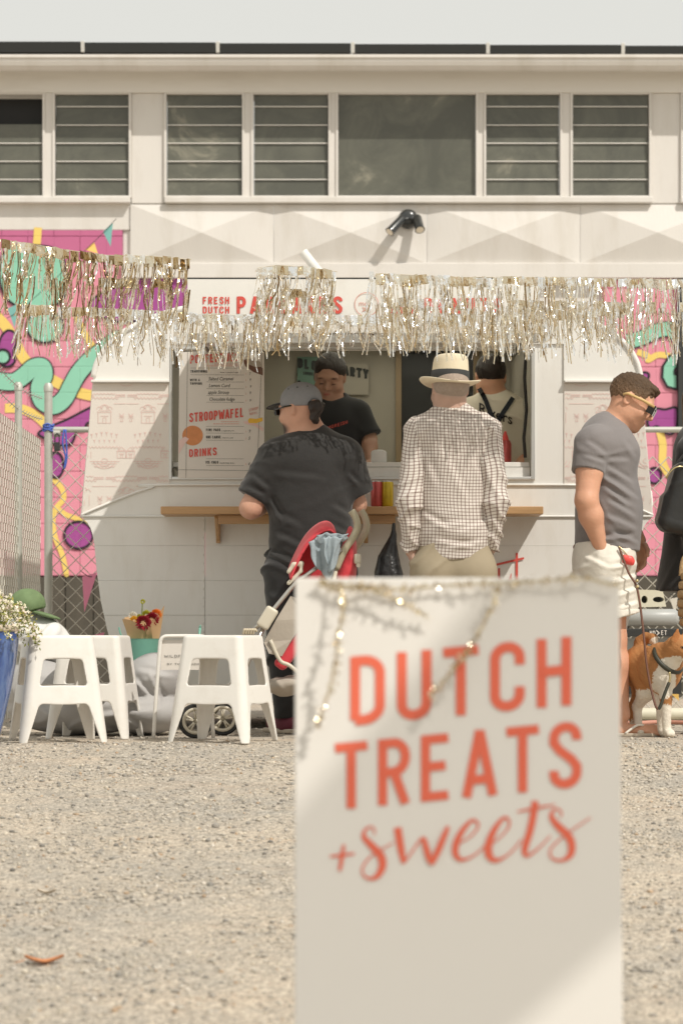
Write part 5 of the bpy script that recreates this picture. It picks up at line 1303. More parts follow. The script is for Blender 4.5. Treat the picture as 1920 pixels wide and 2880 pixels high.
s.ell(q(0, -.008, .040), (.0855, .1085, .0925), ax, 0); s.ell(q(0, .066, .088), (.054, .034, .020), ax, .02)
s.cut(q(0, .090, .070), .84*ax[1] - .54*ax[2]); s.ell(q(0, .085, -.035), (.12, .060, .05), ax, .010, 's'); s.cut(q(0, -.02, -.058), -ax[2] + .15*ax[1])
def hairfade(V):
    d = (V - q(0, 0, 0)) @ ax[2]; t = np.clip((d - .015)/.06, 0, 1)[:, None]
    return np.array((.20, .125, .075))*(1 - t) + np.array((.085, .050, .026))*t
hd_ = folds(.0045, 60, 60, 50, 5)
s.build('hair', M['hair_fade'], pr, disp=lambda X, Y, Z: hd_(X, Y, Z) + .002*np.sin(X*300)*np.sin(Z*260), colf=hairfade)
s = SDF(.0065)
s.rc(P(1700, 1275), P(1712, 1440), .190, .205, .06, ((1, 0, 0), .70)); s.rc(P(1712, 1440), P(1706, 1555), .205, .202, .04, ((1, 0, 0), .74)); s.rc(P(1675, 1246, -.15), P(1692, 1246, .15), .072, .072, .06); s.rc(P(1718, 1205), P(1706, 1260), .062, .12, .05); s.ell(P(1745, 1275, -.08), (.085, .09, .10), k=.05); s.ell(P(1745, 1275, .08), (.085, .09, .10), k=.05)
s.rc(P(1664, 1250, -.175), P(1651, 1328, -.205), .084, .076, .035, cap=True); s.rc(P(1698, 1250, .175), P(1708, 1328, .21), .080, .074, .035, cap=True)
s.ell(P(1738, 1178), (.072, .075, .050), np.array([[.9, 0, .44], [0, 1, 0], [-.44, 0, .9]]), .010, 's'); s.cut(P(1706, 1544), (-.10, 0, -1))
fd = folds(.003, 13, 5, 24, 21); s.build('tshirt', M['tshirt_grey'], pr, disp=creases([(1690, 1318, 1775, 1365, .010, 8), (1680, 1345, 1790, 1410, .014, 9), (1685, 1375, 1760, 1430, .014, 9), (1690, 1410, 1780, 1460, .011, 9), (1680, 1450, 1790, 1495, .009, 10), (1625, 1495, 1700, 1520, .013, 9), (1640, 1520, 1790, 1508, .013, 9), (1700, 1500, 1795, 1530, .012, 8), (1690, 1300, 1760, 1300, .007, 9), (1630, 1250, 1690, 1290, .008, 9), (1622, 1290, 1690, 1312, .008, 8), (1740, 1240, 1780, 1300, .006, 10)], Y0, Y0 + .05, fd))
s = SDF(.007); s.rc(P(1698, 1580, -.07), P(1700, 1580, .07), .148, .148, .04, ((0, 0, 1), 1.0)); s.rc(P(1698, 1545, -.06), P(1700, 1545, .06), .128, .128, .04)
s.rc(P(1702, 1610, -.10), P(1728, 1738, -.105), .125, .108, .04, cap=True); s.rc(P(1692, 1610, .10), P(1690, 1738, .105), .125, .105, .04, cap=True); s.cut(P(1700, 1526), (0, 0, 1))
fd = folds(.004, 12, 6, 20, 30); s.build('shorts', M['shorts'], pr, disp=creases([(1625, 1560, 1700, 1600, .008, 8), (1690, 1600, 1790, 1580, .010, 8), (1700, 1640, 1790, 1615, .012, 8), (1700, 1680, 1790, 1650, .012, 8), (1640, 1640, 1720, 1690, .009, 8), (1710, 1715, 1790, 1690, .010, 7)], Y0, Y0 + .05, fd))
for (pp, rr) in ((P(1728, 1732, -.105), .110), (P(1690, 1732, .105), .107)):
    s = SDF(.006); s.rc(pp + np.array((-.008, 0, .03)), pp + np.array((.003, 0, -.012)), rr + .006, rr + .004, 0, cap=True); s.cut(pp + np.array((0, 0, .03)), (0, 0, 1)); s.build('shorts_cuff', M['shorts'], pr)
mb = MB(); n_ = 32
mb.tube([(P(1702, 1538)[0] + (.138*math.cos(t*2*math.pi/n_)), Y0 + .190*math.sin(t*2*math.pi/n_), P(1702, 1538)[2]) for t in range(n_)], .013, 8, closed=True); mb.build('belt', M['leather'], pr, smooth='all')
mb = MB(); RM = Matrix(ax.T.tolist())
for sg in (-1, 1): mb.box(q(sg*.035, .112, .004), (.056, .010, .046), RM)
mb.box(q(0, .116, .014), (.02, .008, .008), RM)
for sg in (-1, 1): mb.box(q(sg*.066, .100, .004), (.008, .034, .044), RM @ rotz(sg*.35))
sg_ = mb.build('sunglasses', M['sunglass'], pr, bevel=.003)
mb = MB()
for sg in (-1, 1): mb = MB(); mb.tube([q(sg*.064, .108, .018), q(sg*.086, .06, .019), q(sg*.090, -.015, .016), q(sg*.088, -.032, .004)], [.0075, .0075, .0065, .006], 6); mb.build('temple', M['bamboo'], sg_, smooth='all')
for (a_, d_) in ((G(1738, -.10, .10), (1, -.12)), (G(1672, .12, .10), (1, .1))):
    dd = Vector((*d_, 0)).normalized(); c_ = Vector((a_[0], a_[1], .006)) + dd*.055; mb = MB(); R_ = rotz(math.atan2(dd.y, dd.x))
    mb.lathe([(.130, 0), (.135, .003), (.135, .012), (.130, .014)], (c_.x, c_.y, .001), 26, 1.0, .40, R_); ff = mb.build('flip_flop', M['sole'], pr, smooth=True)
    t = Vector((-dd.y, dd.x, 0)); base = Vector((a_[0], a_[1], 0)); mb = MB()
    for sg in (1, -1): mb.tube(catmull([base + dd*.115 + Vector((0, 0, .045)), base + dd*.075 + t*sg*.036 + Vector((0, 0, .052)), base + dd*.02 + t*sg*.05 + Vector((0, 0, .014))], 5), .006, 6)
    mb.build('strap', M['flag_white'], ff, smooth='all')
# red pouch and keys clipped to the belt
c_ = P(1764, 1575, -.20)
pouch = thing('dog_bag_pouch', 'small red dog-bag pouch clipped to the brown belt', 'pouch', tuple(c_))
s = SDF(.004); s.ell(c_, (.026, .020, .022), k=0); s.ell(c_ + np.array((-.016, 0, .008)), (.016, .016, .018), k=.006); s.ell(c_ + np.array((.016, 0, -.006)), (.014, .016, .020), k=.006); s.build('pouch_body', M['red_plastic'], pouch, disp=folds(.002, 60, 50, 40, 2))
mb = MB(); k0 = P(1748, 1545, -.205); mb.tube(catmull([P(1738, 1536, -.20), k0, P(1758, 1556, -.205), c_ + np.array((0, 0, .018))], 5), .003, 6); mb.build('clip_cord', M['brass'], pouch, smooth='all')

# ---- woman serving inside
Y0 = 13.15; FL = .31
pr = person('person in black T-shirt with tied-back dark hair serving inside the hatch', (P(935, 1300)[0], Y0, FL))
b = SDF(.006); f = (-.12, -.90, -.42); u = (.03, -.42, .90)
q, ax = add_head(b, P(927, 1060), f, u, 1.0); b.rc(P(942, 1140, .03), P(932, 1085, .02), .052, .050, .02)
b.rc(P(942, 1180), P(942, 1400), .13, .14, .05, ((0, 1, 0), .62)); b.rc(P(885, 1155), P(995, 1155), .042, .042, .04)
arm(b, P(1010, 1160), P(1038, 1235, -.03), P(1042, 1300, -.16), (.045, .040, .036, .024)); add_hand(b, P(1042, 1300, -.16), (-.3, -.9, -.2), (0, -.2, 1), 1, .5)
arm(b, P(872, 1160), P(850, 1240, -.03), P(870, 1300, -.18), (.045, .040, .036, .024)); add_hand(b, P(870, 1300, -.18), (.4, -.85, -.2), (0, -.2, 1), -1, .5)
leg(b, G(905, 0, .98), G(903, 0, .66), G(903, 0, .40), (.08, .058, .05, .036)); leg(b, G(980, 0, .98), G(982, 0, .66), G(982, 0, .40), (.08, .058, .05, .036))
bw_ = (.09, .05, .035)
b.build('body', M['skin'], pr, colf=skin_col((.47, .27, .19), [(q(.031, .092, .022), (.022, .02, .0045), bw_, .4), (q(-.031, .092, .022), (.022, .02, .0045), bw_, .4), (q(.031, .094, -.006), (.015, .012, .004), (.06, .035, .03), .5), (q(-.031, .094, -.006), (.015, .012, .004), (.06, .035, .03), .5), (q(0, .096, -.061), (.024, .014, .010), (.40, .12, .10), .4)]))
s = SDF(.005); s.ell(q(0, -.012, .040), (.082, .104, .086), ax, 0); s.ell(q(0, .088, -.020), (.069, .080, .090), ax, .004, 's'); s.rc(q(0, .09, .09), q(0, -.02, .135), .004, .004, .004, op='s'); s.ell(q(0, -.10, .05), (.036, .034, .036), ax, .01); s.cut(q(0, 0, -.06), -ax[2]); s.build('hair', M['hair_dark'], pr, disp=folds(.0010, 120, 20, 10, 5))
s = SDF(.007); s.rc(P(942, 1195), P(942, 1400), .162, .168, .05, ((0, 1, 0), .66)); s.rc(P(880, 1160), P(1000, 1160), .060, .060, .05); s.rc(P(940, 1135, .02), P(942, 1180), .05, .09, .05)
s.rc(P(1006, 1165), P(1036, 1228, -.02), .074, .068, .03, cap=True); s.rc(P(876, 1165), P(850, 1228, -.02), .074, .068, .03, cap=True); s.ell(P(938, 1112, -.03), (.055, .06, .04), k=.01, op='s')
fd = folds(.005, 8, 5, 18, 40); ts = s.build('tshirt', M['tshirt_navy'], pr, disp=fd)
mb = MB(); put_word(mb, 'MONTEGEY'[:0] or 'MOREISH', 921, 1208, 977, 9, stick([ts]), slope=.30, t=.14); mb.build('shirt_lettering', M['red_letter'], ts, fix=False)
s = SDF(.008); s.rc(P(915, 1400), P(968, 1400), .13, .13, .04, ((0, 1, 0), .8))
for xx in (905, 980): s.rc(G(xx, 0, .95), G(xx, 0, FL + .04), .1, .07, .03, cap=True)
s.build('trousers', M['trousers_black'], pr)
for xx in (903, 982): mb = MB(); mb.box((WX(xx, Y0), Y0 - .04, FL + .03), (.09, .25, .06)); mb.build('shoe', M['trousers_black'], pr, bevel=.02)

# ---- man inside, from behind, with apron straps
Y0 = 13.55
pr = person('person in cream printed T-shirt with crossed navy apron straps inside the caravan', (P(1395, 1300)[0], Y0, FL))
b = SDF(.006); f = (-.12, .98, -.22); u = (0, .2, 1)
q, ax = add_head(b, P(1378, 1062), f, u, 1.0); b.rc(P(1388, 1125, -.01), P(1381, 1085, -.02), .060, .058, .03)
b.rc(P(1395, 1180), P(1398, 1400), .15, .15, .05, ((0, 1, 0), .65)); b.rc(P(1330, 1150), P(1455, 1160), .045, .045, .04)
arm(b, P(1470, 1180), P(1488, 1292, -.03), P(1448, 1325, -.18), (.052, .046, .042, .028)); add_hand(b, P(1448, 1325, -.18), (-.6, -.6, -.1), (0, -.2, 1), 1, .5)
arm(b, P(1318, 1175), P(1300, 1290, .05), P(1320, 1330, .2), (.052, .046, .042, .028)); add_hand(b, P(1320, 1330, .2), (.3, .8, -.1), (0, -.2, 1), -1, .5)
leg(b, G(1360, 0, .98), G(1358, 0, .66), G(1358, 0, .40), (.08, .058, .05, .036)); leg(b, G(1435, 0, .98), G(1437, 0, .66), G(1437, 0, .40), (.08, .058, .05, .036))
b.build('body', M['skin'], pr, colf=skin_col(SK_TAN))
s = SDF(.005); s.ell(q(0, -.010, .036), (.081, .101, .089), ax, 0); s.cut(q(0, 0, -.052), -ax[2]); s.ell(q(0, .10, -.01), (.09, .06, .09), ax, .006, 's'); s.build('hair', M['hair_dark'], pr, disp=folds(.002, 90, 60, 60, 5))
s = SDF(.007); s.rc(P(1395, 1190), P(1398, 1420), .185, .185, .05, ((0, 1, 0), .66)); s.rc(P(1325, 1158), P(1462, 1168), .068, .068, .05); s.rc(P(1388, 1128), P(1392, 1180), .06, .11, .05)
s.rc(P(1464, 1178), P(1484, 1278, -.02), .090, .082, .035, cap=True); s.rc(P(1324, 1172), P(1303, 1272, .03), .090, .082, .035, cap=True); s.ell(P(1386, 1098, -.0), (.055, .06, .04), k=.01, op='s')
fd = folds(.005, 8, 5, 18, 50); ts = s.build('tshirt', M['tshirt_cream'], pr, disp=fd)
st = stick([ts], .006); mb = MB()
for pts in ([(1346, 1092), (1362, 1120), (1378, 1160), (1398, 1205)], [(1442, 1118), (1424, 1145), (1408, 1170), (1388, 1210)], [(1393, 1190), (1400, 1230), (1404, 1268)]):
    C = [(p.x, p.y) for p in catmull([(x, y, 0) for x, y in pts], 5)]; mb.ribbon(C, 13, st)
ap = mb.build('apron_strap', M['navy'], pr, fix=False)
st2 = stick([ts], .004); mb = MB(); font_text(mb, 'Rivers', 0, 0, 1, lambda x, y: (x, y, 0)) if False else None
font_text(mb, 'Rivers', 1344, 1160, 30, lambda x, y: st2(x, y + (x - 1344)*.36), 0, .92, .012); mb.build('shirt_lettering', M['hair_dark'], ts, fix=False)['kind'] = 'stuff'
s = SDF(.008); s.rc(P(1365, 1420), P(1425, 1420), .14, .14, .04, ((0, 1, 0), .8))
for xx in (1360, 1435): s.rc(G(xx, 0, .95), G(xx, 0, FL + .04), .1, .075, .03, cap=True)
s.build('trousers', M['trousers_black'], pr)
for xx in (1358, 1437): mb = MB(); mb.box((WX(xx, Y0), Y0 + .04, FL + .03), (.1, .26, .06)); mb.build('shoe', M['trousers_black'], pr, bevel=.02)

# ---- person in a black coat just entering the picture
Y0 = 12.0
pr = person('person in long black coat with a leather backpack and straw basket', (P(1990, 1600)[0], Y0, 0))
b = SDF(.008); f = (.8, -.5, -.1); u = (0, 0, 1)
q, ax = add_head(b, P(1995, 1130), f, u, 1.0); b.rc(P(1990, 1215), P(1992, 1160), .055, .055, .03); b.rc(P(1985, 1270), P(1985, 1560), .14, .15, .05); b.rc(P(1955, 1260, -.12), P(2020, 1260, .12), .05, .05, .04)
arm(b, P(1948, 1268, -.16), P(1935, 1440, -.18), P(1965, 1560, -.2)); add_hand(b, P(1965, 1560, -.2), (.5, 0, -.8), (-.6, -.8, 0), 1, .6)
arm(b, P(2025, 1268, .16), P(2040, 1440, .18), P(2020, 1560, .1)); add_hand(b, P(2020, 1560, .1), (-.3, 0, -.9), (.8, .5, 0), 1, .6)
leg(b, G(1960, -.08, .82), G(1958, -.08, .45), G(1958, -.08, .1)); foot(b, G(1958, -.08, .1), (1, -.3)); leg(b, G(2020, .08, .82), G(2022, .08, .45), G(2022, .08, .1)); foot(b, G(2022, .08, .1), (1, -.3))
b.build('body', M['skin'], pr, colf=skin_col(SK_FAIR))
s = SDF(.007); s.ell(q(0, -.012, .03), (.09, .11, .10), ax, 0); s.rc(q(0, -.06, 0), q(0, -.05, -.2), .08, .06, .03); s.ell(q(0, .1, -.02), (.07, .06, .085), ax, .006, 's'); s.build('hair', M['hair_brown'], pr, disp=folds(.004, 80, 60, 8, 3))
s = SDF(.008); s.rc(P(1985, 1280), P(1978, 1520), .19, .20, .05, ((1, 0, 0), .85)); s.rc(P(1978, 1520), P(1972, 1668), .20, .235, .05, ((1, 0, 0), .95), cap=True); s.rc(P(1950, 1268, -.15), P(2022, 1268, .15), .075, .075, .05)
s.rc(P(1948, 1272, -.16), P(1932, 1440, -.18), .085, .072, .03); s.rc(P(1932, 1440, -.18), P(1962, 1545, -.2), .072, .055, .03, cap=True); s.rc(P(2025, 1272, .16), P(2042, 1440, .18), .085, .072, .03); s.rc(P(2042, 1440, .18), P(2022, 1545, .1), .072, .055, .03, cap=True)
fd = folds(.008, 10, 8, 12, 60); s.build('coat', M['trousers_black'], pr, disp=fd)
c_ = P(1918, 1405, -.25)
bag = thing('leather_backpack', 'black leather backpack with brass zip worn over the long black coat', 'backpack', tuple(P(1918, 1500, -.25)))
s = SDF(.006); s.box(c_, (.085, .13, .165), frame((0, 1, 0), (.28, 0, 1)), .05, 0); s.box(c_ + np.array((-.06, 0, -.05)), (.05, .10, .085), frame((0, 1, 0), (.2, 0, 1)), .035, .012); s.build('bag_body', M['black_leather'], bag, disp=folds(.004, 12, 9, 16, 4))
mb = MB(); mb.tube(catmull([P(1872, 1345, -.37), P(1888, 1322, -.385), P(1908, 1312, -.385), P(1935, 1316, -.37)], 5), .0035, 6); mb.build('zip', M['brass'], bag, smooth='all'); mb = MB(); mb.tube(catmull([P(1900, 1310, -.25), P(1925, 1280, -.25), P(1945, 1300, -.25)], 5), .008, 8); mb.build('carry_loop', M['black_leather'], bag, smooth='all')
c_ = P(1968, 1700, -.30)
bk = thing('straw_basket', 'round woven straw basket with frayed handle hanging beside the black coat', 'basket', tuple(P(1968, 1780, -.30)))
mb = MB()
for k in range(7):
    z_ = c_[2] + .13 - k*.042; r_ = [.085, .095, .10, .10, .098, .09, .075][k]; mb.lathe([(r_-.008, .021), (r_+.004, .014), (r_+.006, 0), (r_+.004, -.014), (r_-.008, -.021)], (c_[0], c_[1], z_), 22)
mb.build('woven_body', M['straw'], bk, smooth='all'); mb = MB(); mb.tube(catmull([c_ + np.array((-.09, 0, .13)), c_ + np.array((-.07, 0, .22)), c_ + np.array((.03, .03, .25)), c_ + np.array((.09, 0, .13))], 6), .010, 8); mb.build('basket_handle', M['straw'], bk, smooth='all')
# ================================================================ A-frame sign in front
sYb, sYt = 4.80, 4.88                    # foot and head of the leaning panel
zT, zB = WZ(1625, sYt), -.545
def sgn(x, y, d=0.0):
    """a point on the leaning front panel seen at photo pixel x, y; d = out of the panel towards the street"""
    # panel plane: Y = sYt - (zT - z) * k
    k = (sYt - sYb) / (zT - zB)
    r = (1800 - y) / FPX
    Y = (sYt - zT*k + CAMZ*k) / (1 - r*k)
    p = W(x, y, Y); n = Vector((0, -1, k)).normalized()
    return tuple(p + n*d)
sign = thing('sandwich_board_sign', 'large white sandwich board lettered in red with tinsel along its top', 'sign', (.2, 4.85, zB))
a_, b_ = Vector(sgn(830, 1625)), Vector(sgn(1740, 1625)); k_ = (sYt - sYb) / (zT - zB)
def panel(mb, dy, flip=1):
    P = []
    for z in (zB, zT):
        for x in (a_.x, b_.x):
            y = sYt - (zT - z)*k_*flip + dy; P += [(x, y, z), (x, y + .016, z)]
    mb.add(P, [(0, 2, 6, 4), (1, 3, 7, 5), (0, 1, 3, 2), (4, 5, 7, 6), (0, 1, 5, 4), (2, 3, 7, 6)])
mb = MB(); panel(mb, 0.0); mb.build('front_panel', M['sign_board'], sign, bevel=.003)
mb = MB(); panel(mb, .030, -1); mb.build('back_panel', M['sign_board'], sign, bevel=.003)
mb = MB(); mb.box(((a_.x+b_.x)/2 - .2, sYt + .023, zT - .03), (.06, .030, .02)); mb.box(((a_.x+b_.x)/2 + .2, sYt + .023, zT - .03), (.06, .030, .02)); mb.build('hinge', M['alu'], sign)
sf = lambda x, y: sgn(x, y, .0022)
for txt, x0, y0, x1, h, sl, w_ in (('DUTCH', 984, 2041, 1606, 193, .094, .46), ('TREATS', 942, 2278, 1634, 186, .094, .48)):
    st_, tw = word_strokes(txt, .46, .135, .15); sc_ = (x1 - x0)/tw; xx = 0
    for ch in txt:
        mb = MB(); put = glyph(ch, .46, .135)
        for i_, pl_ in enumerate(put): mb.ribbon([(x0 + (p[0] + xx)*sc_, y0 - p[1]*h - (p[0] + xx)*sc_*sl) for p in pl_], .135*(h*.45 + sc_*.55), sf, lift=.0006*i_, ramp=2e-5)
        mb.build('letter', M['red_sign'], sign, fix=False); xx += .61
Zm = lambda x, y: (800 + x/1.6, 2160 + y/1.6)
def brush(strokes):
    mb = MB()
    for i_, (pts, ws) in enumerate(strokes):
        C = catmull([(*Zm(*p), w_) for p, w_ in zip(pts, ws)], 7)
        mb.ribbon([(c.x, c.y) for c in C], [max(1.5, c.z/1.6) for c in C], sf, lift=.0009*i_, ramp=1.5e-5)
    mb.build('script_letter', M['red_sign'], sign, fix=False)
brush([([(205, 398), (260, 392), (315, 385)], [10, 13, 9]), ([(267, 345), (258, 400), (248, 462)], [12, 18, 14])])
brush([([(402, 300), (405, 280), (388, 264), (362, 280), (358, 312), (395, 352), (432, 395), (440, 440), (420, 482), (388, 498), (358, 485), (350, 450), (380, 405), (430, 370), (490, 335)], [6, 7, 8, 12, 22, 32, 36, 34, 26, 14, 9, 8, 7, 6, 5])])
brush([([(508, 268), (516, 320), (526, 380), (535, 428)], [34, 34, 30, 18]), ([(535, 428), (570, 380), (605, 330), (625, 312)], [10, 8, 9, 14]), ([(625, 312), (634, 350), (648, 400), (660, 432)], [18, 26, 28, 18]), ([(660, 432), (690, 370), (715, 310), (735, 262)], [22, 28, 26, 16])])
brush([([(772, 345), (830, 312), (868, 268), (862, 240), (838, 238), (800, 280), (772, 335), (768, 385), (792, 412), (835, 402), (880, 370), (915, 330)], [6, 7, 9, 11, 14, 24, 30, 28, 18, 9, 7, 6])])
brush([([(920, 350), (975, 305), (1008, 262), (1004, 228), (980, 228), (942, 278), (918, 340), (918, 390), (945, 415), (990, 400), (1035, 360), (1065, 320)], [6, 7, 9, 11, 15, 26, 34, 34, 22, 9, 7, 6])])
brush([([(1126, 148), (1118, 210), (1102, 285), (1082, 350), (1080, 386), (1100, 392), (1150, 352), (1195, 305)], [30, 32, 32, 30, 22, 12, 7, 6]), ([(1045, 197), (1120, 182), (1215, 165)], [6, 12, 6])])
brush([([(1240, 222), (1244, 200), (1228, 184), (1206, 192), (1200, 222), (1230, 262), (1272, 302), (1290, 345), (1284, 390), (1250, 414), (1214, 412), (1192, 388), (1206, 350), (1270, 295), (1375, 222)], [6, 7, 8, 12, 22, 32, 34, 34, 28, 14, 10, 8, 7, 6, 5])])

# ================================================================ foil garlands
def foil(mb, tones, pts, w, tw, tone, seg=None):
    """one strip of foil along 3D pts; its face turns by tw"""
    vs = []; n = len(pts)
    for i, p in enumerate(pts):
        a = tw[0] + (tw[1] - tw[0])*i/(n-1); d = Vector((math.cos(a), math.sin(a), 0))
        vs += [p + d*w/2, p - d*w/2]
    mb.add(vs, [(2*i, 2*i+1, 2*i+3, 2*i+2) for i in range(n-1)]); tones += [tone]*(2*n)
def finish(mb, tones, name, parent):
    o = mb.build(name, M['tinsel'], parent, fix=False); at = o.data.attributes.new('tone', 'FLOAT', 'POINT'); at.data.foreach_set('value', tones); return o
def garland(name, label, Y, top, drop, layers, tone0, seed, bunch=0.0, dens=2.6, wind=0.0):
    r = random.Random(seed)
    x0, x1 = top[0][0], top[-1][0]
    def ty(x):
        for (xa, ya), (xb, yb) in zip(top, top[1:]):
            if xa <= x <= xb: return ya + (yb - ya)*(x - xa)/(xb - xa + 1e-9)
        return top[-1][1]
    g = thing(name, label, 'tinsel', tuple(W((x0+x1)/2, ty((x0+x1)/2), Y)), 'foil fringe garlands strung over the yard')
    mb = MB(); mb.tube([W(x, ty(x) + 2, Y) for x in np.linspace(x0 - 4, x1 + 4, 30)], .0016, 4); mb.build('hanging_string', M['raffia'], g)
    hd, th_ = MB(), []; fr, tf = MB(), []
    for L in range(layers):
        yo = L*66; dY = (-.03, .025, .05)[L]
        # header tape: pleated panels
        x = x0; zig = 0
        while x < x1 - 4:
            w = r.uniform(9, 26); xe = min(x + w, x1); h = r.uniform(22, 34)
            da, db = r.uniform(-.016, .016), r.uniform(-.016, .016); tone = min(1, max(0, tone0 + r.uniform(-.35, .45)))
            t0, t1 = ty(x) + yo + r.uniform(-3, 4), ty(xe) + yo + r.uniform(-3, 4)
            if L == 0 or r.random() < .55:
                k_ = len(hd.v); mid = (x + xe)/2; bd = r.uniform(-.012, .012)
                hd.add([W(x, t0, Y + dY + da), W(mid, (t0+t1)/2 + r.uniform(-1, 1), Y + dY + bd), W(xe, t1, Y + dY + db), W(xe, t1 + h, Y + dY + db*.6), W(mid, (t0+t1)/2 + h, Y + dY - bd), W(x, t0 + h, Y + dY + da*.6)], [(0, 1, 4, 5), (1, 2, 3, 4)]); th_ += [tone]*6
            x = xe + (r.uniform(0, 5) if r.random() < .25 else 0)
        x = x0
        while x < x1:
            t = ty(x) + yo + r.uniform(16, 30); Ln = drop*r.uniform(.55, 1.12)*(1 if L == layers-1 else .8)
            cl = 9*math.sin(x*.11 + seed) + 6*math.sin(x*.041 + 2*seed)        # strips gather into locks
            sw = r.gauss(0, 7) + wind*r.uniform(.3, 1.3) + cl; cv = r.gauss(0, 3)
            wv_, wf_, wp_ = r.uniform(1, 5), r.uniform(3, 8), r.uniform(0, 6); kink = r.random() < bunch; dpt = r.gauss(0, .014)
            pts = []
            for i in range(8):
                q_ = i/7; px_ = x + cl*.35*q_ + sw*q_*q_ + cv*math.sin(q_*math.pi); py_ = t + Ln*q_
                if kink: px_ += r.gauss(0, 9)*q_; py_ -= Ln*.18*q_*r.random()
                px_ += wv_*math.sin(q_*wf_ + wp_)*q_; pts.append(W(px_, py_, Y + dY + dpt + r.gauss(0, .004)))
            a0 = r.gauss(0, .9); foil(fr, tf, pts, r.choice((.003, .0038, .0048, .006, .0078)), (a0, a0 + r.gauss(0, .9)), min(1, max(0, tone0 + r.gauss(0, .34))))
            x += r.expovariate(1/dens)
    finish(hd, th_, 'header_tape', g)['kind'] = 'stuff'
    finish(fr, tf, 'foil_fringe', g)['kind'] = 'stuff'
    return g
garland('tinsel_garland', 'antique gold foil fringe garland hanging before the pink mural', 10.85, [(-30, 668), (60, 680), (180, 700), (300, 716), (420, 718), (534, 728)], 118, 2, .40, 1, .05, 2.7, -10)
garland('tinsel_garland', 'short gold foil fringe bunch hanging over the word pancakes', 10.9, [(722, 752), (780, 744), (850, 748), (944, 762)], 128, 2, .64, 2, .08, 2.6, -12)
garland('tinsel_garland', 'bright silver-gold foil fringe garland hanging over the word donuts', 10.9, [(1038, 766), (1160, 772), (1300, 778), (1500, 778), (1700, 782), (1960, 786)], 138, 2, .76, 3, .07, 2.7, 4)
garland('tinsel_garland', 'lower gold foil fringe garland tied along the hatch sign board', 11.52, [(46, 852), (160, 862), (300, 866), (420, 872), (540, 880), (640, 884), (720, 886)], 122, 1, .72, 4, .12, 2.2, 0)
garland('tinsel_garland', 'tangled gold foil fringe garland curling under the hatch sign board', 11.655, [(715, 888), (800, 892), (900, 890), (1000, 884), (1110, 886), (1210, 890), (1320, 884), (1450, 880), (1600, 872), (1780, 862)], 84, 1, .70, 5, .4, 3.4, 6)
# thin gilt wire garland on the sandwich board
def wire_garland(name, label, pts, seed, w=.006):
    r = random.Random(seed)
    C = catmull([Vector(sgn(x, y, d)) for x, y, d in pts], 10)
    g = thing(name, label, 'tinsel', tuple(C[len(C)//2]), 'gilt wire garlands on the sandwich board')
    mb = MB(); mb.tube(C, .0016, 5); o = mb.build('wire', M['brass'], g, smooth='all')
    fb_, tb = MB(), []
    for p in C:
        for _ in range(3):
            d = Vector((r.gauss(0, 1), r.gauss(0, .6), r.gauss(0, 1))).normalized()*r.uniform(.006, .016)
            a0 = r.uniform(0, 3.1); foil(fb_, tb, [p, p + d*.5 + Vector((0, 0, .002)), p + d], r.uniform(.003, w), (a0, a0 + 1.2), r.uniform(.1, .9))
    finish(fb_, tb, 'foil_leaf', g)['kind'] = 'stuff'
wire_garland('wire_tinsel', 'gilt wire garland wound along the top edge of the sandwich board', [(900, 1648, .012), (960, 1660, .02), (1040, 1652, .015), (1120, 1660, .02), (1220, 1652, .015), (1330, 1644, .018), (1450, 1640, .012), (1560, 1634, .02), (1640, 1630, .015), (1735, 1650, .02)], 5)
wire_garland('wire_tinsel', 'second gilt wire loop drooping below the top of the sandwich board', [(905, 1640, .02), (1000, 1655, .03), (1060, 1668, .03), (1130, 1700, .03), (1200, 1738, .02)], 6)
wire_garland('wire_tinsel', 'gilt wire strand hanging past the word dutch on the sandwich board', [(1396, 1652, .03), (1385, 1700, .05), (1345, 1780, .06), (1300, 1850, .06), (1240, 1925, .05), (1205, 1965, .045)], 7)
wire_garland('wire_tinsel', 'gilt wire strand trailing down the bare margin of the sandwich board', [(955, 1650, .04), (965, 1720, .06), (948, 1800, .07), (942, 1880, .06), (915, 1980, .05), (890, 2050, .04)], 8)

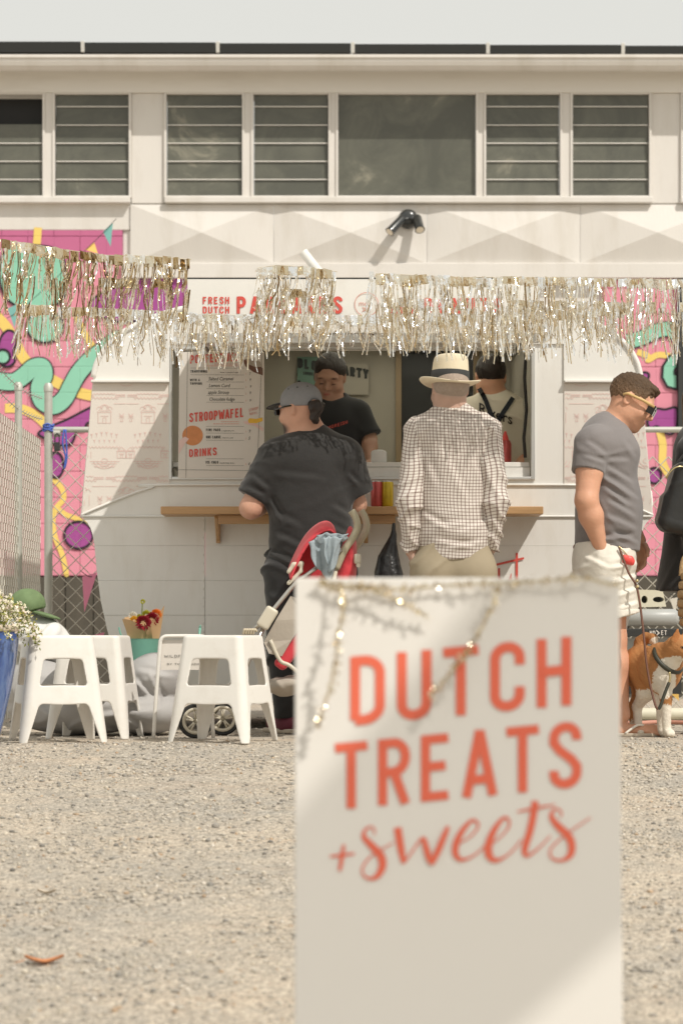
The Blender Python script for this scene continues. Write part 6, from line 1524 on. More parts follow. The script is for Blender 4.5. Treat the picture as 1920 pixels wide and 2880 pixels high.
# ================================================================ stools
def stool_mesh():
    h = .0042
    g = np.arange(-.225, .2251, h); gz = np.arange(-.012, .475, h)
    X = g[:, None, None]; Y = g[None, :, None]; Z = gz[None, None, :]
    a = .137 + (.46 - Z)*.118; rr = .032 + (.46 - Z)*.02
    def rsq(off):
        qx = np.abs(X) - (a - off - rr); qy = np.abs(Y) - (a - off - rr)
        return np.sqrt(np.maximum(qx, 0)**2 + np.maximum(qy, 0)**2) + np.minimum(np.maximum(qx, qy), 0) - rr
    def smax(p, q, k): hh = np.maximum(k - np.abs(p - q), 0)/k; return np.maximum(p, q) + hh*hh*k*.25
    d2 = rsq(0)
    body = smax(d2, Z - .46, .014); body = np.maximum(body, -Z)
    inner = np.maximum(rsq(.0095), Z - .448)
    d = np.maximum(body, -inner)
    for s_ in (X, Y):
        w = .082 + (.36 - Z)*.17
        win = smax(smax(np.abs(s_) - w, Z - .358 - .25*(s_**2)*-1, .018), .247 - .35*s_**2*-1*-1 - Z, .018)
        la = .205 - .055 - Z*.30 
        arch = smax(np.abs(s_) - (.158 - Z*.33), Z - (.163 + .45*s_**2), .022)
        d = smax(d, -win, .005); d = smax(d, -arch, .005)
    V, F = surface_nets(d.astype(np.float32), np.array((g[0], g[0], gz[0])), h)
    me = bpy.data.meshes.new('stool_shell')
    me.vertices.add(len(V)); me.vertices.foreach_set('co', V.astype(np.float32).ravel()); me.loops.add(4*len(F)); me.loops.foreach_set('vertex_index', F.astype(np.int32).ravel())
    me.polygons.add(len(F)); me.polygons.foreach_set('loop_start', np.arange(0, 4*len(F), 4, dtype=np.int32)); me.polygons.foreach_set('use_smooth', np.ones(len(F), bool)); me.update(calc_edges=True)
    me.materials.append(M['stool']); return me
SM = stool_mesh()
for px_, Y_, ang, lb in ((628, 11.06, -20, 'white moulded plastic stool standing in front of the pushchair wheels'), (163, 11.06, 15, 'white moulded plastic stool beside the blue glazed pot'), (268, 11.52, -7, 'white moulded plastic stool half hidden behind another near the grey bean bag')):
    o = link_mesh('stool', SM, None, None, (WX(px_, Y_), Y_, .001)); o.rotation_euler.z = math.radians(ang); tag(o, lb, 'stool', 'white plastic stools')
# white frame stand with the flower price sheet
Yf = 11.35
st = thing('flower_price_stand', 'slim white frame stand holding a printed flower price sheet', 'stand', (WX(510, Yf), Yf, 0))
mb = MB(); F_ = lambda x, y, d=0: tuple(W(x, y, Yf + d))
mb.tube(catmull([F_(432, 2076), F_(440, 1950), F_(450, 1820), F_(453, 1800), F_(462, 1791), F_(480, 1789), F_(555, 1789), F_(575, 1792), F_(583, 1804), F_(586, 1830), F_(594, 1950), F_(600, 2076)], 4), .0085, 8); mb.build('frame', M['stool'], st, smooth='all')
mb = MB(); mb.plate([[(456, 1800), (580, 1800), (582, 1884), (452, 1884)]], lambda x, y, d: tuple(W(x, y, Yf + .012 + d)), .004); sheet = mb.build('sheet', M['paper'], st)
words([('WILDFLOWERS', 462, 1849, 574, 7, dict(t=.13)), ('BY THE BUNCH', 470, 1870, 560, 5, dict(t=.13))], lambda x, y: tuple(W(x, y, Yf + .0105)), M['grey_print'], st)

# ================================================================ pot of white flowers
Yp = 10.8; pc = W(-58, 1900, Yp)
pot = thing('glazed_pot', 'tall blue glazed pot with a bare clay edge beside the stools', 'pot', (pc.x, Yp, 0))
mb = MB(); prof = [(.075, 0), (.082, .01), (.105, .10), (.133, .22), (.155, .34), (.165, .42), (.168, .46), (.160, .475), (.165, .49), (.166, .50), (.158, .50), (.150, .47), (.12, .44)]
mb.lathe(prof, (pc.x, Yp, .0), 40); mb.build('pot_body', M['glaze'], pot, smooth='all')
mb = MB(); mb.lathe([(.1668, .476), (.1695, .482), (.1695, .490), (.1665, .5035), (.158, .504), (.152, .495)], (pc.x, Yp, 0), 40); mb.build('pot_rim', M['tan_rim'], pot, smooth='all')
def petals_obj(name, mat, parent, pts, col, seed, size, leaf=False):
    r = np.random.RandomState(seed); vs, fs, cs = [], [], []
    for p in pts:
        n = nrm(r.normal(size=3)*.55 + np.array((0, -.65, .6))); t = nrm(np.cross(n, r.normal(size=3))); bt = np.cross(n, t); s_ = size*r.uniform(.7, 1.25)
        base = col[r.randint(len(col))]*r.uniform(.85, 1.1)
        m_ = 1 if leaf else 4
        for k in range(m_):
            a = 2*math.pi*k/max(m_, 1) + r.uniform(0, 1); d = t*math.cos(a) + bt*math.sin(a); e = np.cross(n, d); i = len(vs)
            if leaf: vs += [p, p + d*s_*.5 + e*s_*.2, p + d*s_, p + d*s_*.5 - e*s_*.2]
            else: vs += [p, p + d*s_*.55 + e*s_*.38, p + d*s_ + n*s_*.2, p + d*s_*.55 - e*s_*.38]
            fs.append((i, i+1, i+2, i+3)); cs += [base]*4
    L = np.array(LOC[parent.name]); me = bpy.data.meshes.new(name); me.from_pydata((np.array(vs) - L).tolist(), [], fs); set_col(me, np.clip(np.array(cs), 0, 1)); o = link_mesh(name, me, mat, parent); o['kind'] = 'stuff'; return o
fl = thing('white_flower_plant', 'mound of tiny white flowers spilling over the blue glazed pot', 'flowers', (pc.x, Yp, .47))
r = np.random.RandomState(4); pts = []
while len(pts) < 1700:
    a, rr_, z = r.uniform(0, 6.28), r.uniform(0, 1)**.5, r.uniform(0, 1)
    p = np.array((pc.x + .255*rr_*math.cos(a), Yp + .2*rr_*math.sin(a), .47 + .185*math.sqrt(max(0, 1 - rr_**2))*z**.35 - .05*rr_**3)); 
    if z > .35: pts.append(p + r.normal(size=3)*.010)
petals_obj('flower_head', M['petals'], fl, pts[:1150], [np.array((.80, .75, .62)), np.array((.78, .66, .55)), np.array((.70, .66, .45))], 1, .0085)
petals_obj('foliage', M['petals'], fl, [p - np.array((0, 0, .010)) for p in pts], [np.array((.20, .21, .04)), np.array((.33, .30, .06)), np.array((.13, .15, .03))], 2, .020, True)
mb = MB()
for k in range(14):
    a = k*.45; mb.tube([(pc.x + .05*math.cos(a), Yp + .05*math.sin(a), .44), (pc.x + .15*math.cos(a), Yp + .12*math.sin(a), .56)], .002, 4)
mb.build('stem', M['leaf_green'], fl)
# ---- bean bag lounger, cloth and cap
Yb = 11.86
def PB(x, y, d=0): return np.array(W(x, y, Yb + d))
s = SDF(.008); s.ell((PB(230, 0)[0], Yb, .125), (.34, .22, .125), k=.02); s.ell((PB(415, 0)[0], Yb - .02, .105), (.17, .22, .105), k=.015); s.ell((PB(428, 0)[0], Yb, .255), (.145, .19, .125), np.array([[.85, 0, .52], [0, 1, 0], [-.52, 0, .85]]), .012); s.ell((PB(110, 0)[0], Yb, .22), (.17, .2, .13), k=.02); s.cut((0, 0, .004), (0, 0, -1))
tag(s.build('bean_bag', M['beanbag'], None, (PB(250, 0)[0], Yb, 0), disp=creases([(240, 2010, 470, 1985, .012, 10), (380, 1900, 440, 1960, .016, 9), (430, 1880, 470, 1980, .014, 8), (390, 1880, 500, 1900, .010, 9), (250, 1990, 330, 2060, .010, 9), (330, 1990, 420, 2050, .009, 9), (100, 1950, 200, 2050, .010, 10)], Yb, Yb + .1, folds(.005, 14, 9, 20, 3))), 'slumped grey canvas bean bag on the gravel behind the stools', 'bean bag')
s = SDF(.008); s.ell(PB(105, 1780, .1), (.13, .14, .075), k=.03); s.ell(PB(70, 1770, .1), (.09, .1, .065), k=.03); s.ell(PB(135, 1810, .1), (.12, .14, .10), k=.03)
tag(s.build('white_towel', M['white_cloth'], None, tuple(PB(105, 1830, .1)), disp=folds(.012, 12, 9, 12, 5)), 'crumpled white towel heaped on the grey bean bag', 'towel')
cp = PB(78, 1700, .06); cap_ = thing('green_cap', 'green peaked cap lying on the white towel behind the flowers', 'cap', tuple(cp))
s = SDF(.006); s.ell(cp, (.085, .09, .075), k=0); s.cut(cp - np.array((0, 0, .035)), (0.25, 0, -1)); s.build('cap_crown', M['green_cap'], cap_); s = SDF(.005); s.ell(cp + np.array((.085, -.02, -.048)), (.075, .07, .010), np.array([[.96, 0, -.28], [0, 1, 0], [.28, 0, .96]]), 0); s.build('cap_peak', M['green_cap'], cap_)
# ---- mint bucket with a bouquet in kraft paper
Yk = 12.15
def PK(x, y, d=0): return np.array(W(x, y, Yk + d))
c_ = PK(398, 1796); bz = 0.0
bu = thing('mint_bucket', 'mint green enamel bucket holding a wrapped bouquet', 'bucket', (c_[0], Yk, bz))
mb = MB(); mb.lathe([(.065, bz), (.07, bz + .005), (.094, c_[2] - .006), (.098, c_[2]), (.091, c_[2]), (.088, c_[2] - .02)], (c_[0], Yk, 0), 30); mb.build('bucket_body', M['mint'], bu, smooth=True)
mb = MB(); mb.tube([PK(346, 1800), PK(338, 1778), PK(335, 1764)], .004, 6); mb.build('bucket_handle', M['mint'], bu)
bq = thing('flower_bouquet', 'bouquet of dark red and orange dahlias wrapped in brown kraft paper', 'bouquet', (c_[0], Yk, c_[2] - .03))
def sheet_(name, pts, bulge, mat):
    mb = MB(); n = 7; A, B, Cc, D = [np.array(p) for p in pts]
    vs = [tuple((A*(1-u)+B*u)*(1-v) + (D*(1-u)+Cc*u)*v + np.array((0, -bulge*math.sin(math.pi*u)*(.4+.6*v), .004*math.sin(9*u + 5*v)))) for v in np.linspace(0, 1, n) for u in np.linspace(0, 1, n)]
    mb.add(vs, [(i*n+j, i*n+j+1, (i+1)*n+j+1, (i+1)*n+j) for i in range(n-1) for j in range(n-1)]); return mb.build(name, mat, bq, smooth='all', fix=False)
sheet_('kraft_sheet', (PK(362, 1800, -.02), PK(430, 1800, -.02), PK(425, 1765, -.06), PK(344, 1738, .0)), .03, M['kraft'])
sheet_('kraft_sheet', (PK(410, 1800, -.03), PK(448, 1800, .02), PK(463, 1704, .03), PK(412, 1775, -.07)), .02, M['kraft'])
sheet_('kraft_sheet', (PK(365, 1800, .05), PK(440, 1800, .05), PK(455, 1722, .06), PK(350, 1735, .06)), -.02, M['kraft'])
def dahlia(c, R, mat, seed):
    r = random.Random(seed); mb = MB(); c = Vector(c)
    for ring in range(6):
        phi = math.radians(12 + ring*17); n = 5 + ring*3
        for k in range(n):
            a = 2*math.pi*(k + .5*(ring % 2))/n; d = Vector((math.sin(phi)*math.cos(a), -math.cos(phi)*.8 + .1, math.sin(phi)*math.sin(a) + .25)).normalized(); t = d.cross(Vector((0.3, 1, .2))).normalized(); b2 = c + d*R*.35; e = c + d*R*r.uniform(.9, 1.08)
            m_ = (b2 + e)/2; mb.add([b2, m_ + t*R*.16, e, m_ - t*R*.16], [(0, 1, 2, 3)])
    return mb.build('dahlia', mat, bq, fix=False)
dahlia(PK(404, 1752, -.06), .040, M['petal_red'], 1); dahlia(PK(428, 1742, -.02), .036, M['petal_red'], 2); dahlia(PK(440, 1728, .0), .028, M['petal_orange'], 3); dahlia(PK(378, 1745, -.02), .024, M['petal_yellow'], 4); dahlia(PK(374, 1732, .01), .022, M['petal_white'], 5); dahlia(PK(412, 1730, .02), .026, M['lime'], 6); dahlia(PK(392, 1738, .02), .02, M['lime'], 8); dahlia(PK(402, 1692, .0), .013, M['lime'], 7)
mb = MB(); mb.tube([PK(399, 1745, 0), PK(401, 1697, 0)], .003, 5); mb.build('stem', M['leaf_green'], bq)
mb = MB(); mb.tube([PK(556, 1850, .1), PK(563, 1765, .1)], [.004, .0065], 8); mb.tube([PK(563, 1765, .1), PK(564, 1757, .1)], [.0065, .002], 8); tag(mb.build('mint_stake', M['mint'], None, tuple(PK(556, 1850, .1)), smooth='all'), 'mint green wooden stake standing behind the price sheet', 'stake')

# ================================================================ pushchair
Ys = 11.62
def PS(x, y, d=0.0): return np.array(W(x, y, Ys + d))
pc_ = thing('pushchair', 'cream framed pushchair with red hood and taupe seat', 'pushchair', (PS(760, 0)[0], Ys, 0))
NR, FRr = -.17, .17
for sd in (NR, FRr):
    mb = MB(); mb.tube([PS(705, 1780, sd), PS(752, 1735, sd), PS(830, 1640, sd), PS(960, 1545, sd)], .010, 8); mb.build('side_tube', M['chrome'], pc_, smooth='all')
    mb = MB(); o = 0 if sd == NR else 26; mb.tube(catmull([PS(945 + o, 1600, sd*.9), PS(968 + o, 1548, sd*.9), PS(990 + o, 1515, sd*.9), PS(1004 + o, 1484, sd*.9), PS(1000 + o, 1456, sd*.9), PS(988 + o, 1436, sd*.9)], 5), .0165, 10); mb.build('handle_grip', M['handle_foam'], pc_, smooth='all')
    mb = MB(); mb.tube([PS(945 + o, 1600, sd*.9), PS(900 + o, 1800, sd), PS(880, 2000, sd)], .010, 8); mb.build('rear_tube', M['cream_plastic'], pc_, smooth='all')
    mb = MB(); mb.tube([PS(752, 1738, sd), PS(690, 1880, sd), PS(600 if sd > 0 else 562, 2010, sd)], .010, 8); mb.build('front_leg', M['chrome'], pc_, smooth='all')
    s = SDF(.005); ax_ = np.array([nrm((-.52, 0, -.85)), (0, 1, 0), nrm((.85, 0, -.52))]); s.box(PS(752, 1738, sd - .012), (.052, .012, .030), ax_, .012, 0); s.build('hinge_plate', M['cream_plastic'], pc_)
    mb = MB(); mb.tube(catmull([PS(760, 1800, sd), PS(787, 1857, sd), PS(815, 1872, sd), (PS(860, 1910, sd))], 4), .009, 8); mb.build('basket_tube', M['cream_plastic'], pc_, smooth='all')
    for (wx, wd) in ((557 if sd == NR else 622, 0), (905, 1)):
        wy = Ys + sd; wc = Vector((PS(wx, 0)[0], wy, .078)); mb = MB()
        mb.lathe([(.056, -.016), (.072, -.018), (.078, -.010), (.078, .010), (.072, .018), (.056, .016), (.056, -.016)], wc, 30, rot=rotx(math.radians(90)), caps=False); ty_ = mb.build('wheel', M['rubber'], pc_, smooth=True)
        mb = MB(); n_ = 30; mb.tube([wc + Vector((.054*math.cos(t*2*math.pi/n_), -.012, .054*math.sin(t*2*math.pi/n_))) for t in range(n_)], .009, 6, closed=True)
        for k in range(5):
            for o_ in (-.16, .16): a = 2*math.pi*k/5 + o_ + .3; mb.tube([wc + Vector((.010*math.cos(a), -.014, .010*math.sin(a))), wc + Vector((.052*math.cos(a), -.012, .052*math.sin(a)))], .0052, 5)
        mb.lathe([(.014, -.020), (.014, .006)], wc, 12, rot=rotx(math.radians(90))); mb.build('wheel_rim', M['cream_plastic'], ty_, smooth='all')
mb = MB(); mb.tube([PS(1007, 1590, NR), PS(1007, 1590, FRr)], .010, 8); mb.build('cross_bar', M['cream_plastic'], pc_)
s = SDF(.006); s.box(PS(1005, 1572, NR + .02), (.016, .012, .024), None, .008, 0); s.build('fold_latch', M['cream_plastic'], pc_)
# hood: a red visor arching over from side to side
mb = MB(); vs = []; nA, nB = 9, 11
arc_ = catmull([(811, 1606, 0), (830, 1560, 0), (858, 1510, 0), (890, 1478, 0), (918, 1468, 0), (936, 1482, 0), (935, 1502, 0)], 4)
for p in arc_:
    for k in range(nB):
        t = -1 + 2*k/(nB-1); vs.append(W(p.x + 8*t*t, p.y + 26*(abs(t)**2.5), Ys + .185*t))
m_ = len(arc_); mb.add(vs, [(i*nB+k, i*nB+k+1, (i+1)*nB+k+1, (i+1)*nB+k) for i in range(m_-1) for k in range(nB-1)])
hood = mb.build('hood', M['red_cloth'], pc_, smooth='all', fix=False)
so = hood.modifiers.new('thick', 'SOLIDIFY'); so.thickness = .006
mb = MB(); mb.fill([(815, 1608), (850, 1540), (900, 1490), (936, 1500), (925, 1620), (880, 1650), (830, 1640)], lambda x, y: tuple(W(x, y, Ys + .10))); mb.build('hood_lining', M['red_cloth'], pc_, fix=False)
s = SDF(.006); s.rc(PS(985, 1570, .0), PS(955, 1660, .0), .15, .15, 0, ((1, 0, 0), .20)); s.build('seat_back', M['red_cloth'], pc_, disp=folds(.004, 20, 9, 20, 2))
s = SDF(.006); s.box((PS(845, 1800, 0)), (.03, .14, .16), np.array([nrm((.75, 0, -.6)), (0, 1, 0), nrm((.6, 0, .75))]), .02, 0); s.build('seat', M['red_cloth'], pc_)
mb = MB(); mb.fill([(817, 1676), (775, 1745), (742, 1806), (756, 1838), (793, 1846), (820, 1800), (860, 1740), (850, 1690)], lambda x, y: tuple(W(x, y, Ys + NR + .006 + .012*math.sin(x*.08)))); o = mb.build('side_cloth', M['grey_cloth'], pc_, fix=False); so = o.modifiers.new('thick', 'SOLIDIFY'); so.thickness = .006
s = SDF(.006); s.ell(PS(820, 1920, 0), (.12, .17, .055), np.array([[.97, 0, .2], [0, 1, 0], [-.2, 0, .97]]), 0); s.ell(PS(822, 1888, 0), (.11, .15, .055), k=.01, op='s'); s.build('basket', M['grey_cloth'], pc_, disp=folds(.006, 14, 9, 20, 7))
mb = MB(); C = catmull([PS(700, 1772, NR - .01), PS(692, 1778, NR - .03), PS(712, 1782, NR - .04), PS(690, 1786, NR - .02)], 6)
for k in range(5): mb.tube(catmull([PS(684 + k*7, 1784, NR - .02), PS(688 + k*7, 1770, NR - .028), PS(694 + k*7, 1776, NR - .02)], 4), .0055, 6)
mb.build('twisted_cord', M['raffia'], pc_, smooth='all')
s = SDF(.005); s.rc(PS(812, 1608, NR), PS(826, 1588, NR), .010, .010, .01); s.rc(PS(826, 1588, NR), PS(848, 1584, NR), .010, .009, .01); s.rc(PS(848, 1584, NR), PS(846, 1606, NR), .009, .008, .01); s.rc(PS(846, 1606, NR), PS(812, 1640, NR), .008, .010, .01); s.build('hood_clamp', M['cream_plastic'], pc_)
# denim jacket thrown over the handle
jk = PS(915, 1510, NR - .02); jacket = thing('denim_jacket', 'pale denim jacket thrown over the handle of the pushchair', 'jacket', tuple(jk))
def drape(name, xs, top, bot, amp, nf, d0, ph):
    nu, nv = 26, 16; vs = []
    for j in range(nv):
        v = j/(nv-1)
        for i in range(nu):
            u = i/(nu-1); k_ = u*(len(xs)-1); a0 = min(int(k_), len(xs)-2); fr_ = k_ - a0
            lerp = lambda L: L[a0]*(1-fr_) + L[a0+1]*fr_
            x = lerp(xs) + (lerp([b_[0] for b_ in bot]) - lerp(xs))*v; y = lerp(top) + (lerp([b_[1] for b_ in bot]) - lerp(top))*v
            dd = d0 - amp*(.35 + .65*v)*(math.sin(u*nf*math.pi + ph + .8*v) + .35*math.sin(u*nf*2.3*math.pi + v*2)) + .02*v*v
            vs.append(tuple(PS(x + 2.5*math.sin(v*7 + u*9), y + 2*math.sin(u*17), NR + dd)))
    mb = MB(); mb.add(vs, [(j*nu+i, j*nu+i+1, (j+1)*nu+i+1, (j+1)*nu+i) for j in range(nv-1) for i in range(nu-1)])
    o = mb.build(name, M['denim'], jacket, smooth='all', fix=False); so = o.modifiers.new('thick', 'SOLIDIFY'); so.thickness = .004; return o
drape('jacket_body', [868, 892, 915, 935, 962], [1524, 1508, 1505, 1508, 1506], [(884, 1592), (902, 1608), (930, 1634), (938, 1600), (950, 1556)], .016, 4.2, -.045, .4)
drape('jacket_sleeve', [908, 926, 944, 960], [1512, 1508, 1510, 1514], [(916, 1580), (924, 1612), (936, 1606), (948, 1562)], .012, 3.0, -.075, 1.3)
drape('jacket_collar', [890, 920, 950, 978], [1504, 1498, 1502, 1502], [(896, 1528), (920, 1524), (948, 1522), (974, 1518)], .010, 5.0, -.060, .2)
# black carrier bag hung from the shelf
bgp = np.array(W(1100, 1560, SY + .02)); s = SDF(.006)
def PG(x, y, d=0): return np.array(W(x, y, SY - .02 + d))
s.rc(PG(1106, 1505), PG(1092, 1570), .014, .055, .03, ((0, 1, 0), .7)); s.ell(PG(1092, 1615), (.072, .055, .085), k=.03); s.rc(PG(1106, 1474), PG(1106, 1512), .006, .012, .01)
tag(s.build('carrier_bag', M['bag_black'], None, tuple(PG(1100, 1474)), disp=folds(.007, 30, 12, 9, 4)), 'black plastic carrier bag hanging from the shelf beside the checked shirt', 'bag')

# ================================================================ dog and lead
Yd = 11.66
def PD(x, y, d=0.0): return np.array(W(x, y, Yd + d))
dog = thing('dog', 'tan and white short-haired dog with curled tail standing on a lead', 'dog', (PD(1840, 0)[0], Yd, 0))
b = SDF(.0055)
b.ell(PD(1858, 1880, -.06), (.092, .085, .115), k=.03); b.ell(PD(1800, 1872, .10), (.085, .10, .085), k=.03); b.rc(PD(1855, 1875, -.05), PD(1805, 1868, .10), .088, .078, .04)
b.rc(PD(1862, 1862, -.07), PD(1896, 1826, -.15), .066, .054, .03); b.rc(PD(1866, 1900, -.10), PD(1880, 1860, -.12), .055, .05, .03)
# skull, muzzle, ears: head turned out of the picture
b.ell(PD(1912, 1818, -.16), (.058, .060, .053), k=.02); b.rc(PD(1922, 1832, -.185), PD(1950, 1858, -.225), .038, .023, .02); b.ell(PD(1955, 1856, -.235), (.012, .010, .009), k=.004)
for ex, ey, ed in ((1900, 1796, -.195), (1924, 1796, -.115)):
    b.rc(PD(ex, ey + 4, ed), PD(ex + 4, ey - 26, ed - .004), .028, .006, .010, ((nrm((-.3, .9, 0))), .45))
# front legs
for x_, d_ in ((1872, -.115), (1858, -.03)):
    b.rc(PD(x_ - 4, 1900, d_), PD(x_ - 1, 1965, d_), .042, .027, .02); b.rc(PD(x_ - 1, 1965, d_), np.array((PD(x_ + 1, 0, d_)[0], Yd + d_, .035)), .026, .019, .012)
    e_ = np.array((PD(x_ + 1, 0, d_)[0], Yd + d_, .020)); b.ell(e_ + np.array((.012, -.016, 0)), (.024, .032, .019), k=.012)
    for o_ in (-.012, .0, .012): b.ell(e_ + np.array((.014 + o_, -.036, -.004)), (.0075, .014, .012), k=.004)
# hind legs: stifle forward, hock back, upright shank
for x_, d_ in ((1802, .05), (1790, .17)):
    kn = PD(x_ + 14, 1945, d_ - .03); hk = PD(x_ - 12, 1988, d_ + .03); ft = np.array((PD(x_ - 8, 0, d_)[0], Yd + d_, .022))
    b.rc(PD(x_, 1870, d_), kn, .075, .042, .03); b.rc(kn, hk, .040, .022, .02); b.rc(hk, ft, .022, .018, .012); b.ell(ft + np.array((.006, -.024, -.002)), (.023, .036, .018), k=.012)
C = [PD(1795, 1828, .16), PD(1800, 1806, .17), PD(1816, 1794, .16), PD(1834, 1796, .13), PD(1842, 1810, .12)]
b.chain(C, [.030, .027, .025, .022, .014], .012)
def dogcol(V):
    tan = np.array((.42, .195, .075)); wh = np.array((.72, .66, .56)); dk = np.array((.30, .12, .04))
    C_ = np.tile(tan, (len(V), 1)); nz = .012*np.sin(V[:, 0]*60 + V[:, 2]*40) + .010*np.sin(V[:, 2]*75 - V[:, 1]*50) + np.random.RandomState(2).normal(size=len(V))*.005
    px_ = 960 + V[:, 0]*FPX/V[:, 1]; py_ = 1800 - (V[:, 2] - CAMZ)*FPX/V[:, 1]; z = V[:, 2]
    x, y, q_ = V[:, 0], V[:, 1], z + nz
    chest = (np.linalg.norm((V - PD(1866, 1915, -.13))/np.array((.055, .10, .085)), axis=1) + nz*6 < 1); thr = (np.linalg.norm((V - PD(1892, 1868, -.20))/np.array((.06, .08, .038)), axis=1) + nz*6 < 1)
    legs = (q_ < .15) & (y < Yd + .02); hind = (q_ < .20) & (y >= Yd + .02) & (x > PD(1796, 1900, .1)[0]); feet = q_ < .07
    belly = (q_ < .215) & (y < Yd + .10) & (y > Yd - .06)
    tail = np.linalg.norm(V - PD(1842, 1808, .12), axis=1) < .03
    w = chest | thr | legs | hind | feet | belly | tail
    C_[w] = wh
    ear = np.linalg.norm((V - PD(1896, 1786, -.19))/np.array((.02, .03, .045)), axis=1) < 1; C_[ear] = dk*1.2
    nose = np.linalg.norm(V - PD(1957, 1856, -.24), axis=1) < .018; C_[nose] = (.02, .018, .016)
    eye = np.linalg.norm((V - PD(1918, 1820, -.225))/np.array((.010, .012, .006)), axis=1) < 1; C_[eye] = (.02, .012, .01)
    return C_
b.build('body', M['fur'], dog, disp=lambda X, Y, Z: .0012*np.sin(X*140 + Z*90)*np.sin(Z*160 - Y*110), colf=dogcol)
cl = PD(1876, 1856, -.105); nk = nrm(np.array((.55, -.5, .66))); s1 = nrm(np.cross(nk, (0, 1, 0))); s2 = np.cross(nk, s1); n_ = 28
mb = MB(); mb.tube([cl + (s1*.074 + 0)*math.cos(t*2*math.pi/n_) + s2*.076*math.sin(t*2*math.pi/n_) for t in range(n_)], .011, 8, closed=True)
tag(mb.build('dog_collar', M['collar'], None, tuple(cl), smooth='all'), 'dark leather collar round the neck of the tan and white dog', 'collar')
ld = thing('dog_lead', 'brown leather dog lead running from the belt down to the dog collar', 'lead', tuple(PD(1855, 1990, -.15)))
A1 = [np.array(W(1740, 1540, 11.585)), np.array(W(1766, 1610, 11.57)), np.array(W(1790, 1655, 11.56)), np.array(W(1806, 1760, 11.53)), np.array(W(1816, 1860, 11.50)), np.array(W(1828, 1930, 11.48)), np.array(W(1842, 1985, 11.46)), np.array(W(1850, 1994, 11.46))]
mb = MB(); mb.tube(catmull(A1, 6), .0052, 8); mb.build('lead_strap', M['leather'], ld, smooth='all')
mb = MB(); mb.tube(catmull([A1[-1], np.array(W(1856, 1985, 11.46)), np.array(W(1868, 1950, 11.47)), np.array(W(1880, 1920, 11.48))], 5), .0075, 8); mb.build('lead_end', M['collar'], ld, smooth='all')
mb = MB(); mb.tube(catmull([np.array(W(1880, 1920, 11.48)), np.array(W(1883, 1905, 11.48)), np.array(W(1881, 1890, 11.48))], 4), .005, 6); mb.lathe([(.006, -.006), (.008, 0), (.006, .006)], np.array(W(1791, 1650, 11.545)), 8); mb.lathe([(.006, -.006), (.008, 0), (.006, .006)], np.array(W(1790, 1633, 11.548)), 8); mb.build('clasp', M['brass'], ld, smooth='all')

# ================================================================ fence, bunting, oddments
def chainlink(mb, p0, p1, z0, z1, dw=.085, rw=.0026):
    p0, p1 = Vector(p0), Vector(p1); d = p1 - p0; n = int(d.length/dw*1.0); d.normalize(); nn = Vector((-d.y, d.x, 0)); m = int((z1 - z0)/(dw*.5))
    for i in range(n + 1):
        pts = []
        for j in range(m + 1):
            s_ = (1 if (j % 2) else -1); pts.append(p0 + d*(i*dw + s_*dw*.25*(1.04)) + d*(dw*.0) + nn*(s_*.0022) + Vector((0, 0, z0 + j*dw*.5)))
        # neighbouring wires hook through each other at their bends
        mb.tube([p + d*(0) for p in pts], rw, 4, cap=False)
    for i in range(n + 1): pass
def chain_net(mb, p0, p1, z0, z1, dw=.092, rw=.0038):
    p0, p1 = Vector(p0), Vector(p1); L = (p1 - p0).length; d = (p1 - p0).normalized(); nn = Vector((-d.y, d.x, 0)); m = int((z1 - z0)/(dw*.5)); n = int(L/(dw*.5))
    for i in range(n):
        pts = []
        for j in range(m + 1):
            o = (i + (j + i) % 2); pts.append(p0 + d*(o*dw*.5) + nn*(.003*(1 if (j + i) % 2 else -1)) + Vector((0, 0, z0 + j*dw*.5)))
        mb.tube(pts, rw, 4, cap=False)
FYn = 14.85; xg = WX(137, FYn)
fence = thing('chain_link_fence', 'galvanised chain-link fence on pipe posts between caravan and mural', 'fence', (xg, FYn, 0))
zt_ = 1.64
mb = MB(); chain_net(mb, (xg + .02, FYn, 0), (-1.0, FYn, 0), .03, zt_); mb.build('wire_mesh', M['wire'], fence)['kind'] = 'stuff'
mb = MB(); chain_net(mb, (1.25, FYn, 0), (2.35, FYn, 0), .03, zt_ - .1); mb.build('wire_mesh', M['wire'], fence)['kind'] = 'stuff'
mb = MB(); mb.tube([(xg, FYn, 0), (xg, FYn, 1.90)], .024, 14); mb.lathe([(.027, 1.88), (.028, 1.91), (.018, 1.93)], (xg, FYn, 0), 14); mb.build('fence_post', M['galv'], fence, smooth=True)
mb = MB(); mb.tube([(xg, FYn, zt_ + .02), (2.4, FYn, zt_ + .02)], .017, 12); mb.lathe([(.022, 0), (.022, .04)], (xg + .03, FYn, zt_), 12, rot=roty(math.radians(90))); mb.build('top_rail', M['galv'], fence, smooth=True)
mb = MB(); mb.tube([(2.42, FYn, 0), (2.42, FYn, 1.9)], .024, 12); mb.build('fence_post', M['galv'], fence, smooth=True)
gate = thing('fence_gate', 'chain-link gate panel swung open beside the pot, seen nearly edge-on', 'gate', (xg - .03, 13.5, 0))
gx = xg - .035
mb = MB(); chain_net(mb, (gx, 12.55, 0), (gx, FYn - .05, 0), .03, zt_ - .03, .092, .0026); mb.build('wire_mesh', M['wire'], gate)['kind'] = 'stuff'
for yy, tz in ((12.55, 1.90), (13.75, 1.80)): mb = MB(); mb.tube([(gx, yy, 0), (gx, yy, tz)], .020, 12); mb.lathe([(.023, tz - .02), (.023, tz + .01), (.012, tz + .025)], (gx, yy, 0), 12); mb.build('gate_post', M['galv'], gate, smooth=True)
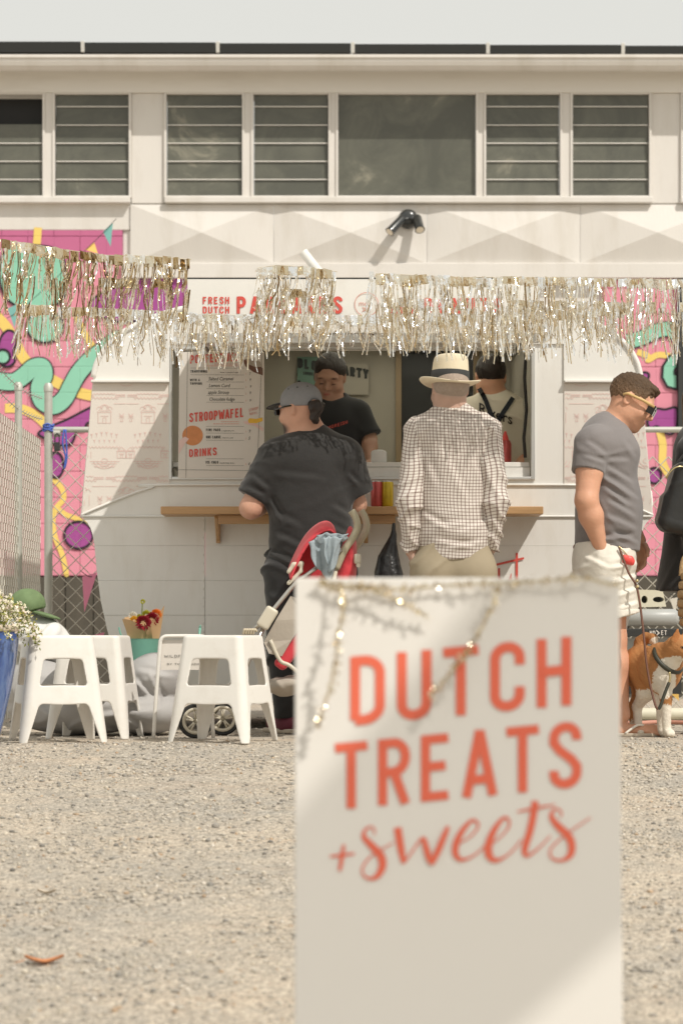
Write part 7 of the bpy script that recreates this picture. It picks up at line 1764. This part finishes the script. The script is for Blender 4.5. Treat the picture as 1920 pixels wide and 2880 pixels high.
for z_ in (1.84, 1.72):
    mb = MB(); n_ = 40; P_ = [Vector((gx, 12.55 + (FYn - 12.55)*i/n_, z_ - .04*math.sin(math.pi*i/n_))) for i in range(n_ + 1)]; mb.tube(P_, .003, 4)
    for i in range(0, n_, 2): mb.tube([P_[i] + Vector((.012, 0, .012)), P_[i] - Vector((.012, 0, .012))], .002, 4)
    mb.build('barbed_strand', M['galv'], gate)
mb = MB()
for k in range(5): mb.tube(catmull([Vector((xg + .03*math.cos(a + k), FYn + .03*math.sin(a + k), 1.655 + .008*k + .006*math.sin(3*a))) for a in np.linspace(0, 6.28, 9)], 3), .0055, 6)
mb.tube(catmull([(WX(182, FYn), FYn - .02, 1.66), (WX(178, FYn), FYn - .025, 1.58), (WX(186, FYn), FYn - .02, 1.50), (WX(182, FYn), FYn - .02, 1.43), (WX(190, FYn), FYn - .02, 1.50), (WX(186, FYn), FYn - .02, 1.66)], 5), .005, 6)
tag(mb.build('blue_rope', M['blue_rope'], None, (xg, FYn, 1.65), smooth='all'), 'blue and white rope knotted round the fence post', 'rope')
mb = MB(); pl_ = (WX(163, FYn), FYn - .03, 1.56); mb.box(pl_, (.034, .02, .05)); mb.tube(catmull([(pl_[0] - .012, pl_[1], pl_[2] + .02), (pl_[0] - .012, pl_[1], pl_[2] + .06), (pl_[0], pl_[1], pl_[2] + .075), (pl_[0] + .012, pl_[1], pl_[2] + .06), (pl_[0] + .012, pl_[1], pl_[2] + .02)], 3), .004, 6); tag(mb.build('padlock', M['dark_metal'], None, pl_, bevel=.002), 'small dark padlock hanging under the fence rail', 'padlock')
def bunting(label, line, flags, Y):
    g = thing('bunting', label, 'bunting', tuple(W(*line[0], Y)))
    C = catmull([W(x, y, Y) for x, y in line], 6); mb = MB(); mb.tube(C, .0022, 4); mb.build('cord', M['cord'], g)
    for tri, m_ in flags:
        mb = MB(); mb.plate([tri], lambda x, y, d: tuple(W(x, y, Y + .003 + d + .012*math.sin(x*.09 + y*.05))), .0015); mb.build('pennant', M[m_], g)
bunting('string of teal and yellow pennants tied to the mural corner', [(328, 614), (300, 645), (255, 690), (150, 790), (60, 870), (20, 895)], [([(290, 652), (318, 625), (312, 694)], 'flag_teal'), ([(240, 702), (266, 682), (276, 714)], 'flag_yellow'), ([(22, 868), (56, 852), (42, 922)], 'flag_teal')], 18.4)
bunting('string of pink and white pennants tied low on the chain-link fence', [(228, 1606), (255, 1622), (290, 1612)], [([(232, 1622), (274, 1610), (238, 1722)], 'flag_pink'), ([(252, 1790), (294, 1778), (288, 1808)], 'flag_pink')], 14.7)
bunting('string of white and yellow pennants on the fence behind the dog', [(1880, 1668), (1905, 1680), (1935, 1676)], [([(1882, 1684), (1904, 1680), (1898, 1730)], 'flag_white'), ([(1884, 1950), (1906, 1936), (1908, 1972)], 'flag_yellow')], 14.7)
mb = MB(); mb.tube([(WX(1700, 14.0), 14.0, .035), (WX(2050, 14.0), 14.0, .035)], .034, 14); tag(mb.build('ground_pipe', M['cream_metal'], None, (WX(1850, 14.0), 14.0, 0), smooth=True), 'pale pipe lying on the ground along the foot of the fence', 'pipe')
mb = MB(); mb.tube(catmull([(WX(1700, 13.3), 13.3, .012), (WX(1790, 13.2), 13.2, .012), (WX(1850, 13.35), 13.35, .012), (WX(1960, 13.2), 13.2, .012)], 6), .011, 8); tag(mb.build('hose', M['hose'], None, (WX(1850, 13.3), 13.3, 0), smooth='all'), 'dull pink hose lying on the gravel behind the dog', 'hose')

# added unseen cloth on a mast, shaped to throw soft shade on the sandwich board
off = TO_SUN * 5.0; mz = float(ground_z(np.array(2.9), np.array(4.84 + off.y)))
ss = thing('added_shade_caster', 'added unseen open-weave cloth on a tall mast that shades the sandwich board', 'shade caster', (2.95, 4.84 + off.y, mz))
poly = [(.345, .66), (.62, .66), (.58, -.075), (.30, -.33), (0.0, -.60), (-.3, -.62), (-.3, -.14), (-.087, .12), (.10, .345), (.213, .49)]
mb = MB(); mb.plate([poly], lambda x, y, d: (x + off.x, 4.84 + off.y + d - .012*math.sin(x*5), y + off.z), .003); mb.build('shade_caster_cloth', M['shade_cloth'], ss)
yb_ = 4.84 + off.y + .02
mb = MB(); mb.tube([(2.95, yb_, mz), (2.95, yb_, off.z + .75)], .025, 12); mb.build('mast', M['galv'], ss, smooth=True)
mb = MB(); mb.tube([(2.95, yb_, off.z + .67), (off.x + .33, yb_, off.z + .67)], .012, 10); mb.build('spar', M['galv'], ss, smooth=True)
mb = MB(); mb.tube([(2.95, yb_, off.z - .62), (off.x - .3, yb_, off.z - .62)], .012, 10); mb.build('spar', M['galv'], ss, smooth=True)
bpy.context.view_layer.update()
